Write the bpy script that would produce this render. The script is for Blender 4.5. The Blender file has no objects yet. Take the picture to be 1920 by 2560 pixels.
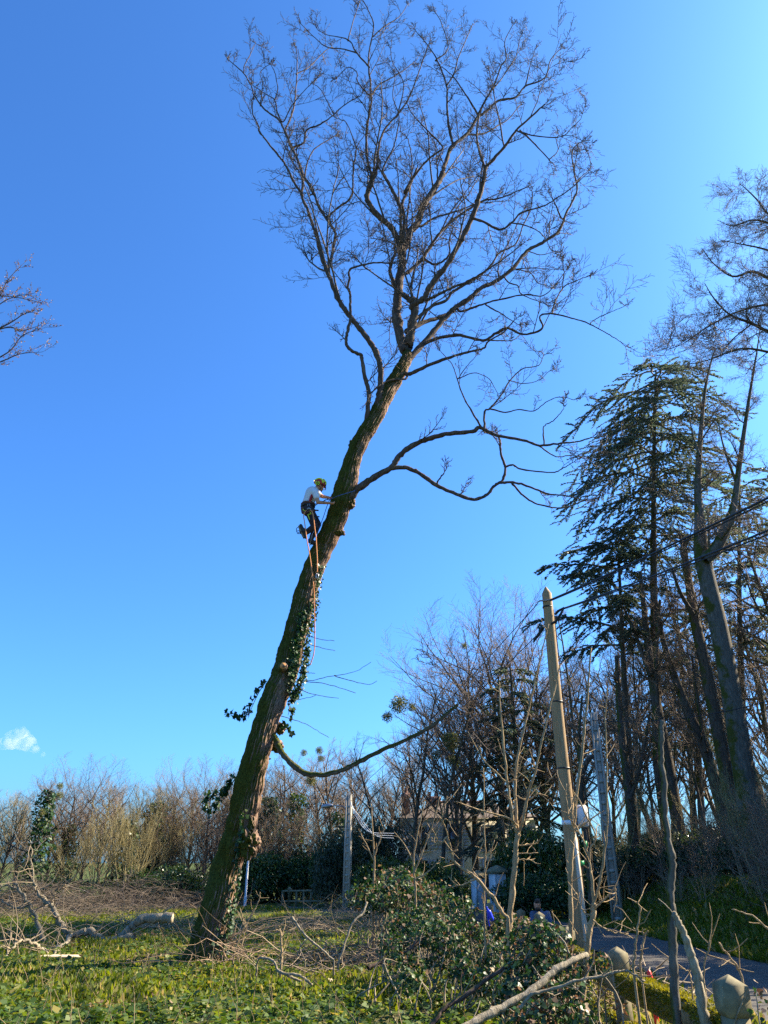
import bpy, bmesh, math, random
import numpy as np
from mathutils import Vector, Matrix, Euler

scene = bpy.context.scene
COL = scene.collection
R = math.radians

# ------------------------------------------------------------------ camera
CAM_Z = 1.65
PITCH = R(25.3)
FPX = 1849.0                       # focal length in photograph pixels (1920 x 2560)
cam_data = bpy.data.cameras.new('camera')
cam_data.sensor_fit = 'VERTICAL'
cam_data.sensor_height = 36.0
cam_data.lens = 36.0 * FPX / 2560.0
cam_data.clip_start = 0.05
cam_data.clip_end = 20000
cam = bpy.data.objects.new('camera', cam_data)
cam.location = (0, 0, CAM_Z)
cam.rotation_euler = (R(90) + PITCH, 0, 0)
COL.objects.link(cam)
scene.camera = cam

# ------------------------------------------------------------------ sky and sun
SUN_AZ = R(70)      # clockwise from the view direction (+Y): the sun stands on the right
SUN_EL = R(37)
world = bpy.data.worlds.new('World')
scene.world = world
world.use_nodes = True
wn = world.node_tree.nodes; wl = world.node_tree.links
wn.clear()
sky = wn.new('ShaderNodeTexSky'); sky.sky_type = 'NISHITA'
sky.sun_disc = False
sky.sun_elevation = SUN_EL
sky.sun_rotation = SUN_AZ
sky.altitude = 0
sky.air_density = 1.0; sky.dust_density = 1.6; sky.ozone_density = 3.5
tint = wn.new('ShaderNodeMix'); tint.data_type = 'RGBA'; tint.blend_type = 'MULTIPLY'
tint.inputs[0].default_value = 1.0
tint.inputs[7].default_value = (0.46, 0.95, 1.52, 1)      # the camera's saturated blue
bg = wn.new('ShaderNodeBackground'); bg.inputs['Strength'].default_value = 0.062
wo = wn.new('ShaderNodeOutputWorld')
wl.new(sky.outputs[0], tint.inputs[6])
wl.new(tint.outputs[2], bg.inputs['Color']); wl.new(bg.outputs[0], wo.inputs['Surface'])

sun_d = bpy.data.lights.new('sun', 'SUN')
sun_d.energy = 5.0
sun_d.angle = R(0.53)
sun_d.color = (1.0, 0.87, 0.66)
sun = bpy.data.objects.new('sun', sun_d)
sdir = Vector((math.sin(SUN_AZ) * math.cos(SUN_EL), math.cos(SUN_AZ) * math.cos(SUN_EL), math.sin(SUN_EL)))
sun.rotation_euler = sdir.to_track_quat('Z', 'Y').to_euler()
sun.location = (40, 0, 40)
COL.objects.link(sun)

vs = scene.view_settings
vs.view_transform = 'Standard'; vs.look = 'None'
vs.exposure = 1.78; vs.gamma = 1.0
vs.use_curve_mapping = False
cy = scene.cycles
cy.max_bounces = 6; cy.diffuse_bounces = 3; cy.glossy_bounces = 2
cy.transmission_bounces = 4; cy.transparent_max_bounces = 8
cy.sample_clamp_indirect = 6
cy.volume_bounces = 1
cy.use_denoising = False
scene.render.use_persistent_data = False

# ------------------------------------------------------------------ helpers: place
CP, SP = math.cos(PITCH), math.sin(PITCH)
def ray(px, py):
    u = (px - 960.0) / FPX; v = -(py - 1280.0) / FPX
    return (u, CP - v * SP, SP + v * CP)
def W(px, py, Y):
    """world point seen at photograph pixel (px,py) and standing Y metres away"""
    d = ray(px, py); t = Y / d[1]
    return (d[0] * t, Y, CAM_Z + d[2] * t)
def MPP(px, py, Y):
    """metres per photograph pixel at that place"""
    return Y / ray(px, py)[1] / FPX

def sstep(a, b, x):
    t = np.clip((x - a) / (b - a), 0, 1); return t * t * (3 - 2 * t)
ROAD = [(6.4, -40), (6.4, 0), (6.45, 14), (6.9, 24), (6.4, 32), (3.0, 40), (-4, 46), (-13, 51), (-30, 55), (-70, 60)]
def road_x(y):
    return np.interp(y, [-40, 0, 14, 24, 32, 38], [6.4, 6.4, 6.45, 6.9, 6.6, 4.6])
def G(x, y):
    """height of the ground"""
    x = np.asarray(x, float); y = np.asarray(y, float)
    z = -0.016 * np.clip(y, -30, 62) - 0.004 * np.clip(y - 62, 0, 200)
    z = z + 1.5 * sstep(8.9, 12.5, x) * sstep(70, 46, y)
    f = sstep(4.6, 3.4, x)
    z = z + f * (0.05 * np.sin(x * 0.9 + 1.3) * np.cos(y * 0.55) + 0.03 * np.sin(x * 2.3 + y * 1.7) + 0.02 * np.sin(x * 5.1 - y * 3.3))
    z = z - 0.10 * np.exp(-((x - road_x(y)) / 2.1) ** 4) * sstep(42, 34, y)
    return z
def Gf(x, y): return float(G(x, y))
def ground_at(px, py):
    """where the ray of a pixel meets the ground"""
    d = ray(px, py); lo, hi = 2.0, 150.0
    for _ in range(50):
        t = (lo + hi) / 2
        if CAM_Z + d[2] * t > Gf(d[0] * t, d[1] * t): lo = t
        else: hi = t
    return (d[0] * lo, d[1] * lo, Gf(d[0] * lo, d[1] * lo))

# ------------------------------------------------------------------ helpers: objects
def put(o, name, parent=None, label=None, cat=None, group=None, kind=None):
    o.name = name
    if o.name not in COL.objects: COL.objects.link(o)
    if parent is not None: o.parent = parent
    if label: o['label'] = label
    if cat: o['category'] = cat
    if group: o['group'] = group
    if kind: o['kind'] = kind
    return o
def thing(name, loc, label, cat, group=None, rz=0.0):
    o = bpy.data.objects.new(name, None)
    o.empty_display_size = 0.2
    o.location = loc; o.rotation_euler = (0, 0, rz)
    COL.objects.link(o)
    o['label'] = label; o['category'] = cat
    if group: o['group'] = group
    return o
def mesh_np(name, V, F, smooth=False):
    """mesh from numpy arrays; F is a list of (k x n) index arrays with n = 3 or 4"""
    me = bpy.data.meshes.new(name)
    V = np.asarray(V, np.float32).reshape(-1, 3)
    F = [np.asarray(f, np.int32) for f in F if len(f)]
    loops = np.concatenate([f.ravel() for f in F]) if F else np.zeros(0, np.int32)
    tot = np.concatenate([np.full(len(f), f.shape[1], np.int32) for f in F]) if F else np.zeros(0, np.int32)
    start = np.concatenate([[0], np.cumsum(tot)[:-1]]).astype(np.int32) if len(tot) else tot
    me.vertices.add(len(V)); me.vertices.foreach_set('co', V.ravel())
    me.loops.add(len(loops)); me.loops.foreach_set('vertex_index', loops)
    me.polygons.add(len(tot)); me.polygons.foreach_set('loop_start', start); me.polygons.foreach_set('loop_total', tot)
    if smooth: me.polygons.foreach_set('use_smooth', np.ones(len(tot), bool))
    me.update(calc_edges=True); me.validate()
    return me
def obj(name, me, mat, parent=None, **k):
    if mat is not None and len(me.materials) == 0:
        for m in (mat if isinstance(mat, (list, tuple)) else [mat]): me.materials.append(m)
    return put(bpy.data.objects.new(name, me), name, parent, **k)
def rel(V, loc):
    return np.asarray(V, float) - np.asarray(loc, float)

class Geo:
    """collects vertices and faces"""
    def __init__(self): self.V = []; self.F = {3: [], 4: []}; self.n = 0
    def add(self, V, F):
        V = np.asarray(V, float).reshape(-1, 3)
        for f in F:
            f = np.asarray(f, int)
            if len(f): self.F[f.shape[1]].append(f + self.n)
        self.V.append(V); self.n += len(V)
    def box(self, c, s, rz=0.0, taper=1.0):
        x, y, z = s[0] / 2, s[1] / 2, s[2] / 2
        P = np.array([(-x, -y, -z), (x, -y, -z), (x, y, -z), (-x, y, -z), (-x * taper, -y * taper, z), (x * taper, -y * taper, z), (x * taper, y * taper, z), (-x * taper, y * taper, z)])
        ca, sa = math.cos(rz), math.sin(rz)
        P = P @ np.array([[ca, sa, 0], [-sa, ca, 0], [0, 0, 1]]) + np.array(c)
        self.add(P, [[(0, 3, 2, 1), (4, 5, 6, 7), (0, 1, 5, 4), (1, 2, 6, 5), (2, 3, 7, 6), (3, 0, 4, 7)]])
    def mesh(self, name, loc=(0, 0, 0), smooth=False):
        V = np.concatenate(self.V) if self.V else np.zeros((0, 3))
        return mesh_np(name, V - np.asarray(loc, float), [np.concatenate(f) for f in self.F.values() if f], smooth)
    def prof(self, c, prof, rz=0.0, n=4, a0=math.pi / 4):
        """stack of n-gon rings: prof = [(half width, z), ...] closed at both ends"""
        rings = []
        k = 1 / math.cos(math.pi / n)
        for (w, z) in prof:
            rings += [(c[0] + w * k * math.cos(rz + a0 + 2 * math.pi * i / n), c[1] + w * k * math.sin(rz + a0 + 2 * math.pi * i / n), c[2] + z) for i in range(n)]
        q = []
        for r in range(len(prof) - 1):
            for i in range(n):
                j = (i + 1) % n
                q.append((r * n + i, r * n + j, (r + 1) * n + j, (r + 1) * n + i))
        rings.append((c[0], c[1], c[2] + prof[0][1])); rings.append((c[0], c[1], c[2] + prof[-1][1]))
        m = len(prof) * n
        t = [(m, (i + 1) % n, i) for i in range(n)] + [(m + 1, m - n + i, m - n + (i + 1) % n) for i in range(n)]
        self.add(rings, [q, t])

def norm(a):
    return a / np.maximum(np.linalg.norm(a, axis=-1, keepdims=True), 1e-9)
class Tubes:
    """many tapered tubes, built in batches"""
    def __init__(self): self.g = {}
    def add(self, pts, rad, sides=3):
        self.g.setdefault((len(pts), sides), []).append((pts, rad))
    def into(self, geo):
        for (n, s), lst in self.g.items():
            P = np.array([a for a, _ in lst], float); Rr = np.array([b for _, b in lst], float)
            T = norm(np.gradient(P, axis=1))
            m = np.abs(norm(P[:, -1] - P[:, 0]))
            ref = np.eye(3)[np.argmin(m, axis=1)][:, None, :]
            N = norm(np.cross(T, ref)); B = np.cross(T, N)
            a = np.arange(s) * 2 * math.pi / s
            V = P[:, :, None, :] + Rr[:, :, None, None] * (np.cos(a)[None, None, :, None] * N[:, :, None, :] + np.sin(a)[None, None, :, None] * B[:, :, None, :])
            idx = np.arange(len(lst) * n * s).reshape(len(lst), n, s)
            nx = np.roll(idx, -1, axis=2)
            q = np.stack([idx[:, :-1], nx[:, :-1], nx[:, 1:], idx[:, 1:]], axis=-1).reshape(-1, 4)
            geo.add(V.reshape(-1, 3), [q])
    def mesh(self, name, loc=(0, 0, 0), smooth=True):
        g = Geo(); self.into(g); return g.mesh(name, loc, smooth)

def crom(P, n_per=6, cols=3):
    """Catmull-Rom through the rows of P (any number of columns)"""
    P = np.asarray(P, float)
    if len(P) < 3:
        t = np.linspace(0, 1, n_per + 1)[:, None]; return P[0] * (1 - t) + P[-1] * t
    Q = np.vstack([2 * P[0] - P[1], P, 2 * P[-1] - P[-2]])
    out = []
    for i in range(1, len(Q) - 2):
        p0, p1, p2, p3 = Q[i - 1], Q[i], Q[i + 1], Q[i + 2]
        for k in range(n_per):
            t = k / n_per
            out.append(0.5 * (2 * p1 + (p2 - p0) * t + (2 * p0 - 5 * p1 + 4 * p2 - p3) * t * t + (3 * p1 - p0 - 3 * p2 + p3) * t ** 3))
    out.append(Q[-2]); return np.array(out)

# ------------------------------------------------------------------ helpers: materials
MATS = {}
def nodes(name):
    m = bpy.data.materials.new(name); m.use_nodes = True
    nt = m.node_tree; b = nt.nodes['Principled BSDF']
    MATS[name] = m
    return m, nt, b
def ramp(nt, stops, fac):
    r = nt.nodes.new('ShaderNodeValToRGB')
    e = r.color_ramp.elements
    while len(e) < len(stops): e.new(0.5)
    for i, (p, c) in enumerate(stops):
        e[i].position = p; e[i].color = (*c, 1)
    nt.links.new(fac, r.inputs[0]); return r.outputs[0]
def noise(nt, scale, detail=5, rough=0.6, vec=None, dist=0.0):
    n = nt.nodes.new('ShaderNodeTexNoise')
    n.inputs['Scale'].default_value = scale; n.inputs['Detail'].default_value = detail
    n.inputs['Roughness'].default_value = rough; n.inputs['Distortion'].default_value = dist
    if vec is not None: nt.links.new(vec, n.inputs['Vector'])
    return n.outputs['Fac']
def coords(nt, scale=(1, 1, 1), rot=(0, 0, 0)):
    c = nt.nodes.new('ShaderNodeTexCoord'); mp = nt.nodes.new('ShaderNodeMapping')
    mp.inputs['Scale'].default_value = scale; mp.inputs['Rotation'].default_value = rot
    nt.links.new(c.outputs['Object'], mp.inputs['Vector']); return mp.outputs[0]
def bump(nt, b, h, strength=0.4, dist=0.02):
    n = nt.nodes.new('ShaderNodeBump'); n.inputs['Strength'].default_value = strength
    n.inputs['Distance'].default_value = dist
    nt.links.new(h, n.inputs['Height']); nt.links.new(n.outputs[0], b.inputs['Normal'])
def mixc(nt, fac, a, b2):
    m = nt.nodes.new('ShaderNodeMix'); m.data_type = 'RGBA'
    for s, v in ((m.inputs[0], fac), (m.inputs[6], a), (m.inputs[7], b2)):
        if hasattr(v, 'is_linked') or hasattr(v, 'node'): nt.links.new(v, s)
        elif isinstance(v, tuple): s.default_value = (*v, 1)
        else: s.default_value = v
    return m.outputs[2]
def math_n(nt, op, a, b2=None, c=None):
    m = nt.nodes.new('ShaderNodeMath'); m.operation = op; m.use_clamp = False
    for i, v in enumerate((a, b2, c)):
        if v is None: continue
        if hasattr(v, 'node'): nt.links.new(v, m.inputs[i])
        else: m.inputs[i].default_value = v
    return m.outputs[0]
def simple(name, stops, scale=8.0, rough=0.8, bs=0.3, bd=0.01, vscale=(1, 1, 1), detail=6, metal=0.0, spec=0.3):
    m, nt, b = nodes(name)
    v = coords(nt, vscale)
    n = noise(nt, scale, detail, 0.65, v)
    c = ramp(nt, stops, n)
    nt.links.new(c, b.inputs['Base Color'])
    b.inputs['Roughness'].default_value = rough; b.inputs['Metallic'].default_value = metal
    b.inputs['Specular IOR Level'].default_value = spec
    if bs: bump(nt, b, noise(nt, scale * 3, 6, 0.7, v), bs, bd)
    return m
def leaf_mat(name, stops, rough=0.45, trans=0.35, tcol=None, spec=0.5):
    """each separate leaf takes its own shade"""
    m, nt, b = nodes(name)
    g = nt.nodes.new('ShaderNodeNewGeometry')
    c = ramp(nt, stops, g.outputs['Random Per Island'])
    nt.links.new(c, b.inputs['Base Color'])
    b.inputs['Roughness'].default_value = rough; b.inputs['Specular IOR Level'].default_value = spec
    if trans > 0:
        t = nt.nodes.new('ShaderNodeBsdfTranslucent')
        hsn = nt.nodes.new('ShaderNodeHueSaturation'); hsn.inputs['Hue'].default_value = 0.485; hsn.inputs['Saturation'].default_value = 1.15; hsn.inputs['Value'].default_value = 1.5
        nt.links.new(c, hsn.inputs['Color']); nt.links.new(hsn.outputs[0], t.inputs['Color'])
        mx = nt.nodes.new('ShaderNodeMixShader'); mx.inputs[0].default_value = trans
        nt.links.new(b.outputs[0], mx.inputs[1]); nt.links.new(t.outputs[0], mx.inputs[2])
        nt.links.new(mx.outputs[0], nt.nodes['Material Output'].inputs['Surface'])
    return m
def plain(name, col, rough=0.5, metal=0.0, var=0.15, scale=30.0, spec=0.4):
    c0 = tuple(max(0, x * (1 - var)) for x in col); c1 = tuple(min(1, x * (1 + var)) for x in col)
    return simple(name, [(0.3, c0), (0.7, c1)], scale, rough, 0.15, 0.002, metal=metal, spec=spec)

# ------------------------------------------------------------------ helpers: leaves
LEAF = {  # outline in the leaf's own plane: x across, y along; first vertex is the stalk end
    'ivy': (np.array([(0, 0, 0), (0.42, 0.05, .05), (0.52, 0.42, .10), (0.2, 0.6, .04), (0, 1.0, -.04), (-0.2, 0.6, .04), (-0.52, 0.42, .10), (-0.42, 0.05, .05)]),
            [(0, 1, 2, 3), (0, 3, 4, 5), (0, 5, 6, 7)]),
    'lance': (np.array([(0, 0, 0), (0.22, 0.45, .05), (0, 1, -.05), (-0.22, 0.45, .05)]), [(0, 1, 2, 3)]),
    'oval': (np.array([(0, 0, 0), (0.36, 0.35, .09), (0, 1, -.08), (-0.36, 0.35, .09)]), [(0, 1, 2, 3)]),
    'needle': (np.array([(0.13, 0, 0), (0.10, 0.8, 0), (0, 1, 0), (-0.10, 0.8, 0), (-0.13, 0, 0)])[[0, 1, 3, 4]], [(0, 1, 2, 3)]),
}
def leaves(geo, P, D, U, size, shape):
    """leaf at every P, pointing along D, its face towards U"""
    pts, quads = LEAF[shape]
    D = norm(np.asarray(D, float)); X = norm(np.cross(D, U)); Z = np.cross(X, D)
    size = np.broadcast_to(size, (len(P),))[:, None, None]
    V = P[:, None, :] + size * (pts[None, :, 0:1] * X[:, None, :] + pts[None, :, 1:2] * D[:, None, :] + pts[None, :, 2:3] * Z[:, None, :])
    k = len(pts)
    q = (np.arange(len(P)) * k)[:, None, None] + np.array(quads)[None]
    geo.add(V.reshape(-1, 3), [q.reshape(-1, 4)])
def rand_dirs(rng, n, zmin=-1.0):
    z = rng.uniform(zmin, 1, n); a = rng.uniform(0, 2 * math.pi, n); r = np.sqrt(1 - z * z)
    return np.stack([r * np.cos(a), r * np.sin(a), z], 1)

# ------------------------------------------------------------------ materials
def bark_mat(name, dark, mid, light, moss=0.0, scale=1.0, mossdir=(-1, 0, 0), lichen=None):
    m, nt, b = nodes(name)
    v = coords(nt, (7 * scale, 7 * scale, 1.6 * scale))
    n = noise(nt, 2.2, 8, 0.68, v, 0.6)
    c = ramp(nt, [(0.28, dark), (0.5, mid), (0.72, light)], n)
    if lichen:
        n3 = noise(nt, 3.0, 4, 0.6, coords(nt))
        c = mixc(nt, ramp(nt, [(0.55, (0, 0, 0)), (0.68, (1, 1, 1))], n3), c, lichen)
    if moss > 0:
        g = nt.nodes.new('ShaderNodeNewGeometry')
        dp = nt.nodes.new('ShaderNodeVectorMath'); dp.operation = 'DOT_PRODUCT'
        nt.links.new(g.outputs['Normal'], dp.inputs[0]); dp.inputs[1].default_value = mossdir
        n2 = noise(nt, 1.6, 6, 0.65, coords(nt))
        s = math_n(nt, 'ADD', math_n(nt, 'MULTIPLY', dp.outputs['Value'], 0.5), math_n(nt, 'MULTIPLY', n2, 1.6))
        mr = nt.nodes.new('ShaderNodeMapRange'); mr.inputs['From Min'].default_value = 1.26 - moss * .45; mr.inputs['From Max'].default_value = 1.42 - moss * .45
        nt.links.new(s, mr.inputs['Value']); f = mr.outputs['Result']
        mc = ramp(nt, [(0.35, (0.026, 0.032, 0.006)), (0.75, (0.125, 0.122, 0.018))], noise(nt, 30, 4, 0.7, coords(nt)))
        c = mixc(nt, f, c, mc)
    nt.links.new(c, b.inputs['Base Color'])
    b.inputs['Roughness'].default_value = 0.9; b.inputs['Specular IOR Level'].default_value = 0.15
    bump(nt, b, n, 0.7, 0.03)
    return m
M_trunk = bark_mat('oak_bark', (0.050, 0.031, 0.022), (0.205, 0.130, 0.090), (0.46, 0.31, 0.215), moss=1.18, mossdir=(-0.88, -0.47, 0))
M_limb = bark_mat('limb_bark', (0.035, 0.025, 0.021), (0.10, 0.070, 0.054), (0.20, 0.145, 0.11), moss=0.35, mossdir=(-0.3, -0.2, 0.9))
M_lowlimb = bark_mat('mossy_limb_bark', (0.04, 0.03, 0.022), (0.12, 0.09, 0.065), (0.22, 0.17, 0.12), moss=0.75, mossdir=(-0.2, -0.3, 0.9))
M_twig = simple('twig_bark', [(0.3, (0.055, 0.042, 0.036)), (0.7, (0.135, 0.105, 0.088))], 3.0, 0.8, 0)
M_wood_grey = bark_mat('grey_bark', (0.05, 0.043, 0.034), (0.12, 0.106, 0.083), (0.19, 0.168, 0.132), moss=0.30, mossdir=(-0.9, -0.2, 0.2))
M_wood_brown = bark_mat('brown_bark', (0.03, 0.024, 0.018), (0.085, 0.066, 0.048), (0.16, 0.125, 0.09), moss=0.35, mossdir=(-0.9, 0, 0.2))
M_btwig_tan = simple('tan_twigs', [(0.25, (0.165, 0.127, 0.080)), (0.75, (0.40, 0.30, 0.19))], 0.35, 0.8, 0)
M_btwig_olive = simple('olive_twigs', [(0.25, (0.17, 0.14, 0.06)), (0.75, (0.40, 0.325, 0.145))], 0.35, 0.8, 0)
M_btwig_dark = simple('dark_twigs', [(0.25, (0.11, 0.080, 0.058)), (0.75, (0.28, 0.205, 0.145))], 0.35, 0.8, 0)
M_btwig_red = simple('russet_twigs', [(0.25, (0.17, 0.115, 0.072)), (0.75, (0.38, 0.26, 0.16))], 0.35, 0.8, 0)
M_brush = simple('brushwood_bark', [(0.25, (0.065, 0.050, 0.038)), (0.75, (0.19, 0.145, 0.105))], 1.2, 0.85, 0)
M_sap = bark_mat('sapling_bark', (0.17, 0.115, 0.06), (0.34, 0.24, 0.13), (0.50, 0.37, 0.21), scale=2.0)
M_dead = bark_mat('dead_branch_bark', (0.10, 0.08, 0.055), (0.26, 0.215, 0.145), (0.43, 0.365, 0.26), moss=0.16, scale=1.6, mossdir=(-.3, 0, .6))
M_ivy = leaf_mat('ivy_leaf', [(0.0, (0.010, 0.030, 0.010)), (0.5, (0.022, 0.060, 0.018)), (0.85, (0.045, 0.10, 0.022)), (1.0, (0.13, 0.14, 0.04))], 0.46, 0.2, spec=0.32)
M_shrub = leaf_mat('shrub_leaf', [(0.0, (0.018, 0.042, 0.010)), (0.6, (0.045, 0.088, 0.020)), (1.0, (0.11, 0.15, 0.035))], 0.35, 0.25)
M_needle = leaf_mat('conifer_needles', [(0.0, (0.045, 0.070, 0.052)), (0.6, (0.090, 0.125, 0.085)), (1.0, (0.18, 0.19, 0.11))], 0.5, 0.4)
M_needle_dk = leaf_mat('dark_conifer_needles', [(0.0, (0.012, 0.025, 0.012)), (0.6, (0.028, 0.050, 0.022)), (1.0, (0.065, 0.080, 0.030))], 0.5, 0.15)
M_grass = leaf_mat('grass_blade', [(0.0, (0.065, 0.095, 0.012)), (0.5, (0.12, 0.155, 0.020)), (0.85, (0.19, 0.20, 0.040)), (1.0, (0.34, 0.27, 0.12))], 0.6, 0.42, spec=.2)
M_weed = leaf_mat('weed_leaf', [(0.0, (0.026, 0.062, 0.014)), (0.5, (0.065, 0.110, 0.020)), (0.85, (0.125, 0.165, 0.030)), (1.0, (0.26, 0.22, 0.06))], 0.55, 0.38, spec=.25)
M_dry = leaf_mat('dry_leaf', [(0.0, (0.09, 0.05, 0.026)), (0.6, (0.21, 0.12, 0.06)), (1.0, (0.36, 0.25, 0.14))], 0.7, 0.2)
M_mistle = leaf_mat('mistletoe_leaf', [(0.0, (0.06, 0.08, 0.02)), (1.0, (0.17, 0.18, 0.05))], 0.5, 0.3)
M_moss = leaf_mat('moss_tuft', [(0.0, (0.085, 0.095, 0.010)), (0.5, (0.17, 0.165, 0.014)), (1.0, (0.30, 0.26, 0.025))], 0.8, 0.35)
M_concrete = simple('weathered_concrete', [(0.25, (0.10, 0.082, 0.045)), (0.5, (0.20, 0.168, 0.095)), (0.75, (0.29, 0.25, 0.155))], 9, 0.9, 0.35, 0.004)
M_pole_conc = simple('pole_concrete', [(0.25, (0.26, 0.235, 0.19)), (0.75, (0.44, 0.40, 0.33))], 6, 0.85, 0.3, 0.006, (1, 1, 0.3))
M_pole_wood = simple('pole_wood', [(0.2, (0.16, 0.095, 0.045)), (0.5, (0.36, 0.235, 0.115)), (0.8, (0.48, 0.33, 0.17))], 3.5, 0.8, 0.5, 0.008, (9, 9, 0.5), 8)
M_steel = plain('dull_steel', (0.32, 0.32, 0.33), 0.4, 0.8)
M_cream = plain('cream_plastic', (0.50, 0.45, 0.34), 0.5, var=0.08)
M_black = plain('black_rubber', (0.016, 0.016, 0.018), 0.5)
M_white = plain('white_plastic', (0.72, 0.72, 0.70), 0.4, var=0.06)
M_green_pl = plain('green_plastic', (0.01, 0.36, 0.10), 0.4)
M_red_pl = plain('red_plastic', (0.65, 0.03, 0.025), 0.4)
M_blue_pl = plain('blue_plastic', (0.02, 0.05, 0.62), 0.35)
M_cutwood = simple('fresh_cut_wood', [(0.35, (0.45, 0.17, 0.05)), (0.65, (0.68, 0.33, 0.12))], 9, 0.75, 0.3, 0.004)
M_oldcut = simple('old_cut_wood', [(0.3, (0.42, 0.32, 0.20)), (0.7, (0.62, 0.50, 0.33))], 9, 0.8, 0.4, 0.006, (1, 6, 6))
# ================================================================== ground, road
def make_ground():
    xs = np.concatenate([np.array([-900, -500, -300, -180, -110, -70, -50, -38, -30]), np.arange(-25, 16.01, 0.35), np.array([17.5, 20, 24, 30, 40, 60, 100, 180, 300, 500, 900])])
    ys = np.concatenate([np.array([-200, -80, -40, -20, -10]), np.arange(-5, 60.01, 0.4), np.array([63, 68, 75, 85, 100, 130, 180, 260, 400, 700, 1200, 2000])])
    X, Y = np.meshgrid(xs, ys); Z = G(X, Y)
    V = np.stack([X, Y, Z], -1).reshape(-1, 3)
    i = np.arange(len(xs) * len(ys)).reshape(len(ys), len(xs))
    q = np.stack([i[:-1, :-1], i[:-1, 1:], i[1:, 1:], i[1:, :-1]], -1).reshape(-1, 4)
    m, nt, b = nodes('meadow_soil')
    v = coords(nt)
    n1 = noise(nt, 0.7, 6, 0.6, v); n2 = noise(nt, 6, 8, 0.7, v)
    grass = ramp(nt, [(0.3, (0.030, 0.048, 0.010)), (0.7, (0.085, 0.115, 0.022))], n2)
    soil = ramp(nt, [(0.3, (0.055, 0.038, 0.022)), (0.7, (0.15, 0.105, 0.06))], n2)
    c = mixc(nt, ramp(nt, [(0.52, (0, 0, 0)), (0.66, (1, 1, 1))], n1), grass, soil)
    nt.links.new(c, b.inputs['Base Color']); b.inputs['Roughness'].default_value = 0.95
    b.inputs['Specular IOR Level'].default_value = 0.1
    bump(nt, b, n2, 0.8, 0.05)
    obj('ground', mesh_np('ground', V, [q], True), m, kind='structure', label='grassy meadow and verge ground with bare soil patches')
make_ground()

def strip(path, half, dz, name, mat, **k):
    C = crom([(a, b, 0) for a, b in path], 14)
    T = norm(np.gradient(C, axis=0)); N = np.stack([T[:, 1], -T[:, 0], 0 * T[:, 0]], 1)
    w = 6
    rows = []
    for j in range(w + 1):
        o = (j / w * 2 - 1)
        wob = 0.10 * np.sin(np.arange(len(C)) * 1.7 + j) * (abs(o) > 0.99)
        P = C + N * (o * half + wob)[:, None] if not np.isscalar(wob) else C + N * o * half
        P[:, 2] = G(P[:, 0], P[:, 1]) + dz - 0.02 * abs(o) ** 3
        rows.append(P)
    V = np.stack(rows, 1).reshape(-1, 3)
    i = np.arange(len(C) * (w + 1)).reshape(len(C), w + 1)
    q = np.stack([i[:-1, :-1], i[:-1, 1:], i[1:, 1:], i[1:, :-1]], -1).reshape(-1, 4)
    return obj(name, mesh_np(name, V, [q], True), mat, **k)
M_asphalt = simple('old_asphalt', [(0.25, (0.055, 0.050, 0.043)), (0.6, (0.105, 0.095, 0.080)), (0.8, (0.16, 0.145, 0.12))], 3.0, 0.85, 0.4, 0.006, detail=10)
strip(ROAD, 1.55, 0.055, 'road', M_asphalt, kind='structure', label='narrow grey asphalt lane beside the concrete fence')

# ================================================================== small cloud low in the sky
def make_cloud():
    rng = np.random.default_rng(4)
    Yc = 2600.0
    c = np.array(W(45, 1852, Yc)); k = MPP(45, 1852, Yc)
    bm = bmesh.new()
    lobes = [(-38, 6, 16), (-15, -2, 24), (8, -4, 26), (2, -22, 16), (28, 8, 20), (48, 20, 12), (66, 32, 7), (-55, 12, 9)]
    for (dx, dy, r) in lobes:
        bmesh.ops.create_icosphere(bm, subdivisions=3, radius=r * k, matrix=Matrix.Translation((dx * k, rng.uniform(-8, 8) * k, -dy * k)))
    me = bpy.data.meshes.new('cloud'); bm.to_mesh(me); bm.free()
    m = bpy.data.materials.new('cloud_vapour'); m.use_nodes = True
    nt = m.node_tree; nt.nodes.clear()
    out = nt.nodes.new('ShaderNodeOutputMaterial'); pv = nt.nodes.new('ShaderNodeVolumePrincipled')
    pv.inputs['Color'].default_value = (0.97, 0.98, 1, 1); pv.inputs['Anisotropy'].default_value = 0.2
    n = noise(nt, 1 / (24 * k), 2, 0.45, coords(nt))
    d = ramp(nt, [(0.38, (0, 0, 0)), (0.75, (1, 1, 1))], n)
    nt.links.new(math_n(nt, 'MULTIPLY', d, 0.34 / (14 * k)), pv.inputs['Density'])
    nt.links.new(pv.outputs[0], out.inputs['Volume'])
    m.cycles.volume_step_rate = 1.0
    o = obj('cloud', me, m, label='small wispy white cloud low in the blue sky above the woodland', cat='cloud')
    o.location = c
make_cloud()

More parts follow.
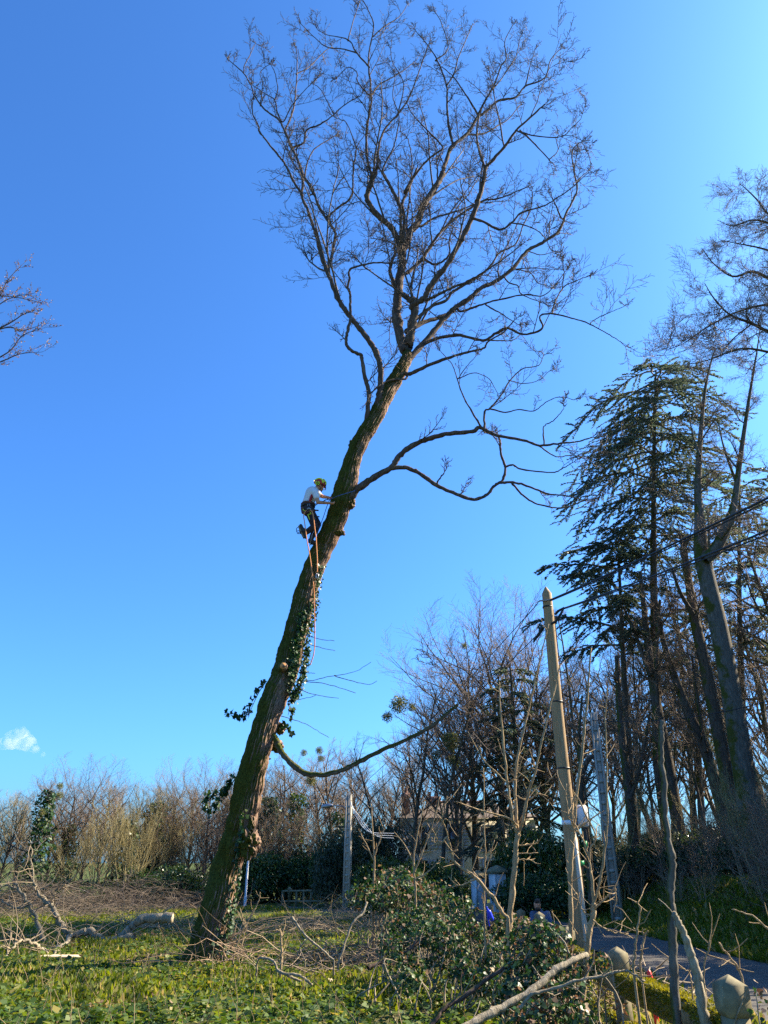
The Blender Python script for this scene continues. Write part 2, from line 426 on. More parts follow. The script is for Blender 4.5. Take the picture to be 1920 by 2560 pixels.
# ================================================================== the house behind the trees
def make_house():
    Yh = 66.0
    L = W(1010, 2045, Yh); Rr = W(1345, 2045, Yh)
    x0, x1 = L[0], Rr[0]; ze = L[2]; zb = Gf((x0 + x1) / 2, Yh) - 0.1; zr = W(1150, 2006, Yh + 4)[2]
    cx = (x0 + x1) / 2; w = x1 - x0; dpt = 8.5
    root = thing('house', (cx, Yh, zb), 'pale rendered two storey house with brown tiled hip roof behind the bare trees', 'house')
    M_render = simple('cream_render', [(0.3, (0.52, 0.47, 0.36)), (0.7, (0.66, 0.61, 0.49))], 1.3, 0.9, 0.2, 0.01)
    M_stone = simple('house_stone_trim', [(0.3, (0.40, 0.36, 0.28)), (0.7, (0.55, 0.50, 0.40))], 3, 0.9, 0.2, 0.01)
    M_tile = simple('brown_roof_tile', [(0.3, (0.075, 0.055, 0.042)), (0.7, (0.16, 0.12, 0.09))], 3, 0.9, 0.3, 0.02, (1, 1, 4))
    M_brick = simple('chimney_brick', [(0.3, (0.20, 0.11, 0.085)), (0.7, (0.34, 0.21, 0.16))], 4, 0.9, 0.4, 0.01, (1, 1, 4))
    M_pane = plain('dark_glass', (0.035, 0.045, 0.055), 0.08, spec=0.8)
    M_frame = plain('grey_paint', (0.38, 0.40, 0.40), 0.5)
    H = ze - zb
    g = Geo(); g.box((0, dpt / 2, H / 2), (w, dpt, H)); obj('wall', g.mesh('wall'), M_render, root)
    g = Geo(); g.box((0, dpt / 2, H - 0.12), (w + 0.5, dpt + 0.5, 0.22)); obj('cornice', g.mesh('cornice'), M_stone, root)
    # hip roof
    a, b2 = w / 2 + 0.45, 0.45
    rx = w / 2 - 3.0
    V = [(-a, -b2, H), (a, -b2, H), (a, dpt + b2, H), (-a, dpt + b2, H), (-rx, dpt / 2, zr - zb), (rx, dpt / 2, zr - zb)]
    roof = obj('roof', mesh_np('roof', V, [[(0, 1, 5, 4), (2, 3, 4, 5)], [(1, 2, 5), (3, 0, 4)]]), M_tile, root)
    g = Geo()
    tb = Tubes(); tb.add([(-rx, dpt / 2, zr - zb + .02), (0, dpt / 2, zr - zb + .04), (rx, dpt / 2, zr - zb + .02)], [0.13] * 3, 6); tb.into(g)
    obj('ridge_tile', g.mesh('ridge_tile'), M_brick, roof)
    def chim(px, ptop, wid, Yc, pots):
        t = W(px, ptop, Yc); g = Geo()
        bx, by = t[0] - cx, Yc - Yh
        z1 = t[2] - zb; z0 = H - 0.3
        g.prof((bx, by, 0), [(wid / 2, z0), (wid / 2, z1 - 0.4), (wid / 2 + .10, z1 - 0.32), (wid / 2 + .10, z1 - 0.1), (wid / 2, z1 - 0.05), (wid / 2, z1)])
        c = obj('chimney', g.mesh('chimney'), M_brick, roof)
        for dx in pots:
            g = Geo(); g.prof((bx + dx, by, 0), [(0.11, z1 - .05), (0.13, z1 + .05), (0.10, z1 + .38), (0.13, z1 + .42)], n=8)
            obj('chimney_pot', g.mesh('chimney_pot'), M_brick, roof)
    chim(1015, 1983, 0.62, Yh + 1.2, (0,))
    chim(1082, 1992, 1.15, Yh + 4.2, (-0.3, 0.3))
    # windows: two rows
    for row, (za, zh) in enumerate(((0.9, 1.9), (3.6, 1.7))):
        if za + zh > H - 0.4: zh = H - 0.5 - za
        for k in range(4):
            wx = -w / 2 + w * (k + 0.5) / 4
            g = Geo()
            for (c, s) in (((wx - .58, -.03, za + zh / 2), (.16, .12, zh + .2)), ((wx + .58, -.03, za + zh / 2), (.16, .12, zh + .2)), ((wx, -.03, za + zh + .1), (1.0, .12, .16)), ((wx, -.02, za + zh / 2), (.07, .08, zh))):
                g.box(c, s)
            f = obj('window', g.mesh('window'), M_frame, root)
            g = Geo(); g.box((wx, -.005, za + zh / 2), (1.05, .03, zh)); obj('pane', g.mesh('pane'), M_pane, f)
            g = Geo(); g.box((wx, -.06, za - .08), (1.45, .22, .12)); obj('sill', g.mesh('sill'), M_stone, f)
            if row == 1 or k % 2 == 0:
                for s in (-1, 1):
                    g = Geo()
                    for q in range(7):
                        g.box((wx + s * 1.0, -.045, za + .1 + zh * (q + .4) / 7), (.62, .05 + .02 * (q % 2), zh / 7.4))
                    obj('shutter', g.mesh('shutter'), M_frame, f)
    return root
make_house()

# two pale gate pillars in front of the house
def pillar(px, ptop, Yp, wid, label, rz):
    t = W(px, ptop, Yp); zb = Gf(t[0], Yp) - 0.05
    h = t[2] - zb
    root = thing('gate_pillar', (t[0], Yp, zb), label, 'pillar', 'gate pillars', rz)
    g = Geo(); g.prof((0, 0, 0), [(wid / 2 + .05, 0), (wid / 2 + .05, .25), (wid / 2, .28), (wid / 2, h - .22)]); obj('shaft', g.mesh('shaft'), simple('pillar_render%d' % px, [(0.3, (.42, .42, .40)), (.7, (.62, .62, .59))], 2, .9, .2, .01), root)
    g = Geo(); g.prof((0, 0, 0), [(wid / 2 + .06, h - .22), (wid / 2 + .10, h - .16), (wid / 2 + .10, h - .08), (.12, h + .12), (.05, h + .16)])
    cap = obj('capstone', g.mesh('capstone'), M_concrete, root)
    g = Geo(); rng = np.random.default_rng(px); n = 500
    P = np.stack([rng.uniform(-.36, .36, n), rng.uniform(-.36, .36, n), 0 * np.zeros(n)], 1); P[:, 2] = h - .08 + .2 * (1 - np.maximum(abs(P[:, 0]), abs(P[:, 1])) / .36) * .9
    leaves(g, P, rand_dirs(rng, n, .2), rand_dirs(rng, n), rng.uniform(.03, .07, n), 'lance'); obj('moss', g.mesh('moss'), M_moss, cap, kind='stuff')
    g = Geo(); g.box((-wid / 2 + .07, -wid / 2 - .012, h * .5), (.13, .03, h - .5)); obj('edge_strip', g.mesh('edge_strip'), M_white, root)
pillar(1195, 2184, 43.0, 0.62, 'pale rendered gate pillar with mossy cap, farther from the wooden pole', R(12))
pillar(1242, 2172, 41.0, 0.66, 'pale rendered gate pillar with mossy cap, nearer to the wooden pole', R(12))
# ================================================================== the leaning tree
YT = 17.0
FR = {'Z2': (680, 600, .5545), 'Q1': (560, 0, .3014), 'Q2': (1000, 20, .3014), 'Q3': (700, 450, .2411), 'Q4': (1000, 450, .3014), 'Q5': (860, 880, .3737),
      'Z4': (440, 1400, .3437), 'M': (600, 1450, .4219), 'S': (0, 0, 1)}
def fr(f, pts):
    ox, oy, s = FR[f]; return [(ox + x * s, oy + y * s) for x, y in pts]
base = ground_at(503, 2428)
TREE_LOC = (base[0], YT, Gf(base[0], YT))
tree = thing('leaning_tree', TREE_LOC, 'tall bare leaning tree with mossy furrowed trunk and spreading leafless crown', 'tree')
TRUNK = [(494, 2462, 66), (500, 2436, 58), (508, 2408, 50), (523, 2328, 42), (547, 2249, 40.5), (567, 2169, 40.5), (594, 2087, 39.5), (610, 2019, 38.5), (626, 1950, 37.5), (647, 1874, 36), (665, 1812, 35.5), (686, 1744, 37), (709, 1692, 36),
         (731, 1606, 32), (759, 1503, 29), (779, 1440, 27.5), (797, 1395, 27.5), (819, 1348, 28.5), (839, 1301, 29), (854, 1254, 29.5), (868, 1207, 27), (880, 1157, 24), (903, 1099, 23.5), (938, 1043, 22), (965, 988, 21), (996, 935, 20), (1013, 905, 18), (1020, 885, 15), (1022, 876, 7)]
rngT = np.random.default_rng(11)
def vnoise3(P, seed, f):
    """cheap smooth value noise"""
    P = np.asarray(P) * f; i = np.floor(P).astype(np.int64); u = P - i; u = u * u * (3 - 2 * u)
    def h(a):
        n = (a[..., 0] * 374761393 + a[..., 1] * 668265263 + a[..., 2] * 2147483647 + seed * 1274126177) & 0xffffffff
        n = ((n ^ (n >> 13)) * 1274126177) & 0xffffffff
        return ((n ^ (n >> 16)) & 0xffff) / 65535.0
    r = 0
    for dx in (0, 1):
        for dy in (0, 1):
            for dz in (0, 1):
                w = (u[..., 0] if dx else 1 - u[..., 0]) * (u[..., 1] if dy else 1 - u[..., 1]) * (u[..., 2] if dz else 1 - u[..., 2])
                r = r + w * h(i + np.array([dx, dy, dz]))
    return r
def bark_tube(C, Rr, n_around, seed, depth, flare=0.0):
    """tube with real furrows; C centre line, Rr radii"""
    T = norm(np.gradient(C, axis=0)); ref = np.array([0, 1.0, 0])
    N = norm(np.cross(T, ref)); B = np.cross(T, N)
    s = np.concatenate([[0], np.cumsum(np.linalg.norm(np.diff(C, axis=0), axis=1))])
    a = np.arange(n_around) * 2 * math.pi / n_around
    A, S = np.meshgrid(a, s)
    RR = Rr[:, None] * np.ones_like(A)
    q = np.stack([np.cos(A) * RR, np.sin(A) * RR, S], -1)
    w1 = vnoise3(np.stack([q[..., 0], q[..., 1], S * 0.6], -1), seed, 2.2) - .5           # lumps
    warp = vnoise3(np.stack([q[..., 0], q[..., 1], S], -1), seed + 5, 3.0) * 0.9
    rid = vnoise3(np.stack([np.cos(A) * 9 + warp, np.sin(A) * 9 + warp, S * 1.3], -1), seed + 1, 1.55)
    rid2 = vnoise3(np.stack([np.cos(A) * 9 - warp, np.sin(A) * 9 + warp, S * 3.2], -1), seed + 2, 3.4)
    fur = 1 - np.abs(2 * rid - 1) ** .6; fur2 = 1 - np.abs(2 * rid2 - 1) ** .7
    h = RR + w1 * 0.22 * RR - depth * fur * 1.0 - depth * .5 * fur2
    if flare:
        e = np.exp(-S / 0.55)
        h = h + flare * e * (0.35 + 0.5 * np.cos(A * 5 + 0.7) ** 2 + 0.3 * np.cos(A * 2 + 1))
    V = C[:, None, :] + h[..., None] * (np.cos(A)[..., None] * N[:, None, :] + np.sin(A)[..., None] * B[:, None, :])
    n, k = A.shape
    idx = np.arange(n * k).reshape(n, k); nx = np.roll(idx, -1, 1)
    F = np.stack([idx[:-1], nx[:-1], nx[1:], idx[1:]], -1).reshape(-1, 4)
    return V.reshape(-1, 3), F
rows = []
for i, (x, y, hw) in enumerate(TRUNK):
    dY = 0.0 + 0.25 * math.sin(i * 0.5) * (i > 4)
    p = W(x, y, YT + dY); rows.append((*p, hw * MPP(x, y, YT + dY) * (0.98)))
TC = crom(rows, 10)
TC[:, 3] *= 1 + 0.03 * np.sin(np.arange(len(TC)) * 0.9)
# resample the centre line evenly
sl = np.concatenate([[0], np.cumsum(np.linalg.norm(np.diff(TC[:, :3], axis=0), axis=1))])
ss = np.linspace(0, sl[-1], 520)
TCr = np.stack([np.interp(ss, sl, TC[:, k]) for k in range(4)], 1)
V, F = bark_tube(TCr[:, :3], TCr[:, 3] * 1.03, 170, 3, 0.050, 0.22)
obj('trunk', mesh_np('trunk', rel(V, TREE_LOC), [F], True), M_trunk, tree, label='leaning trunk, dark moss on its shaded side')

# knots, burls and the wounds
def lump(name, c, r, mat, parent, seed, amp=.45, sq=(1, 1, 1), f=3.0):
    bm = bmesh.new(); bmesh.ops.create_icosphere(bm, subdivisions=5, radius=1.0)
    P = np.array([v.co[:] for v in bm.verts])
    d = 1 + amp * (vnoise3(P + 7, seed, f) - .5) * 2 + amp * .5 * (vnoise3(P + 3, seed, f * 3) - .5) * 2
    P = P * d[:, None] * r * np.array(sq)
    for v, p in zip(bm.verts, P): v.co = p
    me = bpy.data.meshes.new(name); bm.to_mesh(me); bm.free()
    me.polygons.foreach_set('use_smooth', np.ones(len(me.polygons), bool))
    o = obj(name, me, mat, parent); o.location = Vector(c) - parent.location; return o
k = MPP(600, 2100, YT)
lump('burl', W(621, 2108, YT - .16), 22 * k, M_trunk, tree, 5, .42, (1, 1, 1.35), 4.0)
lump('burl', W(700, 1822, YT - .1), 13 * k, M_trunk, tree, 6, .4)
lump('burl', W(877, 1258, YT - .05), 13 * k, M_trunk, tree, 8, .35, (.9, 1, 1.3))
lump('burl', W(850, 1332, YT - .15), 10 * k, M_trunk, tree, 9, .4, (1.4, 1, .8))
lump('burl', W(880, 1112, YT - .05), 10 * k, M_trunk, tree, 10, .3, (.9, 1, 1.5))
lump('burl', W(629, 2060, YT - .2), 10 * k, M_trunk, tree, 12, .3, (.9, 1, 1.7))
# fresh cut stub
g = Geo(); p0 = np.array(W(707, 1668, YT - .42)); p1 = np.array(W(708, 1665, YT - .56))
tb = Tubes(); ln = [p0 + (p1 - p0) * t for t in (0, .5, .97, 1.0)]; tb.add(ln, [.12, .10, .085, .078], 14); tb.into(g)
stub = obj('cut_stub', g.mesh('cut_stub', TREE_LOC, True), M_trunk, tree)
g = Geo(); tb = Tubes(); e = (p1 - p0) / np.linalg.norm(p1 - p0)
tb.add([p1 - e * .01, p1 + e * .004, p1 + e * .005], [.076, .072, .0005], 14); tb.into(g)
cf = obj('cut_face', g.mesh('cut_face', TREE_LOC), M_cutwood, stub, label='fresh orange saw cut on the trunk')
g = Geo(); tb = Tubes(); c3 = p1 + e * .006 + np.array([.012, 0, -.008]); tb.add([c3 - e * .004, c3 + e * .002, c3 + e * .0025], [.030, .026, .0005], 7); tb.into(g)
obj('heartwood', g.mesh('heartwood', TREE_LOC), M_limb, stub)

SAMP = []                       # (px, py, Y, radius) of every limb sample, to attach the next limbs to
def proj(P):
    d = P - np.array([0, 0, CAM_Z]); zc = d[:, 1] * CP + d[:, 2] * SP; yc = -d[:, 1] * SP + d[:, 2] * CP
    return np.stack([960 + FPX * d[:, 0] / zc, 1280 - FPX * yc / zc], 1)
for (a, c), r4 in zip(proj(TC[:, :3]), TC): SAMP.append((a, c, r4[1], r4[3]))
limb_list = []
def limb(frame, pts, d0, d1, dy=0.0, Y0=None, mat=None, sides=9, dense=1.0, as_part=True):
    """d0, d1: diameters in photograph pixels; dy: metres it goes away (+) or towards us (-)"""
    P = fr(frame, pts) if frame else pts
    att = None
    if Y0 is None:
        b = min(SAMP, key=lambda s: (s[0] - P[0][0]) ** 2 + (s[1] - P[0][1]) ** 2); Y0 = b[2]
        if math.hypot(b[0] - P[0][0], b[1] - P[0][1]) > 1.5: P = [(b[0], b[1])] + list(P)
    L = [0]
    for a, c in zip(P[:-1], P[1:]): L.append(L[-1] + math.hypot(a[0] - c[0], a[1] - c[1]))
    R4 = []
    for (x, y), l in zip(P, L):
        t = l / L[-1]; Y = Y0 + dy * t ** .8
        R4.append((*W(x, y, Y), max(.006, .44 * (d0 + (d1 - d0) * t ** .85) * MPP(x, y, Y))))
    C = crom(R4, 6)
    pp = proj(C[:, :3])
    for (a, c), r4 in zip(pp, C): SAMP.append((a, c, r4[1], r4[3]))
    rg = np.random.default_rng(int(P[0][0] * 7 + P[0][1]))
    C[1:-1, :3] += rg.normal(0, 1, (len(C) - 2, 3)) * (0.004 + 0.035 * C[1:-1, 3:4])
    C[:, 3] *= 1 + 0.09 * rg.normal(0, 1, len(C)).clip(-1.5, 1.5)
    limb_list.append((C, dense))
    if as_part:
        g = Geo(); tb = Tubes(); tip = C[-1, :3] + (C[-1, :3] - C[-2, :3]) * .3
        tb.add(list(C[:, :3]) + [tip], list(C[:, 3]) + [.001], sides); tb.into(g)
        obj('limb', g.mesh('limb', TREE_LOC, True), mat or M_limb, tree)
    return C
# -- left stems
limb('Z2', [(425, 830), (437, 700), (420, 620), (405, 540), (400, 518), (360, 500), (335, 468), (340, 410), (353, 360), (352, 300), (352, 240), (342, 215), (350, 170), (345, 155), (355, 130), (400, 115), (470, 102), (540, 105)], 15, 4, -1.2, dense=.6)
limb('Z2', [(470, 770), (480, 720), (490, 640), (487, 560), (468, 505), (430, 445), (380, 380), (340, 330), (300, 270), (268, 190), (245, 130), (225, 80), (207, 0)], 19, 11, -1.0, dense=.8)
limb('Q3', [(393, 622), (350, 500), (290, 320), (235, 200), (225, 140), (150, 30), (60, -150), (0, -235), (-90, -340), (-160, -435), (-215, -500), (-225, -570), (-280, -680), (-290, -830)], 10, 3, -.8, dense=.8)
limb('Q1', [(640, 1610), (655, 1520), (648, 1440), (600, 1300), (545, 1200), (495, 1070), (450, 990), (340, 910), (250, 790), (230, 720), (165, 610), (100, 550), (25, 485)], 8, 2.5, .8)
limb('Q3', [(490, 960), (540, 780), (570, 600), (570, 540), (500, 430), (400, 270), (340, 100), (270, 0), (225, -60)], 9, 7, .8)
limb('Q1', [(740, 1600), (700, 1520), (665, 1470), (640, 1400), (580, 1250), (540, 1170), (510, 1080), (520, 1050), (560, 960), (585, 850), (600, 700), (605, 600), (605, 450), (590, 380)], 8, 2.2, 1.2, dense=1.2)
limb('Q1', [(580, 1220), (660, 1180), (685, 1080), (800, 1030), (900, 960), (1000, 870), (1140, 790)], 6, 2, -.6)
limb('Q1', [(670, 1470), (690, 1350), (740, 1250), (800, 1200), (930, 1120)], 5, 2, .6, dense=.5)
limb('Q1', [(470, 1000), (440, 920), (420, 830), (330, 770), (240, 710)], 4.5, 2, .6)
limb('Q1', [(420, 830), (445, 740), (420, 600), (390, 540)], 3.5, 1.8, -.4)
limb('Q1', [(605, 610), (700, 560), (830, 430), (890, 390)], 3.5, 1.8, .8)
limb('Q1', [(165, 610), (170, 540), (215, 460), (260, 360)], 3.2, 1.6, .4)
limb('Q1', [(905, 940), (860, 850), (800, 740), (740, 690)], 3.5, 1.8, .4)
limb('Q1', [(500, 1000), (560, 880), (660, 760), (760, 660)], 3.6, 1.8, -.7)
limb('Q1', [(300, 870), (320, 700), (300, 600), (380, 530)], 3.0, 1.6, -.5)
limb('Q3', [(490, 380), (600, 290), (740, 170), (755, 10), (765, -150), (785, -260), (790, -330), (760, -420), (690, -590), (620, -630)], 7, 2.2, -1.2, dense=.4)
limb('Q1', [(1085, 1340), (1100, 1220), (1160, 1130)], 3.5, 2, -.5, dense=.4)
# -- centre: the thick stem that was topped
limb('Q3', [(1290, 1760), (1250, 1650), (1225, 1500), (1205, 1400), (1215, 1300), (1230, 1100), (1262, 900), (1266, 760), (1264, 670)], 30, 21, .3, sides=14, dense=.5)
limb('Q3', [(1225, 1180), (1180, 1060), (1140, 950), (1165, 830), (1195, 760), (1185, 680)], 15, 7, -.3, dense=.2)
limb('Q3', [(1250, 760), (1235, 660), (1190, 560), (1150, 490), (1020, 370), (930, 250), (900, 180), (930, 60), (960, -10), (990, -80)], 18, 13, -.9, sides=12, dense=.6)
limb('Q1', [(1215, 1560), (1230, 1480), (1195, 1350), (1180, 1200), (1190, 1020), (1220, 850), (1215, 700), (1200, 560), (1205, 420), (1230, 300), (1240, 200), (1200, 90), (1150, 0), (1130, -30)], 9.5, 2.5, -1.0, dense=1.1)
limb('Q1', [(1230, 1480), (1270, 1380), (1290, 1180), (1350, 1050), (1450, 940), (1540, 800), (1600, 640), (1650, 500), (1700, 360)], 8, 2.5, .9, dense=1.2)
limb('Q1', [(1200, 550), (1100, 440), (1030, 330), (860, 290), (780, 250)], 5, 1.8, -.6)
limb('Q1', [(1030, 325), (1070, 180), (1130, 0)], 3.5, 1.8, .5)
limb('Q1', [(1100, 440), (980, 405), (850, 390), (740, 300), (640, 200)], 4, 1.8, .6)
limb('Q1', [(1230, 780), (1280, 710), (1380, 650), (1480, 590), (1570, 520)], 5, 2, .9)
limb('Q1', [(1205, 790), (1110, 680), (1100, 600), (1030, 560), (940, 640)], 4, 2, -.6)
limb('Q1', [(1240, 300), (1330, 220), (1450, 140), (1520, 40)], 4, 1.8, .5)
limb('Q1', [(1440, 950), (1490, 700), (1400, 520), (1380, 400)], 4, 1.8, -.6)
limb('Q3', [(1300, 690), (1350, 540), (1430, 430), (1480, 270), (1560, 160), (1640, 30), (1690, -60)], 21, 16, .6, sides=12, dense=.8)
limb('Q2', [(330, 1420), (380, 1280), (430, 1150), (560, 1040), (640, 910), (700, 870), (820, 770), (960, 740), (1040, 650), (1200, 580), (1250, 430), (1340, 330)], 13, 2.2, 1.2)
limb('Q2', [(640, 905), (700, 780), (780, 640), (840, 480), (880, 420), (870, 280), (930, 150)], 7, 2, -.7, dense=1.5)
limb('Q2', [(650, 890), (560, 740), (440, 570), (350, 490)], 6, 2, -.8)
limb('Q2', [(430, 1100), (400, 950), (390, 750), (385, 640), (330, 480), (260, 350), (130, 190)], 8, 2, -.6, dense=1.3)
limb('Q2', [(390, 640), (450, 540), (480, 420), (540, 280), (600, 140)], 5, 2, .8, dense=1.4)
limb('Q2', [(300, 430), (400, 330), (340, 120), (290, 30)], 4, 1.8, .3, dense=1.2)
limb('Q2', [(560, 1050), (700, 1040), (820, 970), (900, 920), (1000, 800)], 6, 2, 1.0)
limb('Q2', [(780, 660), (860, 560), (960, 400), (1000, 230)], 4, 1.8, .7, dense=1.4)
limb('Q2', [(1040, 650), (1080, 480), (1120, 350)], 4, 1.8, -.4, dense=1.2)
limb('Q3', [(1255, 640), (1252, 450), (1250, 300), (1225, 240), (1170, 120), (1100, 0), (1020, -140)], 11, 4.5, -.8)
limb('Q1', [(1440, 1650), (1350, 1480), (1320, 1400), (1400, 1240), (1440, 1080), (1450, 950), (1400, 800), (1420, 640)], 6, 2, -.7, dense=1.1)
limb('Q3', [(1275, 620), (1290, 400), (1270, 240), (1330, 100), (1375, -10), (1420, -120)], 11, 6, -.2)
limb('Q2', [(40, 1520), (130, 1380), (240, 1250), (350, 1170), (330, 1120), (220, 1010), (110, 890), (60, 800)], 8, 2.5, -.7)
limb('Q3', [(1310, 620), (1320, 400), (1340, 200), (1360, 0), (1370, -200), (1330, -420)], 6, 2.5, .8)
# -- right stem and its limbs
limb('Q3', [(1330, 1700), (1370, 1500), (1392, 1380), (1395, 1290), (1380, 1250)], 27, 24, -.4, sides=14, dense=.3)
limb('Q3', [(1385, 1290), (1330, 1230), (1270, 1180)], 17, 14, .3, dense=.2)
limb('Q4', [(95, 1060), (130, 1020), (200, 980), (240, 900), (310, 800), (380, 720), (450, 600), (520, 470), (580, 350), (640, 200), (690, 20), (700, -40)], 17, 13, -1.0, sides=12, dense=.8)
limb('Q2', [(640, 1600), (680, 1490), (710, 1330), (740, 1290), (860, 1160), (960, 1020), (1080, 910), (1200, 800)], 13, 4, -.9)
limb('Q2', [(705, 1320), (670, 1230), (640, 1100), (640, 1000), (655, 900)], 8, 5, .5)
limb('Q2', [(860, 1140), (830, 960), (790, 780), (770, 660), (740, 520)], 5.5, 2, .7, dense=1.3)
limb('Q2', [(970, 1020), (1120, 1060), (1330, 1070), (1420, 1000), (1500, 920)], 4.5, 1.8, -.7)
limb('Q2', [(1000, 1020), (1100, 1110), (1240, 1260)], 5, 3, .7, dense=.4)
limb('Q2', [(1240, 1255), (1310, 1180), (1300, 1070), (1420, 1060), (1530, 1110)], 3, 1.6, .2)
limb('Q4', [(610, 320), (700, 350), (830, 410), (930, 350), (1010, 270), (1180, 220), (1300, 150), (1430, 60), (1560, -60)], 8, 2, -.8)
limb('Q4', [(930, 355), (1050, 380), (1180, 450), (1250, 575)], 4.5, 2, -.4)
limb('Q4', [(60, 1500), (200, 1350), (350, 1170), (450, 1070), (580, 980), (680, 890), (780, 850), (940, 730), (1050, 590), (1180, 520), (1320, 420), (1380, 270), (1440, 160), (1470, 60), (1440, -80), (1430, -240), (1490, -310)], 19, 3, 1.4, sides=12)
limb('Q4', [(1340, 320), (1300, 230), (1260, 140)], 5, 3.5, -.4, dense=.3)
limb('Q4', [(1440, 30), (1520, -40), (1580, -110), (1560, -230)], 3, 1.6, .4, dense=1.3)
limb('Q4', [(60, 1250), (200, 1180), (360, 1130), (430, 1085)], 15, 11, .9, dense=.5)
limb('Q4', [(180, 1370), (320, 1310), (500, 1290), (690, 1330), (780, 1280), (850, 1240), (900, 1230), (1030, 1280), (1180, 1230), (1160, 1130), (1260, 1110), (1400, 1140), (1540, 1180), (1660, 1240), (1780, 1310), (1870, 1378)], 11, 2, -1.6, dense=.7)
limb('Q4', [(1260, 1110), (1290, 1000), (1350, 900), (1400, 860), (1580, 790)], 5, 1.8, .6, dense=.7)
limb('Q4', [(1345, 905), (1360, 780), (1355, 690)], 3, 1.6, -.4, dense=.8)
limb('Z2', [(1440, 370), (1490, 340), (1540, 320), (1590, 298)], 3.0, 1.6, .4, dense=.8)
limb('Q4', [(690, 1330), (810, 1330), (930, 1330), (1000, 1280)], 5, 2, .7, dense=.7)
limb('Q4', [(80, 1610), (250, 1530), (450, 1460), (600, 1420), (700, 1390), (730, 1340), (860, 1260), (950, 1160)], 12, 3, -1.2, dense=.7)
limb('Q4', [(140, 1150), (260, 1050), (380, 1000), (450, 920), (640, 810), (760, 700), (830, 600), (960, 530), (1020, 380), (1080, 250), (1100, 100)], 10, 2.5, 1.3)
limb('Q4', [(230, 990), (420, 900), (560, 840), (700, 760), (850, 660), (980, 560)], 9, 2.5, -.9)
limb('Q4', [(60, 770), (180, 660), (250, 560), (300, 480), (420, 350), (560, 250), (700, 170), (830, 150), (1050, 60)], 12, 3, 1.2)
limb('Q4', [(180, 380), (300, 310), (500, 250), (640, 190), (820, 110)], 7, 2.5, 1.0)
limb('Q4', [(240, 560), (330, 440), (400, 300), (520, 130), (620, 0)], 6, 2, -.8)
limb('Q4', [(500, 1090), (600, 1060), (720, 1020), (880, 980), (1040, 950), (1180, 960), (1280, 880), (1370, 760)], 7, 2, -.9)
limb('Q4', [(720, 1040), (840, 1110), (980, 1200)], 5, 2, -.4)
limb('Q4', [(820, 830), (820, 700), (900, 520), (960, 400), (1030, 250)], 5, 2, .8, dense=1.3)
limb('Q4', [(900, 850), (980, 880), (1000, 940), (1100, 990), (1180, 1010)], 4.5, 2, -.5)
limb('Q4', [(960, 740), (1080, 770), (1140, 850), (1230, 880)], 4, 1.8, .6)
limb('Q4', [(950, 740), (1100, 730), (1280, 740)], 3.5, 1.6, -.5)
limb('Q4', [(1060, 590), (1180, 620), (1290, 590)], 3.5, 1.6, .5)
limb('Q4', [(220, 670), (290, 700), (360, 670), (410, 610), (410, 500), (440, 390)], 8, 3, -.6, dense=.7)
limb('Q5', [(410, 180), (330, 185), (260, 210), (180, 272)], 6, 4.5, -.5, dense=.5)
# -- the long limb reaching right
limb('Q5', [(20, 990), (100, 910), (200, 840), (320, 770), (350, 720), (420, 650), (540, 590), (680, 550), (860, 530), (900, 505), (950, 525), (1030, 560), (1200, 590), (1310, 625), (1450, 610), (1560, 600), (1659, 570)], 22, 3.5, -1.5, sides=12, dense=.45)
limb('Q5', [(320, 775), (420, 775), (510, 815), (620, 890), (750, 950), (870, 985), (960, 950), (1010, 890), (1060, 860), (1080, 780), (1050, 680), (1045, 600), (1030, 560)], 14, 6, .3, dense=.35)
limb('Q5', [(1050, 875), (1150, 875), (1260, 910), (1370, 950), (1480, 960), (1600, 990)], 8, 3, -.5, dense=.5)
limb('Q5', [(1130, 885), (1200, 960), (1290, 1015), (1440, 1045), (1540, 1020), (1620, 990), (1720, 975)], 6.5, 2.5, .5, dense=.5)
limb('Q5', [(1080, 770), (1130, 755), (1190, 785), (1390, 805), (1460, 780), (1530, 740)], 6, 2.5, -.5, dense=.4)
limb('Q5', [(940, 515), (940, 400), (980, 375), (1050, 290), (1120, 180), (1200, 110), (1300, 90), (1335, 20)], 7, 2, .6, dense=.7)
limb('Q5', [(980, 380), (1080, 405), (1160, 385), (1270, 395), (1360, 330), (1450, 300), (1540, 320)], 4.5, 1.8, -.6, dense=.6)
limb('Q5', [(910, 490), (850, 390), (800, 300), (760, 190), (720, 80), (650, 0)], 6, 2, -.5, dense=.5)
limb('Q5', [(770, 175), (870, 140), (970, 180), (1030, 280)], 3, 1.6, .3, dense=.6)
limb('Q5', [(770, 170), (810, 110), (880, 30)], 3, 1.6, -.3, dense=.6)
limb('Q5', [(1310, 630), (1420, 700), (1540, 690), (1659, 740)], 4.5, 2, .5, dense=.5)
limb('Q5', [(1340, 610), (1335, 500), (1400, 460), (1470, 380)], 4.5, 2, -.3, dense=.6)
limb('Q5', [(1110, 190), (1200, 210), (1300, 190), (1370, 130)], 3, 1.6, .4, dense=.6)
limb('Q5', [(625, 870), (645, 840), (670, 810)], 5, 4, -.2, dense=.2)
# -- the low limb that sweeps down and up again
limb('M', [(205, 930), (222, 975), (260, 1040), (330, 1110), (420, 1155), (540, 1145), (660, 1100), (820, 1020), (990, 945), (1130, 870), (1220, 800), (1290, 740)], 19, 8, -1.0, mat=M_lowlimb, sides=12, dense=.0)
limb('M', [(1285, 745), (1330, 690), (1300, 640), (1250, 560), (1180, 520)], 4, 1.6, -.3, dense=.5)
limb('M', [(1290, 750), (1360, 790), (1380, 900)], 3, 1.6, .3, dense=.4)
lump('burl', W(690, 1863, YT - .05), 15 * k, M_trunk, tree, 21, .3, (1.1, 1, 1.1))
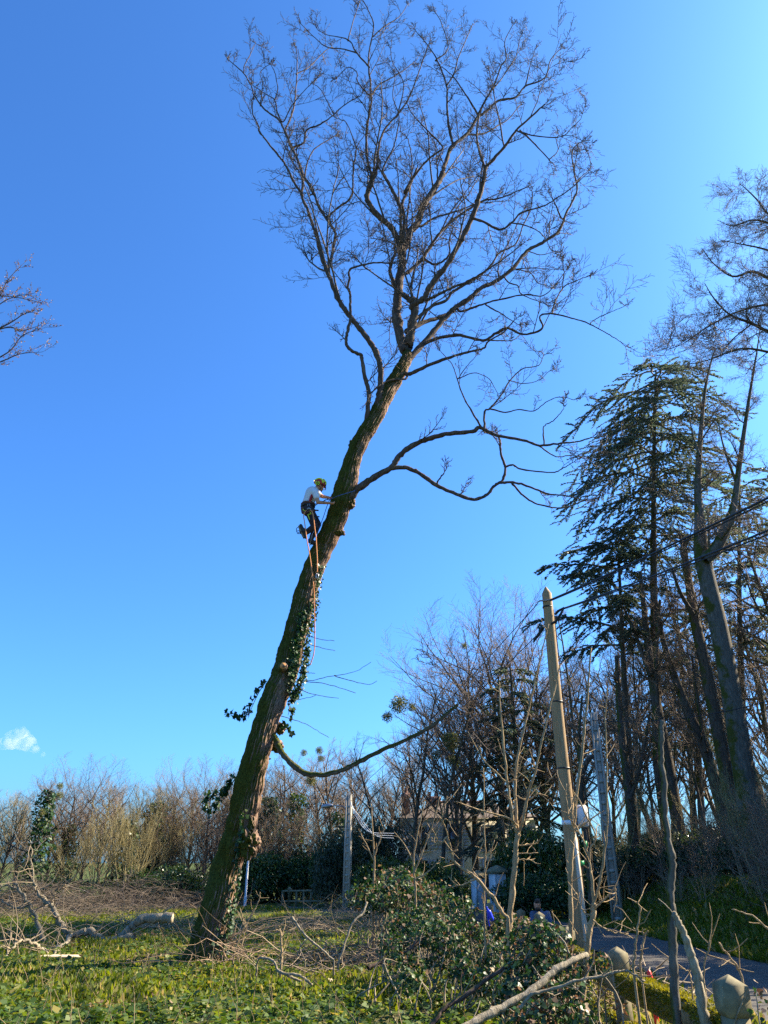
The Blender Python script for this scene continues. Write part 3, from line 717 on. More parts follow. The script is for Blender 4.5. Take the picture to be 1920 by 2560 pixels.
# -- thin shoots on the lower trunk
for pts in ([(945, 880), (1100, 850), (1290, 815), (1415, 745)], [(950, 885), (1090, 900), (1300, 965)], [(960, 550), (1060, 580), (1150, 588)], [(950, 600), (1060, 640), (1155, 660)], [(905, 940), (1040, 985), (1180, 1005)],
            [(780, 1140), (940, 1190), (1040, 1250), (1110, 1290)], [(1160, 845), (1280, 880), (1400, 905), (1460, 880)], [(830, 1005), (920, 1010), (1015, 985)], [(915, 815), (960, 820), (1010, 825)]):
    limb('Z4', pts, 2.6, 1.3, -.4, dense=.12, sides=5)

# -- twigs: shoots off every limb, shoots off the shoots
def grow_twigs():
    rnd = random.Random(8)
    tw = Tubes()
    def shoot(p, d, L, r, lvl):
        n = (7, 4, 2)[lvl] if lvl >= 0 else 10
        pts = [p]; rad = [r]; st = L / n; dd = Vector(d).normalized(); q = Vector(p); kids = []
        for i in range(n):
            dd = (dd + Vector((rnd.gauss(0, .10), rnd.gauss(0, .10), rnd.gauss(.04, .09)))).normalized()
            q = q + dd * st; pts.append(tuple(q)); rad.append(max(.0055, r * (1 - .62 * (i + 1) / n)))
            if lvl < 2:
                m = 2 if (rnd.random() < (.4 if lvl == 0 else .03)) else 1
                if lvl < 0: m = int(i > 1 and rnd.random() < .6)
                for _ in range(m):
                    a = Vector((rnd.gauss(0, 1), rnd.gauss(0, 1), rnd.gauss(.25, .8))); a = (a - dd * a.dot(dd)).normalized()
                    kids.append((tuple(q), dd * rnd.uniform(.5, .9) + a * .75, L * rnd.uniform(.20, .46), min(.017, rad[-1] * .8)))
        tw.add(pts, rad, 3 if lvl >= 0 else 5)
        for kd in kids: shoot(*kd, lvl + 1)
    cnt = 0
    for C, dense in limb_list:
        if dense <= 0: continue
        if C[0, 3] > .055 and C[-1, 2] > 12:                # long secondary branches fill the crown
            for q in range(4 if C[0, 3] > .09 else 2):
                i = rnd.randrange(len(C) // 3, len(C) - 2); T = Vector(C[i + 1, :3] - C[i, :3]).normalized()
                a = Vector((rnd.gauss(0, .8), rnd.gauss(0, 1.0), rnd.gauss(.3, .5))); a = (a - T * a.dot(T)).normalized()
                shoot(tuple(C[i, :3]), T * .9 + a * rnd.uniform(.4, .8) + Vector((0, 0, .35)), rnd.uniform(1.6, 3.4), min(.034, C[i, 3] * .5), -1)
        P = C[:, :3]; rr = C[:, 3]
        seg = np.linalg.norm(np.diff(P, axis=0), axis=1)
        acc = rnd.uniform(0, .4)
        for i in range(len(seg)):
            acc += seg[i] * dense * (1.15 if rr[i] < .08 else .45)
            while acc > 1:
                acc -= 1; cnt += 1
                t = rnd.random(); p = P[i] * (1 - t) + P[i + 1] * t
                T = Vector(P[i + 1] - P[i]).normalized()
                a = Vector((rnd.gauss(0, 1), rnd.gauss(0, 1.1), rnd.gauss(.3, .8))); a = (a - T * a.dot(T)).normalized()
                d = T * rnd.uniform(.25, .8) + a * .8 + Vector((0, 0, .25))
                L = rnd.uniform(.5, 1.7) * (1 - .3 * i / len(seg)) * (1.0 if rr[i] < .08 else .7)
                shoot(tuple(p), d, L, min(.019, max(.009, rr[i] * .5)), 0)
        # a leader continues each limb
        if dense < .2: continue
        T = Vector(P[-1] - P[-3]).normalized()
        for _ in range(2): shoot(tuple(P[-1]), T + Vector((rnd.gauss(0, .4), rnd.gauss(0, .4), rnd.gauss(.1, .35))), rnd.uniform(.22, .55), min(.011, rr[-1]), 0)
    g = Geo(); tw.into(g)
    obj('twigs', g.mesh('twigs', TREE_LOC, False), M_twig, tree, kind='stuff')
grow_twigs()

# -- ivy on the trunk
def on_trunk(py, ang, off=0.0):
    """point on the trunk surface at pixel height py; ang 0 = towards us, +90 deg = right"""
    i = int(np.argmin(np.abs(TRUNK_PY - py)))
    c = TCr[i, :3]; r = TCr[i, 3]
    T = norm(TCr[min(i + 2, len(TCr) - 1), :3] - TCr[max(i - 2, 0), :3])
    X = norm(np.cross(T, np.array([0, -1.0, 0]))) * -1
    if X[0] < 0: X = -X
    Yv = np.array([0, -1.0, 0]); Yv = norm(Yv - T * T.dot(Yv))
    n = math.cos(ang) * Yv + math.sin(ang) * X
    return c + n * (r + off), n, T
def proj_py(P):
    d = P - np.array([0, 0, CAM_Z]); zc = d[:, 1] * CP + d[:, 2] * SP; yc = -d[:, 1] * SP + d[:, 2] * CP
    return 1280 - FPX * yc / zc
TRUNK_PY = proj_py(TCr[:, :3])
def ivy_plant(name, stems, n_leaf, spread, label, size=(.05, .10), seed=0, hang=0.0, rad=.012):
    """stems: list of [(py, angle deg, off)], leaves thickly along them"""
    rng = np.random.default_rng(seed)
    p0 = on_trunk(stems[0][0][0], R(stems[0][0][1]), stems[0][0][2])[0]
    root = thing(name, tuple(p0), label, 'ivy', 'ivy on the leaning tree')
    tb = Tubes(); g2 = Geo(); per = n_leaf // len(stems)
    for st in stems:
        Pn = [on_trunk(py, R(a), off) for py, a, off in st]
        C = crom([p[0] for p in Pn], 8); Nn = crom([p[1] for p in Pn], 8)
        tb.add(list(C), list(np.linspace(rad, rad * .4, len(C))), 5)
        idx = rng.integers(0, len(C), per)
        P = C[idx] + norm(rng.normal(0, 1, (per, 3))) * rng.uniform(0, spread, per)[:, None]
        n = Nn[idx]
        dd = np.einsum('ij,ij->i', P - C[idx], n)
        P = P + n * np.where(dd < 0, -dd * 1.0, 0)[:, None] + n * rng.uniform(.01, .07, per)[:, None]
        D = rng.normal(0, .6, (per, 3)) + np.array([0, 0, -.7]) + n * .3
        U = n + rng.normal(0, .5, (per, 3))
        leaves(g2, P, D, U, rng.uniform(*size, per), 'ivy')
    obj('stem', tb.mesh('stem', tuple(p0)), M_dead, root)
    obj('leaves', g2.mesh('leaves', tuple(p0)), M_ivy, root, kind='stuff')
ivy_plant('ivy', [[(1722, 48, .03), (1650, 40, .02), (1560, 42, .02), (1480, 50, .02), (1420, 35, .02)], [(1735, 65, .05), (1690, 70, .08), (1630, 60, .05), (1560, 62, .05), (1500, 66, .03)], [(1700, 30, .02), (1650, 25, .02), (1600, 22, .02), (1540, 20, .02)], [(1745, 75, .06), (1715, 80, .08), (1660, 78, .08), (1620, 72, .06)]], 1900, .15,
          'glossy green ivy patch climbing the sunny side of the leaning trunk above the saw cut', seed=2, size=(.04, .078))
ivy_plant('ivy', [[(1720, -85, .0), (1745, -88, .06), (1780, -90, .10), (1805, -90, .12)], [(1790, -90, .10), (1808, -90, .25), (1803, -90, .42), (1805, -90, .55)]], 100, .11, 'dark ivy sprig hanging out from the shaded side of the leaning trunk', seed=3, size=(.07, .12))
ivy_plant('ivy', [[(1950, -88, .0), (1985, -90, .1), (2030, -90, .22)], [(1985, -90, .1), (2020, -90, .45), (2045, -88, .3)]], 130, .13, 'ivy sprig beside the lower trunk in front of the woodland', seed=4, size=(.07, .13))
ivy_plant('ivy', [[(2420, 30, .03), (2330, 40, .02), (2250, 45, .02), (2180, 38, .02), (2090, 20, .02), (2020, 10, .02)], [(2400, 60, .03), (2330, 62, .04), (2270, 62, .05), (2160, 50, .04)]], 300, .11, 'ivy with pale bare stems climbing from the foot of the leaning tree', seed=5, size=(.05, .10), rad=.018)
ivy_plant('ivy', [[(1742, 88, .02), (1765, 90, .08), (1780, 90, .1)], [(1800, 88, .02), (1806, 90, .14), (1822, 90, .3)]], 46, .08, 'few ivy leaves dangling below the ivy patch, over the low limb', seed=6, size=(.08, .13))
# ================================================================== people
def blob_mesh(name, caps, voxel=.012, smooth=4):
    """one continuous skin over tapered capsules [(p0, r0, p1, r1), ...]"""
    tb = Tubes()
    for (p0, r0, p1, r1) in caps:
        p0 = np.array(p0, float); p1 = np.array(p1, float); d = p1 - p0; L = np.linalg.norm(d)
        e = d / L if L > 1e-6 else np.array([0, 0, 1.0])
        if L < 1e-6: p1 = p0 + e * .001
        pts, rad = [], []
        for a in (-88, -60, -30, 0): pts.append(p0 + e * r0 * math.sin(R(a))); rad.append(r0 * math.cos(R(a)))
        for a in (0.01, 30, 60, 88): pts.append(p1 + e * r1 * math.sin(R(a))); rad.append(r1 * math.cos(R(a)))
        tb.add(pts, rad, 16)
    g = Geo(); tb.into(g)
    # close the tiny end holes
    me = g.mesh(name + '_raw')
    bm = bmesh.new(); bm.from_mesh(me); bmesh.ops.holes_fill(bm, edges=bm.edges, sides=0); bm.to_mesh(me); bm.free()
    o = bpy.data.objects.new(name + '_tmp', me); COL.objects.link(o)
    md = o.modifiers.new('r', 'REMESH'); md.mode = 'VOXEL'; md.voxel_size = voxel; md.use_smooth_shade = True
    ms = o.modifiers.new('s', 'SMOOTH'); ms.factor = .5; ms.iterations = smooth
    dg = bpy.context.evaluated_depsgraph_get(); dg.update()
    out = bpy.data.meshes.new_from_object(o.evaluated_get(dg)); out.name = name
    bpy.data.objects.remove(o); bpy.data.meshes.remove(me)
    out.materials.clear()
    return out
def shift(me, loc):
    me.transform(Matrix.Translation(-Vector(loc))); return me
M_skin = plain('skin', (0.55, 0.25, 0.13), 0.55, var=.08)
M_shirt = simple('white_cotton', [(0.3, (.62, .61, .62)), (.7, (.74, .73, .74))], 9, .9, .3, .01)
M_trous = simple('dark_trousers', [(0.3, (.022, .018, .020)), (.7, (.05, .036, .036))], 7, .9, .4, .01)
M_boot = plain('dark_leather', (.03, .026, .022), .6)
M_brown = plain('brown_webbing', (.13, .055, .04), .8)
M_redcl = plain('red_cloth', (.38, .02, .03), .85)
M_tan = plain('tan_sole', (.22, .16, .08), .8)
M_helm = plain('red_helmet', (.42, .04, .02), .3, var=.1)
M_yel = plain('lime_plastic', (.78, .85, .02), .4, var=.08)
M_orange_rope = simple('orange_rope', [(.4, (.55, .17, .06)), (.6, (.75, .32, .12))], 60, .85, .3, .003)
M_blue_rope = plain('blue_rope', (.05, .09, .20), .8)

YC = 16.80
def J(x, y, dy=0.0): return np.array(W(740 + x * .0859, 1180 + y * .0859, YC + dy))
def make_climber():
    foot = J(500, 1990, .05)
    root = thing('person', tuple(foot), 'climber in white T-shirt, dark trousers, red and lime helmet, roped to the leaning trunk', 'person')
    o = lambda n, me, m, p=root, **k: obj(n, shift(me, foot), m, p, **k)
    head, neck = J(680, 400), J(580, 500)
    chest, waist, pelv = J(470, 610), J(370, 850), J(360, 1020)
    shR, shL = J(560, 600, -.17), J(560, 590, .17)
    elR, haR = J(640, 880, -.24), J(985, 905, -.16)
    elL, haL = J(770, 715, .22), J(985, 750, .10)
    hipR, hipL = J(360, 1090, -.10), J(370, 1080, .10)
    knR, anR = J(540, 1590, -.14), J(290, 1760, -.12)
    knL, anL = J(640, 1530, .12), J(470, 1880, .10)
    up = np.array([0, 0, 1.0])
    # ---- body: one surface
    caps = [(head + up * .03, .098, head - up * .04, .088), (neck, .06, head - up * .05, .062), (neck, .07, chest, .15), (chest, .155, waist, .13), (waist, .13, pelv, .145),
            (chest, .12, shR, .072), (chest, .12, shL, .072), (shR, .068, elR, .050), (elR, .050, haR, .034), (shL, .068, elL, .050), (elL, .050, haL, .034),
            (pelv, .13, hipR, .105), (pelv, .13, hipL, .105), (hipR, .098, knR, .066), (knR, .064, anR, .045), (hipL, .098, knL, .066), (knL, .064, anL, .045)]
    hd = norm(np.array(J(790, 480) - J(690, 340)))         # where the face points: right and down
    fw = np.array([.86, 0, -.5]);
    caps += [(head + fw * .085 - up * .02, .022, head + fw * .105 - up * .045, .018), (head + fw * .06 - up * .09, .04, head + fw * .07 - up * .10, .03)]   # nose, chin
    for dy in (-.09, .09): caps.append((head + np.array([0, dy, -.01]), .022, head + np.array([-.01, dy, .02]), .018))                                     # ears
    # hands: palm, four fingers curled round the lanyard, thumb from the side
    for ha, el, s in ((haR, elR, -1), (haL, elL, 1)):
        f = norm(ha - el); side = np.array([0, 1.0, 0]); nrm = norm(np.cross(f, side))
        pe = ha + f * .075
        caps.append((ha, .032, pe, .034))
        for i, ln in enumerate((.062, .075, .07, .055)):
            b = pe + side * (i - 1.5) * .020
            m1 = b + f * ln * .55 + nrm * .012; m2 = m1 + f * ln * .2 + nrm * .035
            caps += [(b, .0125, m1, .011), (m1, .011, m2, .0095)]
        t0 = ha + f * .02 + side * s * -.034; t1 = t0 + f * .035 + side * s * -.02; t2 = t1 + f * .03 + nrm * .02
        caps += [(t0, .015, t1, .013), (t1, .013, t2, .011)]
    body = o('body', blob_mesh('body', caps, .015, 3), M_skin)
    # ---- T-shirt
    e1 = shR + (elR - shR) * .52; e2 = shL + (elL - shL) * .52
    o('t_shirt', blob_mesh('t_shirt', [(neck - up * .02, .085, chest, .172), (chest, .176, waist, .150), (waist, .150, J(350, 900), .152), (chest, .14, shR, .092), (chest, .14, shL, .092), (shR, .090, e1, .078), (shL, .090, e2, .078)], .019, 4), M_shirt)
    o('side_panel', blob_mesh('side_panel', [(J(465, 680, -.165), .035, J(400, 850, -.155), .03)], .008, 2), M_redcl)
    # ---- trousers
    tr = [(J(355, 900), .150, pelv, .158), (pelv, .145, hipR, .12), (pelv, .145, hipL, .12), (hipR, .118, knR, .088), (knR, .086, anR, .070), (hipL, .118, knL, .088), (knL, .086, anL, .072)]
    o('trousers', blob_mesh('trousers', tr, .019, 4), M_trous)
    # ---- boots with sole, spur iron
    for an, toe, heel, dy in ((anR, J(280, 1900, -.12), J(140, 1560, -.12), -.12), (anL, J(560, 2060, .08), J(400, 1980, .10), .10)):
        b = o('boot', blob_mesh('boot', [(an, .066, (an + heel) / 2 + (toe - heel) * .1, .058), (heel, .045, (heel + toe) / 2, .052), ((heel + toe) / 2, .052, toe, .042)], .011, 3), M_boot)
        nrm = norm(np.cross(norm(toe - heel), np.array([0, 1.0, 0])))
        if nrm.dot(an - (heel + toe) / 2) > 0: nrm = -nrm
        g = Geo(); tb = Tubes()
        for w in (-.028, 0, .028):
            tb.add([heel + nrm * .05 + np.array([0, w, 0]), (heel + toe) / 2 + nrm * .055 + np.array([0, w, 0]), toe + nrm * .045 + np.array([0, w, 0])], [.022, .024, .018], 6)
        tb.into(g); o('sole', g.mesh('sole', (0, 0, 0), True), M_tan if dy < 0 else M_boot, b)
        # spur: shank along the shin, stirrup under the boot, gaff
        sh = norm((knR if dy < 0 else knL) - an)
        tb = Tubes(); c = (heel + toe) / 2
        a1 = an + sh * .25 + np.array([0, -.07, 0]); a2 = an + np.array([0, -.075, 0]); a3 = c + nrm * .085 + np.array([0, -.06, 0]); a4 = c + nrm * .085 + np.array([0, .06, 0]); a5 = an + np.array([0, .07, 0])
        tb.add([a1, a2, a3, a4, a5], [.009] * 5, 6)
        gd = norm(nrm + np.array([.2, 0, -.3])); tb.add([a3, a3 + gd * .05, a3 + gd * .09], [.011, .008, .001], 6)
        if dy < 0:   # ring-shaped stirrup seen beyond the lifted boot
            ring = [J(75 + 62 * math.cos(t), 1705 + 95 * math.sin(t) + 20 * math.cos(t), -.15) for t in np.linspace(0, 2 * math.pi, 13)]
            tb.add(ring, [.010] * 13, 6); tb.add([J(15, 1720, -.15), J(130, 1700, -.15)], [.009] * 2, 6); tb.add([J(130, 1700, -.15), J(200, 1700, -.13)], [.012] * 2, 6)
        o('spur_iron', tb.mesh('spur_iron'), M_steel if dy > 0 else M_black, b)
    # ---- helmet
    hc = head + up * .055 + fw * .015
    bm = bmesh.new(); bmesh.ops.create_uvsphere(bm, u_segments=32, v_segments=20, radius=1.0)
    tilt = Matrix.Rotation(R(24), 3, 'Y')
    for v in bm.verts:
        c = v.co.copy()
        if c.z < -.18: c.z = -.18 + (c.z + .18) * .12
        c = Vector((c.x * .168, c.y * .130, c.z * .150))
        v.co = tilt @ c
    for f in bm.faces: f.smooth = True
    me = bpy.data.meshes.new('helmet'); bm.to_mesh(me); bm.free(); me.transform(Matrix.Translation(Vector(hc)))
    hel = o('helmet', me, M_helm, label='red climbing helmet with lime bands and ear muffs')
    def on_hel(az, el, k=1.03):
        c = Vector((math.cos(el) * math.cos(az) * .168, math.cos(el) * math.sin(az) * .130, math.sin(el) * .150)) * k
        return np.array(Vector(hc) + tilt @ c)
    for band in ([(-150, 8), (-130, 35), (-95, 45), (-70, 30), (-58, 5)], [(-30, 50), (-22, 30), (-20, 8)], [(-70, 62), (-45, 56), (-40, 25)], [(150, 8), (130, 35), (95, 45), (70, 30), (58, 5)], [(165, 40), (180, 20), (195, 5)]):
        tb = Tubes(); P = crom([on_hel(R(a), R(e), 1.0) for a, e in band], 4); tb.add(list(P), [.022] * len(P), 8)
        o('lime_band', tb.mesh('lime_band'), M_yel, hel)
    for s in (-1, 1):
        c = head + np.array([-.035, s * .115, .0])
        tb = Tubes(); tb.add([c + np.array([0, -s * .03, 0]), c, c + np.array([0, s * .028, 0]), c + np.array([0, s * .03, 0])], [.042, .058, .052, .001], 20)
        mf = o('ear_muff', tb.mesh('ear_muff'), M_black, hel)
        tb = Tubes(); ring = [c + np.array([.045 * math.cos(t), s * .028, .048 * math.sin(t)]) for t in np.linspace(0, 2 * math.pi, 17)]; tb.add(ring, [.011] * 17, 6)
        tb.add([c + np.array([-.02, s * .028, -.015]), c + np.array([.02, s * .028, .015])], [.01, .01], 6)
        o('muff_ring', tb.mesh('muff_ring'), M_yel, mf)
    tb = Tubes()   # mesh visor wires and chin strap
    vis = [on_hel(R(a), R(-6), 1.06) + np.array([.0, 0, -.055]) for a in (-70, -45, -20, 0, 20, 45, 70)]
    tb.add(vis, [.008] * 7, 6)
    for a in (-60, -40, -20, 0, 20, 40, 60): tb.add([on_hel(R(a), R(0), 1.02), on_hel(R(a), R(-4), 1.06) + np.array([0, 0, -.05])], [.005] * 2, 5)
    o('visor', tb.mesh('visor'), M_black, hel)
    tb = Tubes(); tb.add([head + np.array([.0, -.10, -.02]), head + fw * .07 + np.array([0, -.03, -.13]), head + fw * .07 + np.array([0, .03, -.13]), head + np.array([.0, .10, -.02])], [.008] * 4, 5)
    o('chin_strap', tb.mesh('chin_strap'), M_black, hel)
    # ---- harness: belt, leg loops, gear
    ax = norm(waist - pelv)
    def loop(c, ax, r, n=17, rad=.03, sq=1.0):
        u = norm(np.cross(ax, np.array([0, 1.0, 0]))); v = np.array([0, 1.0, 0])
        tb = Tubes(); P = [c + u * r * math.cos(t) + v * r * sq * math.sin(t) for t in np.linspace(0, 2 * math.pi, n)]; tb.add(P, [rad] * n, 7); return tb
    h = o('harness', loop(J(355, 950), ax, .155, rad=.036).mesh('harness'), M_brown)
    o('belt_pad', loop(J(345, 1010), ax, .158, rad=.03).mesh('belt_pad'), M_black, h)
    o('leg_loop', loop(hipR + (knR - hipR) * .22, norm(knR - hipR), .118, rad=.022).mesh('leg_loop'), M_brown, h)
    o('leg_loop', loop(hipL + (knL - hipL) * .22, norm(knL - hipL), .118, rad=.022).mesh('leg_loop'), M_brown, h)
    tb = Tubes(); c = J(365, 985, -.19); tb.add([c + np.array([.03 * math.cos(t), 0, .06 * math.sin(t)]) for t in np.linspace(0, 2 * math.pi, 13)], [.007] * 13, 6)
    o('karabiner', tb.mesh('karabiner'), M_steel, h)
    tb = Tubes(); tb.add([J(320, 1085, -.2), J(370, 1060, -.2), J(440, 1085, -.2)], [.022, .03, .022], 8); o('rope_device', tb.mesh('rope_device'), M_steel, h)
    tb = Tubes(); tb.add([J(540, 1110, -.1), J(655, 1120, -.1), J(662, 1121, -.1)], [.02, .02, .001], 8); o('tool_handle', tb.mesh('tool_handle'), M_boot, h)
    tb = Tubes(); tb.add([J(590, 1290, -.1), J(680, 1305, -.1), J(686, 1306, -.1)], [.018, .018, .001], 8); o('tool_handle', tb.mesh('tool_handle'), M_boot, h)
    tb = Tubes()
    for a, b2, c2 in (((405, 1160), (430, 1200), (440, 1225)), ((345, 1235), (400, 1225), (435, 1220)), ((345, 1240), (365, 1300), (400, 1390)), ((205, 1080), (235, 1130), (275, 1125))):
        tb.add([J(*a, -.225), J(*b2, -.235), J(*c2, -.225)], [.008, .009, .006], 5)
    o('lime_trim', tb.mesh('lime_trim'), M_yel, h)
    o('tool_pouch', blob_mesh('tool_pouch', [(J(190, 1060, -.13), .05, J(210, 1180, -.14), .045)], .01, 2), M_brown, h)
    return root
make_climber()

def rope(name, pts, mat, label, r=.011, cat='rope', n=8, group=None, sides=7):
    C = crom(pts, n); o = pts[0]
    tb = Tubes(); tb.add(list(C), [r] * len(C), sides)
    ob = obj(name, tb.mesh(name, o), mat, None, label=label, cat=cat, group=group); ob.location = o; return ob
def JS(x, y, Y): return W(x, y, Y)
rope('climbing_rope', [J(300, 1120, -.24), J(250, 1180, -.28), J(225, 1300, -.30), J(255, 1500, -.32), J(285, 1750, -.34), J(330, 2050, -.36), JS(774, 1385, 16.42), JS(780, 1430, 16.36), JS(785, 1480, 16.34), JS(786, 1530, 16.33), JS(787, 1580, 16.33), JS(785, 1630, 16.33), JS(776, 1662, 16.33)], M_orange_rope,
     'long orange climbing rope hanging free beside the ivy patch below the climber', .012)
rope('rope_tail', [J(420, 1110, -.24), J(470, 1160, -.30), J(505, 1300, -.33), J(545, 1650, -.35), J(580, 1900, -.36), JS(791, 1365, 16.42), JS(793, 1400, 16.40), JS(793, 1430, 16.40)], M_orange_rope,
     'orange rope end with metal clip lying against the leaning trunk under the climber', .014)
tb = Tubes(); c = np.array(JS(793, 1440, 16.38)); tb.add([c + np.array([.03 * math.cos(t), 0, .07 * math.sin(t)]) for t in np.linspace(0, 2 * math.pi, 13)], [.012] * 13, 6)
kb = obj('karabiner', tb.mesh('karabiner', tuple(c)), M_steel, None, label='steel karabiner at the lower end of the orange rope tail', cat='karabiner'); kb.location = tuple(c)
# lanyard round the trunk and the blue line to the boot
rope('lanyard', [J(545, 985, -.1), J(700, 885, -.22), J(790, 860, -.25), J(850, 810, -.3), J(990, 800, -.4), JS(845, 1240, 16.30), JS(884, 1228, 16.55), JS(890, 1226, 17.0), JS(868, 1236, 17.5), JS(838, 1244, 17.35), J(985, 760, .2), J(700, 900, .1), J(540, 930, .1)], M_blue_rope,
     'pale flip-line lanyard round the leaning trunk at the climber\'s hands', .010)
rope('blue_line', [J(1050, 640, .05), J(960, 850, .05), J(905, 985, .02), J(800, 1300, .0), J(715, 1530, -.02), J(620, 1800, -.03)], M_blue_rope, 'taut blue line from the trunk past the climber\'s knee', .009)

# ------------------------------------------------ the person beyond the bush
def make_bystander():
    Yp = 22.0; g0 = W(1348, 2275, Yp)
    x, zg = g0[0], Gf(g0[0], Yp)
    topz = W(1350, 2250, Yp)[2]
    root = thing('person', (x, Yp, zg), 'crouching person in blue-grey sweatshirt looking down behind the ivy bush', 'person')
    o = lambda n, me, m, p=root, **k: obj(n, shift(me, (x, Yp, zg)), m, p, **k)
    Mh = simple('blue_sweatshirt', [(.3, (.055, .085, .15)), (.7, (.10, .14, .22))], 8, .9, .3, .01)
    Mt = simple('denim', [(.3, (.02, .03, .05)), (.7, (.05, .06, .09))], 8, .9, .3, .01)
    Mhair = plain('brown_hair', (.035, .022, .014), .7)
    A = lambda dx, dy, z: np.array([x + dx, Yp + dy, z])
    hd = A(-.05, -.06, topz - .125)
    ne, ch, wa = A(0, 0, topz - .25), A(.03, .03, topz - .45), A(.06, .1, topz - .75)
    pe = A(.05, .16, max(zg + .32, topz - .92))
    sl, sr = A(-.17, .0, topz - .33), A(.21, .03, topz - .33)
    el, er = A(-.24, -.12, topz - .62), A(.28, -.10, topz - .62)
    hl, hr = A(-.12, -.33, topz - .78), A(.14, -.33, topz - .78)
    kl, kr = A(-.2, -.22, zg + .50), A(.24, -.22, zg + .50)
    al, ar = A(-.17, .02, zg + .09), A(.22, .02, zg + .09)
    caps = [(hd + np.array([0, 0, .03]), .092, hd - np.array([0, .0, .035]), .082), (ne, .055, hd, .055), (ne, .07, ch, .14), (ch, .15, wa, .13), (wa, .13, pe, .15), (ch, .12, sl, .07), (ch, .12, sr, .07), (sl, .065, el, .05), (el, .05, hl, .033), (sr, .065, er, .05), (er, .05, hr, .033),
            (pe, .12, kl, .07), (kl, .066, al, .045), (pe, .12, kr, .07), (kr, .066, ar, .045), (hd + np.array([-.03, -.085, -.02]), .022, hd + np.array([-.035, -.10, -.04]), .018)]
    for h, e in ((hl, el), (hr, er)):
        f = norm(h - e); caps.append((h, .03, h + f * .08, .03))
        for i in range(4):
            b = h + f * .08 + np.array([(i - 1.5) * .019, 0, 0]); caps.append((b, .011, b + f * (.055 + .01 * (i in (1, 2))) + np.array([0, 0, -.02]), .009))
        caps.append((h + f * .02 + np.array([.03, 0, 0]), .013, h + f * .07 + np.array([.05, 0, -.01]), .010))
    o('body', blob_mesh('body', caps, .016, 3), M_skin)
    o('sweatshirt', blob_mesh('sweatshirt', [(ne, .085, ch, .165), (ch, .172, wa, .155), (wa, .155, pe, .165), (ch, .14, sl, .09), (ch, .14, sr, .09), (sl, .085, el, .068), (el, .066, hl, .046), (sr, .085, er, .068), (er, .066, hr, .046)], .022, 4), Mh)
    o('trousers', blob_mesh('trousers', [(pe, .165, kl, .088), (kl, .084, al, .066), (pe, .165, kr, .088), (kr, .084, ar, .066)], .022, 3), Mt)
    o('hair', blob_mesh('hair', [(hd + np.array([.01, .02, .05]), .094, hd + np.array([0, .04, -.01]), .088), (hd + np.array([-.01, -.03, .09]), .07, hd + np.array([.03, .03, .10]), .07)], .012, 2), Mhair)
    o('beard', blob_mesh('beard', [(hd + np.array([-.03, -.06, -.085]), .045, hd + np.array([.03, -.05, -.08]), .04)], .010, 2), Mhair)
    for a in (al, ar): o('boot', blob_mesh('boot', [(a, .06, a + np.array([0, 0, -.035]), .05), (a + np.array([0, .05, -.045]), .045, a + np.array([-.02, -.16, -.05]), .04)], .012, 2), M_boot)
make_bystander()
# ================================================================== bare trees
def grow_tree(seed, H=12.0, r0=.16, trunk=.45, n1=12, L1=.38, ang=(28, 60), levels=3, kids=(9, 7, 3), wig=.16, up=.10, lean=(0, 0), tw=.008, ratio=(.36, .40, .45), multi=1, rmin=.006, flat=1.0, tp=.75):
    """returns (wood Tubes, twig Tubes); base at the origin, height about H"""
    rnd = random.Random(seed); wood, twig = Tubes(), Tubes()
    def br(p, d, L, r, lvl):
        n = (9, 6, 5, 4, 3)[lvl] if lvl else 10
        q = Vector(p); dd = Vector(d).normalized(); pts = [tuple(q)]; rad = [r]; dirs = []
        st = L / n
        for i in range(n):
            w = wig * (.35 if lvl == 0 else 1.0)
            dd = (dd + Vector((rnd.gauss(0, w), rnd.gauss(0, w), rnd.gauss(up if lvl else 0, w * .7)))).normalized()
            q = q + dd * st; pts.append(tuple(q)); dirs.append(dd.copy())
            t = (i + 1) / n
            rad.append(max(rmin * .6, r * (1 - (.80 if lvl == 0 else .75) * t)))
        (wood if lvl < 2 else twig).add(pts, rad, (8, 5, 3, 3, 3)[lvl])
        if lvl >= levels: return
        nk = n1 if lvl == 0 else kids[lvl - 1]
        for k in range(nk):
            t = (trunk + (1 - trunk) * (k + rnd.random()) / nk) if lvl == 0 else .15 + .85 * (k + rnd.random()) / nk
            t = min(.985, t); f = t * n; i = min(n - 1, int(f)); u = f - i
            pp = Vector(pts[i]).lerp(Vector(pts[i + 1]), u); rr = rad[i] * (1 - u) + rad[i + 1] * u
            dv = dirs[i]
            a = Vector((rnd.gauss(0, 1), rnd.gauss(0, 1), rnd.gauss(.1, .7))); a = (a - dv * a.dot(dv)).normalized()
            if lvl == 0:
                az = k * 2.4 + rnd.uniform(-.5, .5); a = Vector((math.cos(az), math.sin(az) * flat, 0)); a = (a - dv * a.dot(dv)).normalized()
            th = R(rnd.uniform(*ang))
            LL = (H * L1 * (1.15 - tp * (t - trunk) / (1 - trunk + 1e-6)) if lvl == 0 else L * ratio[lvl - 1] * (1.25 - .5 * t)) * rnd.uniform(.75, 1.2)
            br(tuple(pp), dv * math.cos(th) + a * math.sin(th), LL, max(rmin, min(rr * .72, (r0 * .42 if lvl == 0 else rr * .6) if lvl < 2 else tw)), lvl + 1)
    for m in range(multi):
        a = m * 2 * math.pi / multi + rnd.random(); s = 0 if multi == 1 else 1
        br((.25 * s * math.cos(a), .25 * s * math.sin(a), -.15), Vector((lean[0] + .22 * s * math.cos(a), lean[1] + .22 * s * math.sin(a), 1)), H * (.93 if multi == 1 else rnd.uniform(.7, .93)), r0 / (1 if multi == 1 else 1.4), 0)
    return wood, twig
PROTO = {}
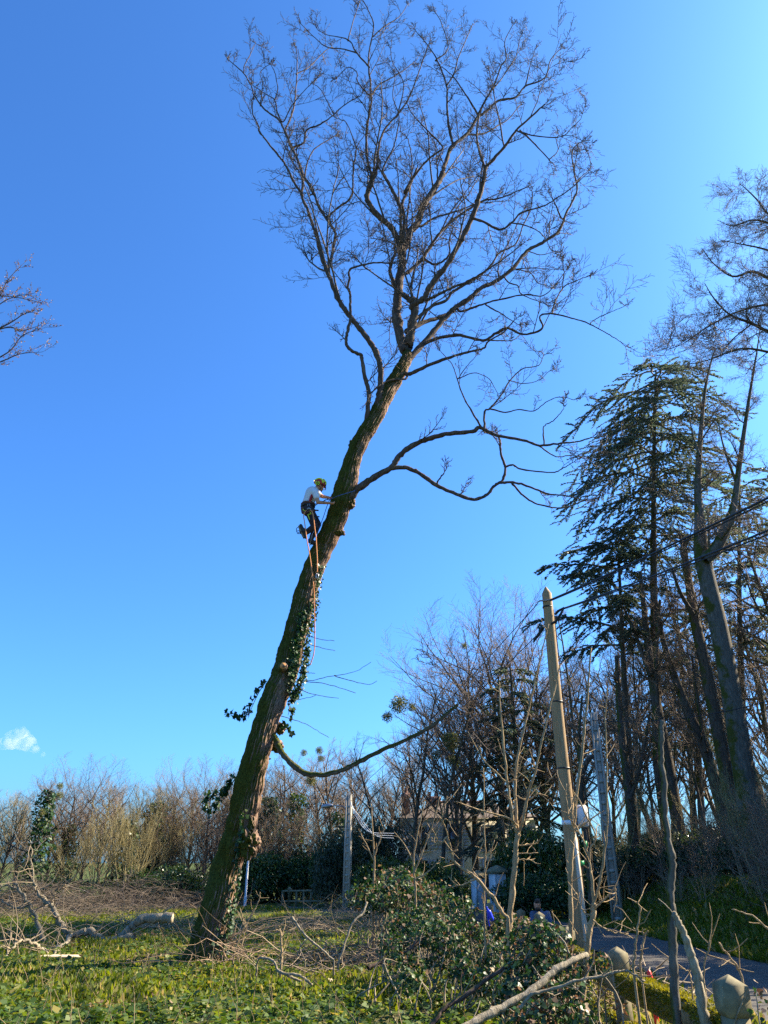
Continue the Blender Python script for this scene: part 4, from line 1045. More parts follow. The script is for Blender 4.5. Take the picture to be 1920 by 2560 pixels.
def proto(key, M1, M2, **k):
    w, t = grow_tree(**k)
    mw = w.mesh('trunk_' + key); mt = t.mesh('crown_' + key, smooth=False)
    mw.materials.append(M1); mt.materials.append(M2)
    n = len(mt.vertices); co = np.empty(n * 3, np.float32); mt.vertices.foreach_get('co', co); co = co.reshape(-1, 3)
    PROTO[key] = (mw, mt, float(np.percentile(co[:, 2], 99.5)))
proto('round_a', M_wood_brown, M_btwig_dark, seed=1, H=12, r0=.17, trunk=.26, n1=18, L1=.46, ang=(22, 60), kids=(11, 10, 3), up=.07, tw=.012, levels=3, wig=.14)
proto('round_b', M_wood_brown, M_btwig_tan, seed=2, H=12, r0=.16, trunk=.24, n1=18, L1=.44, ang=(18, 48), kids=(12, 12, 3), up=.10, tw=.015, wig=.13)
proto('round_c', M_wood_brown, M_btwig_olive, seed=3, H=11, r0=.14, trunk=.14, n1=20, L1=.48, ang=(30, 65), kids=(11, 11, 3), up=.09, tw=.015, wig=.15)
proto('hazel_a', M_btwig_olive, M_btwig_olive, seed=4, H=8, r0=.09, trunk=.12, n1=9, L1=.40, ang=(18, 45), kids=(8, 7, 3), up=.10, tw=.013, multi=5)
proto('hazel_b', M_btwig_tan, M_btwig_red, seed=5, H=8, r0=.09, trunk=.12, n1=9, L1=.38, ang=(18, 45), kids=(8, 7, 3), up=.10, tw=.013, multi=5)
proto('open_a', M_wood_brown, M_btwig_dark, seed=6, H=14, r0=.17, trunk=.38, n1=10, L1=.34, ang=(30, 65), kids=(10, 9, 3), up=.08, wig=.2, tw=.013)
proto('open_b', M_wood_brown, M_btwig_dark, seed=7, H=14, r0=.16, trunk=.34, n1=11, L1=.32, ang=(28, 70), kids=(10, 8, 3), up=.05, wig=.24, tw=.013)
proto('tall_a', M_wood_grey, M_btwig_dark, seed=8, H=20, r0=.24, trunk=.50, n1=13, L1=.26, ang=(25, 60), kids=(11, 10, 3), up=.06, wig=.16, tw=.012)
proto('tall_b', M_wood_grey, M_btwig_dark, seed=9, H=20, r0=.22, trunk=.34, n1=15, L1=.23, ang=(30, 75), kids=(11, 9, 3), up=.03, wig=.18, tw=.012)
proto('slim_a', M_wood_brown, M_btwig_tan, seed=10, H=12, r0=.08, trunk=.25, n1=12, L1=.20, ang=(25, 55), kids=(9, 8, 2), up=.10, tw=.010)
proto('slim_b', M_wood_brown, M_btwig_dark, seed=12, H=12, r0=.07, trunk=.22, n1=12, L1=.22, ang=(25, 60), kids=(9, 8, 2), up=.08, tw=.010)
proto('thicket', M_btwig_tan, M_btwig_dark, seed=13, H=3.5, r0=.03, trunk=.06, n1=9, L1=.42, ang=(20, 60), kids=(7, 5, 2), up=.06, tw=.006, multi=6, rmin=.004)
proto('dome_a', M_wood_brown, M_btwig_dark, seed=21, H=12, r0=.18, trunk=.20, n1=24, L1=.44, ang=(20, 62), kids=(11, 10, 3), up=.08, tw=.011, wig=.12, tp=.35)
proto('dome_b', M_wood_brown, M_btwig_olive, seed=22, H=12, r0=.16, trunk=.14, n1=24, L1=.46, ang=(18, 55), kids=(12, 10, 3), up=.12, tw=.014, wig=.13, tp=.55)
def place(name, key, x, y, h, label, cat='tree', group=None, rz=None, sx=1.0, seed=[0], tilt=(0, 0), trunk_k=1.0):
    """copy of a prototype with real height h, standing at (x, y)"""
    mw, mt, ht = PROTO[key]; seed[0] += 1
    rnd = random.Random(seed[0] * 17 + 5)
    o = thing(name, (x, y, Gf(x, y)), label, cat, group, rnd.uniform(0, 6.28) if rz is None else rz)
    s = h / ht; o.scale = (s * sx, s * sx, s)
    if tilt != (0, 0): o.rotation_euler = Euler((tilt[0], tilt[1], o.rotation_euler[2]))
    put(bpy.data.objects.new('trunk', mw), 'trunk', o); put(bpy.data.objects.new('crown', mt), 'crown', o)
    return o
def place_px(name, key, px, top_py, Y, label, **k):
    p = W(px, 2200, Y); x = p[0]; h = W(px, top_py, Y)[2] - Gf(x, Y)
    x_top = W(px, top_py, Y)[0]; h *= 1.05
    return place(name, key, x_top, Y, h, label, **k)

# ------------------------------------------------ leafy helper: ivy sleeve on a trunk, mistletoe, shrubs
def ivy_sleeve(parent, h0, h1, r, n, seed, size=(.09, .16), dx=0, dy=0, mat=None, name='ivy'):
    rng = np.random.default_rng(seed); z = rng.uniform(h0, h1, n); a = rng.uniform(0, 6.283, n)
    rr = r * (.45 + .75 * rng.random(n)) * (1.15 - .6 * (z - h0) / (h1 - h0)) * (1 + .4 * np.sin(z * 2.1 + seed) * np.sin(a + z))
    n3 = np.stack([np.cos(a), np.sin(a), .2 * np.ones(n)], 1)
    P = np.stack([np.cos(a) * rr + dx * z, np.sin(a) * rr + dy * z, z], 1)
    g = Geo(); leaves(g, P, rng.normal(0, .6, (n, 3)) + np.array([0, 0, -.6]) + n3 * .4, n3 + rng.normal(0, .5, (n, 3)), rng.uniform(*size, n), 'oval')
    return obj(name, g.mesh(name), mat or M_ivy, parent, kind='stuff')
def shrub_mesh(name, seed, lobes, n, size, shape='oval', mat=None):
    rng = np.random.default_rng(seed); g = Geo()
    lob = []
    for _ in range(lobes):
        a = rng.uniform(0, 6.283); d = rng.uniform(0, .75)
        lob.append((d * math.cos(a), d * math.sin(a), rng.uniform(.3, .85), rng.uniform(.28, .5)))
    per = n // lobes
    for (x, y, z, r) in lob:
        d = rand_dirs(rng, per, -.7); rad = r * (1 - .5 * rng.random(per) ** 2)
        P = np.stack([x + d[:, 0] * rad, y + d[:, 1] * rad, np.maximum(.02, z + d[:, 2] * rad)], 1)
        leaves(g, P, d + rng.normal(0, .7, (per, 3)), d + rng.normal(0, .5, (per, 3)) + np.array([0, 0, .4]), rng.uniform(*size, per), shape)
    me = g.mesh(name); me.materials.append(mat); return me
def stems_mesh(name, seed, n=14, H=.9):
    rnd = random.Random(seed); tb = Tubes()
    for _ in range(n):
        a = rnd.uniform(0, 6.28); p = Vector((.1 * math.cos(a), .1 * math.sin(a), -.05)); d = Vector((.6 * math.cos(a), .6 * math.sin(a), 1)).normalized(); pts = [tuple(p)]; rad = [.012]
        for i in range(5):
            d = (d + Vector((rnd.gauss(0, .2), rnd.gauss(0, .2), rnd.gauss(0, .15)))).normalized(); p = p + d * H / 5; pts.append(tuple(p)); rad.append(.012 * (1 - .15 * (i + 1)))
        tb.add(pts, rad, 4)
    me = tb.mesh(name); me.materials.append(M_btwig_dark); return me
SHRUB = {'bright': shrub_mesh('foliage_bright', 1, 9, 5200, (.05, .10), 'oval', M_shrub), 'dark': shrub_mesh('foliage_dark', 2, 10, 5600, (.05, .10), 'oval', M_ivy), 'yew': shrub_mesh('foliage_yew', 3, 11, 7000, (.05, .10), 'lance', M_needle_dk)}
ST = stems_mesh('shrub_stems', 5)
def shrub(kind, x, y, w, h, label, group=None, cat='shrub', rz=0.0, name='evergreen_shrub'):
    o = thing(name, (x, y, Gf(x, y) - .05), label, cat, group, rz); o.scale = (w / 2, w / 2, h / 1.25)
    put(bpy.data.objects.new('foliage', SHRUB[kind]), 'foliage', o, kind='stuff'); put(bpy.data.objects.new('stems', ST), 'stems', o); return o
def mistletoe(parent_tree, px, py, Y, r_px, seed, label):
    c = W(px, py, Y); r = r_px * MPP(px, py, Y); rng = np.random.default_rng(seed); n = 420
    o = thing('mistletoe', c, label, 'mistletoe', 'mistletoe balls in the bare trees')
    d = rand_dirs(rng, n); rad = r * rng.random(n) ** .45
    g = Geo(); leaves(g, d * rad[:, None], d + rng.normal(0, .5, (n, 3)), rand_dirs(rng, n), rng.uniform(.12, .24, n) * r * 1.6, 'lance'); obj('leaves', g.mesh('leaves'), M_mistle, o, kind='stuff')
    tb = Tubes(); dd = rand_dirs(rng, 60)
    for q in dd: tb.add([(0, 0, 0), tuple(q * r * .5 + np.array([0, 0, .05 * r])), tuple(q * r * .95)], [.02 * r * 2, .012 * r * 2, .006 * r * 2], 3)
    obj('stems', tb.mesh('stems'), M_btwig_olive, o)

# ------------------------------------------------ left woodland edge
GL = 'bare trees of the woodland edge beyond the meadow'
LW = [ # px, top py, Y, proto, label
    (-60, 1985, 60, 'round_b', 'bare tan tree at the far edge of the woodland row'), (35, 1990, 56, 'dome_b', 'low olive-twigged bare tree left of the ivy-clad tree'),
    (130, 1935, 55, 'open_a', 'slender dark bare tree with crooked stem at the woodland edge'), (205, 1905, 58, 'dome_a', 'tallest domed bare tree of the woodland edge, grey twigs'),
    (290, 1915, 60, 'dome_a', 'domed tan bare tree beside the tallest of the row'), (335, 1968, 54, 'dome_b', 'spreading olive-twigged bare tree in the middle of the row'),
    (395, 1975, 57, 'dome_b', 'russet-tan bare tree between two olive trees'), (455, 1912, 60, 'dome_a', 'grey twiggy bare tree rising behind the russet one'),
    (530, 1908, 58, 'dome_a', 'grey bare tree half hidden by the leaning trunk'), (590, 1925, 61, 'round_b', 'tan bare tree behind the leaning trunk'),
    (680, 1935, 60, 'round_b', 'russet bare tree right behind the low sweeping limb'), (745, 1880, 62, 'open_a', 'thin bare tree carrying mistletoe under the sweeping limb'),
    (850, 1862, 62, 'round_a', 'round bare tree above the concrete lamp pole'), (905, 1890, 64, 'open_b', 'crooked bare tree next to the tall chimney')]
sleeve_trees = {}
for i, (px, py, Y, key) in enumerate([(-20, 1960, 66, 'round_a'), (75, 1992, 64, 'round_b'), (165, 1940, 68, 'dome_a'), (245, 1905, 66, 'dome_a'), (310, 1962, 69, 'round_b'), (365, 1985, 65, 'round_a'), (425, 1958, 68, 'dome_a'), (490, 1915, 66, 'dome_a'), (560, 1920, 69, 'dome_a'), (640, 1965, 66, 'round_b'), (715, 1925, 69, 'round_b'), (780, 1900, 68, 'round_a'), (820, 1890, 66, 'round_a'), (880, 1880, 70, 'round_b'), (940, 1900, 72, 'round_a'), (1000, 1890, 74, 'round_b')]):
    place_px('bare_tree', key, px, py, Y, {'round_a': 'grey twiggy bare tree in the back row of the woodland beyond the meadow', 'dome_a': 'dome-crowned grey bare tree in the back row of the woodland beyond the meadow', 'round_b': 'tan twiggy bare tree in the back row of the woodland beyond the meadow'}[key], group='back row of the woodland', sx=1.35)
for i, (px, py, Y, key, lab) in enumerate(LW):
    sleeve_trees[i] = place_px('bare_tree', key, px, py, Y, lab, group=GL, sx=1.3)
for i, (h1, r, n) in {2: (7, .6, 1100), 3: (5.0, .5, 700), 5: (5, .6, 900), 6: (6.5, .7, 1300), 7: (5, .5, 600), 9: (7, .8, 1300), 10: (7, .9, 1700), 11: (7.5, .8, 1400), 12: (6, .6, 900)}.items():
    o = sleeve_trees[i]; s = o.scale[2]; ivy_sleeve(o, 0, h1 / s, r / s, n, i, (.16 / s, .30 / s), mat=M_shrub if i % 2 else M_ivy)
rg = random.Random(3)
LABH = ['olive many-stemmed hazel bush at the foot of the woodland', 'russet many-stemmed bush in the woodland edge']
for i, (px, Y, h, kd) in enumerate([(-30, 57, 5.6, 0), (60, 58, 5.2, 1), (170, 57, 5.8, 0), (255, 52, 6.0, 0), (325, 52, 6.6, 0), (400, 57, 6.8, 1), (450, 57, 6.2, 0), (520, 57, 6.0, 1), (660, 58, 7, 1), (720, 59, 6.5, 1), (780, 60, 6.8, 1), (830, 60, 6, 0)]):
    p = W(px, 2150, Y); place('hazel_bush', ('hazel_a', 'hazel_b')[kd], p[0], Y, h, LABH[kd], 'bush', 'hazel bushes of the woodland edge')
LABS = {'dark': 'dark ivy mound at the foot of the woodland trees', 'bright': 'bright green evergreen shrub under the woodland trees', 'yew': 'near-black yew shrub under the woodland trees'}
for (px, Y, w, h, kd) in [(-40, 52, 4, 1.4, 'dark'), (60, 53, 4, 1.2, 'dark'), (150, 52, 4.5, 1.8, 'dark'), (215, 50, 3.5, 1.3, 'bright'), (300, 53, 5, 1.5, 'bright'), (390, 52, 4, 2.2, 'dark'), (455, 50, 3.6, 2.6, 'bright'), (500, 52, 4, 2.0, 'bright'), (640, 56, 4, 3.4, 'bright'), (700, 57, 4, 3.2, 'dark'), (770, 57, 4.2, 3.2, 'dark'),
                         (690, 60, 6, 4.0, 'yew'), (560, 60, 7, 2.4, 'yew'), (400, 62, 7, 2.0, 'yew'), (220, 62, 7, 1.6, 'yew'), (800, 61, 6, 4, 'yew')]:
    p = W(px, 2150, Y); shrub(kd, p[0], Y, w, h, LABS[kd], 'evergreen shrubs of the woodland edge', rz=rg.uniform(0, 6))
# centre shrubs before the house
for (px, Y, w, h, kd, lab) in [(850, 47, 3.4, 4.6, 'yew', 'tall near-black yew beside the concrete lamp pole'), (825, 49, 2.6, 3.6, 'dark', 'dark glossy shrub left of the concrete lamp pole'), (940, 46, 3.6, 2.9, 'bright', 'bright laurel shrub right of the concrete lamp pole'), (1000, 45, 3.8, 2.7, 'bright', 'bright laurel shrub below the tall chimney'), (1060, 46, 3.6, 2.6, 'bright', 'laurel shrub in front of the house wall'),
                               (1130, 45, 3.0, 2.6, 'dark', 'dark holly shrub left of the gate pillars'), (905, 52, 4, 5.4, 'yew', 'dark conifer-like yew left of the chimney'), (960, 55, 4, 5.6, 'yew', 'broad dark yew before the tall chimney'), (1320, 42, 3.4, 4.4, 'bright', 'sunlit yellow-green laurel behind the wooden pole'), (1385, 43, 3.0, 3.8, 'bright', 'sunlit laurel right of the wooden pole'),
                               (1340, 38, 3.6, 1.9, 'dark', 'low dark hedge behind the crouching person'), (1420, 37, 3.6, 2.0, 'dark', 'low dark hedge behind the wooden pole'), (1290, 40, 3.0, 1.7, 'dark', 'low dark hedge right of the gate pillars'), (1100, 40, 3, 1.6, 'dark', 'low dark hedge left of the gate pillars')]:
    p = W(px, 2200, Y); shrub(kd, p[0], Y, w, h, lab, rz=rg.uniform(0, 6))
# centre bare trees
for (px, py, Y, key, lab, kw) in [(1010, 1705, 52, 'open_a', 'crooked bare tree full of mistletoe between the sweeping limb and the house', {}), (1085, 1720, 50, 'open_b', 'twin-stemmed bare tree in front of the house roof', {}), (1130, 1760, 54, 'open_a', 'bare tree with small crown above the house ridge', {}),
                                  (1205, 1480, 56, 'dome_a', 'tall round-crowned bare tree behind the house', {'sx': 1.2}), (1255, 1500, 58, 'dome_a', 'round-crowned bare tree close behind the tallest one by the house', {'sx': 1.1}), (1160, 1530, 60, 'dome_a', 'round-crowned bare tree left of the tallest one by the house', {'sx': 1.2}), (1120, 1640, 58, 'dome_a', 'lower round-crowned bare tree behind the house ridge', {}), (1060, 1960, 47, 'slim_a', 'slim tan tree close in front of the house wall', {}), (1150, 1990, 46, 'slim_b', 'slim dark tree close in front of the house wall', {}), (1250, 1900, 47, 'slim_a', 'slim tan tree at the right end of the house', {}), (1000, 2010, 48, 'slim_b', 'slim dark tree beside the laurel shrubs', {}), (1330, 1540, 55, 'dome_a', 'bare round tree right behind the wooden pole', {}), (960, 1850, 58, 'open_b', 'low crooked bare tree beside the tall chimney', {}), (1050, 1800, 60, 'round_a', 'twiggy bare tree behind the house ridge', {}),
                                  (1420, 1560, 50, 'tall_b', 'tall bare tree between the wooden and the concrete pole', {}), (1500, 1600, 46, 'round_a', 'round bare tree behind the concrete pole', {})]:
    place_px('bare_tree', key, px, py, Y, lab, group='bare trees around the house', **kw)
for i, (px, py, Y, r) in enumerate([(997, 1762, 50, 22), (968, 1792, 50, 13), (1130, 1855, 52, 22), (1118, 1845, 50, 14), (1092, 1888, 50, 11), (1135, 1905, 52, 16), (760, 1882, 60, 8), (798, 1876, 60, 9), (802, 1897, 60, 8), (1030, 1768, 50, 10), (150, 1965, 54, 8), (105, 2030, 54, 8), (148, 1990, 54, 9), (778, 1950, 60, 13), (1160, 1615, 54, 8)]):
    mistletoe(None, px, py, Y, r, i, 'round mistletoe ball among bare twigs')

# ------------------------------------------------ conifers
def conifer(name, x, y, H, r_trunk, z0, n_br, Lmax, label, mat, seed, droop=.35, lean=(0, 0), asym=0.0, spray=1.0, top_flat=.35, nd=(.12, .22)):
    rng = np.random.default_rng(seed); zg = Gf(x, y)
    root = thing(name, (x, y, zg), label, 'conifer')
    tb = Tubes(); zz = np.linspace(-.2, H, 12)
    tb.add([(lean[0] * (z / H) ** 1.3 * H, lean[1] * z, z) for z in zz], list(r_trunk * (1 - .85 * np.clip(zz / H, 0, 1))), 10)
    obj('trunk', tb.mesh('trunk'), M_wood_brown, root)
    bb = Tubes(); P, D, U, S = [], [], [], []
    for i in range(n_br):
        t = (i + rng.random()) / n_br; z = z0 + (H - z0) * t ** .9
        az = i * 2.39996 + rng.normal(0, .3)
        L = Lmax * (1 - (1 - top_flat) * t ** 1.4) * rng.uniform(.65, 1.1) * (1 + asym * math.cos(az - math.pi))
        if t > .95: L *= .75
        out = np.array([math.cos(az), math.sin(az), 0]); n = 9
        base = np.array([lean[0] * max(z, 0) ** 1.3 * H ** -.3, lean[1] * z, z])
        s = np.linspace(0, 1, n)
        B = base + out * (s * L)[:, None] + np.array([0, 0, 1.0]) * ((.22 * s - droop * s ** 2) * L)[:, None] + np.cumsum(rng.normal(0, .03, (n, 3)), axis=0) * L * .4
        bb.add(list(B), list(.045 * (1 - .8 * s) * (.5 + L / Lmax)), 4)
        perp = np.array([-out[1], out[0], 0])
        nb = int(20 * spray * (L / Lmax + .3))
        for k in range(nb):
            u = .18 + .82 * (k + rng.random()) / nb; j = min(n - 2, int(u * (n - 1))); f = u * (n - 1) - j
            p = B[j] * (1 - f) + B[j + 1] * f; side = 1 if k % 2 else -1
            l2 = L * .32 * (1.15 - .75 * u) * rng.uniform(.6, 1.2) + .12
            d = norm(out * .75 + perp * side * rng.uniform(.5, 1.0) + np.array([0, 0, rng.uniform(-.55, .15)]))
            m = 5; q = [p + d * l2 * v + np.array([0, 0, -.28 * l2 * v * v]) for v in np.linspace(0, 1, m)]
            bb.add(q, list(np.linspace(.012, .004, m)), 3)
            nn = int(32 * l2 / .5) + 8
            v = rng.random(nn); pp = p + d * (l2 * v)[:, None] + np.array([0, 0, -.28 * l2])[None] * (v * v)[:, None]
            P.append(pp); w = norm(np.cross(d, np.array([0, 0, 1.0])))
            D.append(d * .75 + w * rng.choice([-1, 1], nn)[:, None] * rng.uniform(.3, .9, nn)[:, None] + np.stack([0 * v, 0 * v, rng.uniform(-.5, .35, nn)], 1))
            U.append(np.array([0, 0, 1.0]) + rng.normal(0, .4, (nn, 3))); S.append(rng.uniform(*nd, nn))
    obj('branches', bb.mesh('branches', smooth=False), M_btwig_dark, root)
    g = Geo(); leaves(g, np.concatenate(P), np.concatenate(D), np.concatenate(U), np.concatenate(S), 'lance'); obj('foliage', g.mesh('foliage'), mat, root, kind='stuff')
    return root
def con_px(px_base, px_top, top_py, Y, **k):
    b = W(px_base, 2150, Y); t = W(px_top, top_py, Y); H = t[2] - Gf(b[0], Y)
    return dict(x=b[0], y=Y, H=H, lean=((t[0] - b[0]) / H, 0), **k)
conifer('fir_tree', **con_px(1660, 1640, 925, 36, r_trunk=.30, z0=15.0, n_br=70, Lmax=5.0, mat=M_needle, seed=1, asym=.14, droop=.75, top_flat=.97, spray=1.1, nd=(.09, .165), label='tall dark fir with drooping boughs at the right of the lane'))
conifer('fir_tree', **con_px(1590, 1545, 1330, 38, r_trunk=.26, z0=10.5, n_br=26, Lmax=4.4, mat=M_needle, seed=2, asym=.3, droop=.30, top_flat=.5, spray=.9, label='shorter fir whose bough reaches over the wooden pole'))
conifer('cedar_tree', **con_px(1310, 1275, 1660, 50, r_trunk=.35, z0=1.8, n_br=44, Lmax=4.4, mat=M_needle, seed=3, asym=0, droop=.40, top_flat=.4, spray=.75, nd=(.13, .25), label='dark drooping cedar beside the house'))
conifer('fir_tree', **con_px(1880, 1850, 1180, 44, r_trunk=.30, z0=11.5, n_br=40, Lmax=4.2, mat=M_needle, seed=5, asym=0, droop=.5, top_flat=.7, spray=.8, label='fir behind the thick grey trunk on the bank'))
conifer('fir_tree', **con_px(1760, 1740, 1480, 48, r_trunk=.26, z0=7.0, n_br=26, Lmax=3.6, mat=M_needle, seed=6, asym=0, droop=.45, top_flat=.5, spray=.7, label='lower fir deep in the wood behind the bank trees'))

# ------------------------------------------------ the wood on the bank, right
GR = 'bare trees of the wood on the bank'
def traced_tree(name, Y, stems, label, seed, tw_n, tw_len, mat, tmat, group=GR):
    """trunk and main limbs set out as given, finer branching grown from them"""
    p0 = W(*stems[0][0][:2], Y); zg = Gf(p0[0], Y); loc = (p0[0], Y, zg)
    root = thing(name, loc, label, 'tree', group)
    rnd = random.Random(seed); wood, twig = Tubes(), Tubes()
    def br(p, d, L, r, lvl):
        n = (7, 5, 3)[lvl]; q = Vector(p); dd = Vector(d).normalized(); pts = [tuple(q)]; rad = [r]; ks = []
        for i in range(n):
            dd = (dd + Vector((rnd.gauss(0, .17), rnd.gauss(0, .17), rnd.gauss(.05, .13)))).normalized(); q = q + dd * L / n; pts.append(tuple(q)); rad.append(max(.005, r * (1 - .75 * (i + 1) / n)))
            if lvl < 2:
                for _ in range(2):
                    a = Vector((rnd.gauss(0, 1), rnd.gauss(0, 1), rnd.gauss(0, .8))); a = (a - dd * a.dot(dd)).normalized()
                    ks.append((tuple(q), dd * .8 + a * .75, L * rnd.uniform(.28, .5), max(.007, rad[-1] * .55)))
        (wood if lvl == 0 else twig).add(pts, rad, (5, 3, 3)[lvl])
        for k2 in ks: br(*k2, lvl + 1)
    for st in stems:
        dy = st[-1][3] if len(st[-1]) > 3 else 0
        R4 = []
        for i, s in enumerate(st):
            yy = Y + dy * i / max(1, len(st) - 1); p = W(s[0], s[1], yy)
            if i == 0 and st is stems[0]: p = (p[0], yy, zg - .2)
            R4.append((*p, .5 * s[2] * MPP(s[0], s[1], yy)))
        C = crom(R4, 5); wood.add(list(C[:, :3]), list(C[:, 3]), 10)
        for i in range(len(C) - 1):
            if C[i, 2] < zg + tw_n[1]: continue
            for _ in range(tw_n[0]):
                if rnd.random() < .5: continue
                T = Vector(C[i + 1, :3] - C[i, :3]).normalized(); a = Vector((rnd.gauss(0, 1), rnd.gauss(0, 1), rnd.gauss(.1, .6))); a = (a - T * a.dot(T)).normalized()
                br(tuple(C[i, :3]), T * rnd.uniform(.2, .8) + a, rnd.uniform(.6, 1.3) * tw_len, min(.05, C[i, 3] * .4), 0)
    obj('trunk', wood.mesh('trunk', loc), mat, root); obj('crown', twig.mesh('crown', loc, False), tmat, root)
    return root
traced_tree('bank_tree', 30, [[(1905, 2180, 62), (1880, 2050, 58), (1855, 1900, 54), (1826, 1720, 48), (1795, 1560, 44), (1768, 1450, 41), (1755, 1380, 40), (1748, 1290, 24), (1745, 1200, 18), (1752, 1080, 12), (1765, 960, 7), (1790, 860, 2, 1)],
                              [(1762, 1400, 28), (1790, 1370, 28), (1815, 1320, 26), (1835, 1260, 18), (1850, 1150, 13), (1872, 1000, 8), (1892, 880, 4), (1905, 790, 1.5, -1.0)],
                              [(1842, 1210, 8), (1810, 1120, 5), (1795, 1050, 1.5, -1)], [(1750, 1140, 7), (1730, 1080, 4), (1722, 1020, 1.5, 1)]],
            'thick smooth grey-barked forked bare tree on the bank before the firs', 31, (1, 11.0), 1.6, M_wood_grey, M_btwig_dark)
traced_tree('bank_tree', 27, [[(2110, 2330, 62), (2090, 1700, 48), (2065, 1200, 38), (2040, 900, 28), (2015, 680, 18), (2000, 520, 9), (1990, 420, 3, 0)],
                              [(2035, 880, 12), (1975, 850, 10), (1920, 829, 8.5), (1880, 809, 7), (1824, 786, 5), (1785, 746, 3.5), (1761, 707, 1.5, -.8)], [(2022, 760, 12), (1970, 720, 10), (1920, 695, 8), (1880, 679, 6.5), (1832, 691, 5), (1785, 660, 3), (1754, 620, 1.5, .8)],
                              [(2005, 600, 9), (1960, 570, 7), (1920, 557, 5.5), (1880, 550, 4), (1832, 565, 2.5), (1793, 550, 1.2, -.6)], [(2002, 560, 8), (1960, 545, 6), (1920, 534, 5), (1895, 502, 4), (1864, 471, 2.5), (1848, 459, 1.2, .5)],
                              [(2026, 800, 9), (1970, 775, 7), (1920, 762, 6), (1848, 778, 5), (1769, 817, 3.5), (1714, 856, 2.2), (1675, 872, 1.2, .6)], [(2042, 930, 10), (1980, 900, 8), (1920, 880, 6.5), (1850, 872, 5), (1770, 900, 3), (1700, 915, 1.2, -.6)], [(2012, 680, 8), (1960, 640, 6), (1900, 620, 4.5), (1850, 610, 3), (1800, 600, 1.2, .3)], [(1880, 809, 4), (1830, 850, 3), (1790, 900, 1.2, .3)]],
            'tall bare tree leaning in over the firs, its fine curling twigs against the sky', 41, (1, 11), 1.6, M_wood_brown, M_btwig_dark)
traced_tree('bank_tree', 33, [[(1858, 2150, 40), (1825, 1980, 36), (1790, 1800, 32), (1760, 1650, 28), (1735, 1540, 24), (1720, 1440, 18), (1705, 1340, 13, 1)], [(1735, 1540, 12), (1700, 1480, 9), (1680, 1420, 6, -1)]], 'mossy brown bank tree leaning beside the thick grey trunk', 32, (1, 6), 1.8, M_wood_brown, M_btwig_dark)
traced_tree('bank_tree', 34, [[(1848, 2150, 36), (1800, 2000, 32), (1765, 1880, 28), (1725, 1790, 24), (1690, 1700, 19), (1660, 1610, 14), (1640, 1500, 9, 1)], [(1765, 1880, 10), (1745, 1760, 8), (1730, 1640, 5, .5)]], 'bank tree leaning far over towards the lane', 33, (1, 5), 1.7, M_wood_brown, M_btwig_dark)
traced_tree('bank_tree', 35, [[(1710, 2150, 34), (1690, 2030, 31), (1668, 1900, 28), (1645, 1780, 24), (1625, 1660, 20), (1612, 1540, 14), (1600, 1430, 9, .5)], [(1645, 1780, 14), (1640, 1650, 11), (1650, 1500, 7, -.5)], [(1625, 1690, 12), (1590, 1590, 8), (1560, 1520, 5, 1)]], 'forked dark bank tree behind the pruned sapling stake', 34, (1, 5), 1.8, M_wood_brown, M_btwig_dark)
traced_tree('bank_tree', 36, [[(1585, 2140, 26), (1575, 2000, 24), (1560, 1880, 20), (1548, 1760, 15), (1542, 1640, 10, 1)], [(1575, 2000, 11), (1605, 1900, 9), (1625, 1780, 6, .5)]], 'dark bank tree close behind the concrete pole', 35, (1, 4), 1.7, M_wood_brown, M_btwig_dark)
traced_tree('bank_tree', 34, [[(1478, 2230, 22), (1470, 2130, 20), (1455, 2020, 17), (1452, 1950, 15), (1470, 1900, 12), (1488, 1890, 9, 0)], [(1452, 1950, 10), (1448, 1850, 8), (1455, 1740, 5, .6)]], 'thin crooked dark tree between the wooden pole and the concrete pole', 36, (1, 4), 1.3, M_wood_brown, M_btwig_dark)
for (px, py, Y, key, lab) in [(1560, 1560, 44, 'slim_a', None), (1600, 1620, 40, 'slim_b', None), (1640, 1500, 46, 'tall_b', None), (1680, 1560, 42, 'slim_a', None), (1720, 1600, 40, 'slim_b', None), (1765, 1500, 44, 'tall_a', None), (1800, 1560, 40, 'slim_a', None), (1840, 1420, 42, 'tall_b', None), (1890, 1300, 40, 'tall_a', None), (1930, 1180, 38, 'tall_b', None), (1900, 1620, 36, 'slim_b', None), (1870, 1700, 38, 'slim_a', None), (1930, 1500, 33, 'slim_a', None), (1540, 1700, 41, 'slim_b', None), (1620, 1750, 39, 'slim_a', None),
                              (1460, 1640, 52, 'tall_b', None), (1510, 1500, 55, 'tall_a', None), (1590, 1450, 56, 'tall_b', None), (1700, 1420, 55, 'tall_a', None), (1790, 1400, 54, 'tall_b', None), (1860, 1560, 50, 'round_a', None), (1650, 1640, 58, 'round_a', None), (1740, 1620, 60, 'round_a', None), (1400, 1680, 60, 'round_b', None), (1300, 1700, 62, 'round_a', None), (1530, 1640, 48, 'slim_a', None), (1575, 1600, 52, 'round_a', None), (1615, 1680, 45, 'slim_a', None), (1665, 1700, 44, 'slim_b', None), (1755, 1700, 46, 'slim_a', None), (1815, 1480, 48, 'round_a', None), (1850, 1760, 43, 'slim_b', None), (1925, 1720, 40, 'slim_a', None), (1490, 1720, 58, 'round_b', None)]:
    lab = {'slim_a': 'slim tan-twigged bare tree standing in the wood on the bank', 'slim_b': 'slim dark bare tree standing in the wood on the bank', 'tall_a': 'tall grey bare tree rising from the wood on the bank', 'tall_b': 'tall many-branched grey bare tree in the wood on the bank', 'round_a': 'round-crowned dark bare tree deep in the wood', 'round_b': 'round-crowned tan bare tree deep in the wood'}[key]
    place_px('bare_tree', key, px, py, Y, lab, group=GR)
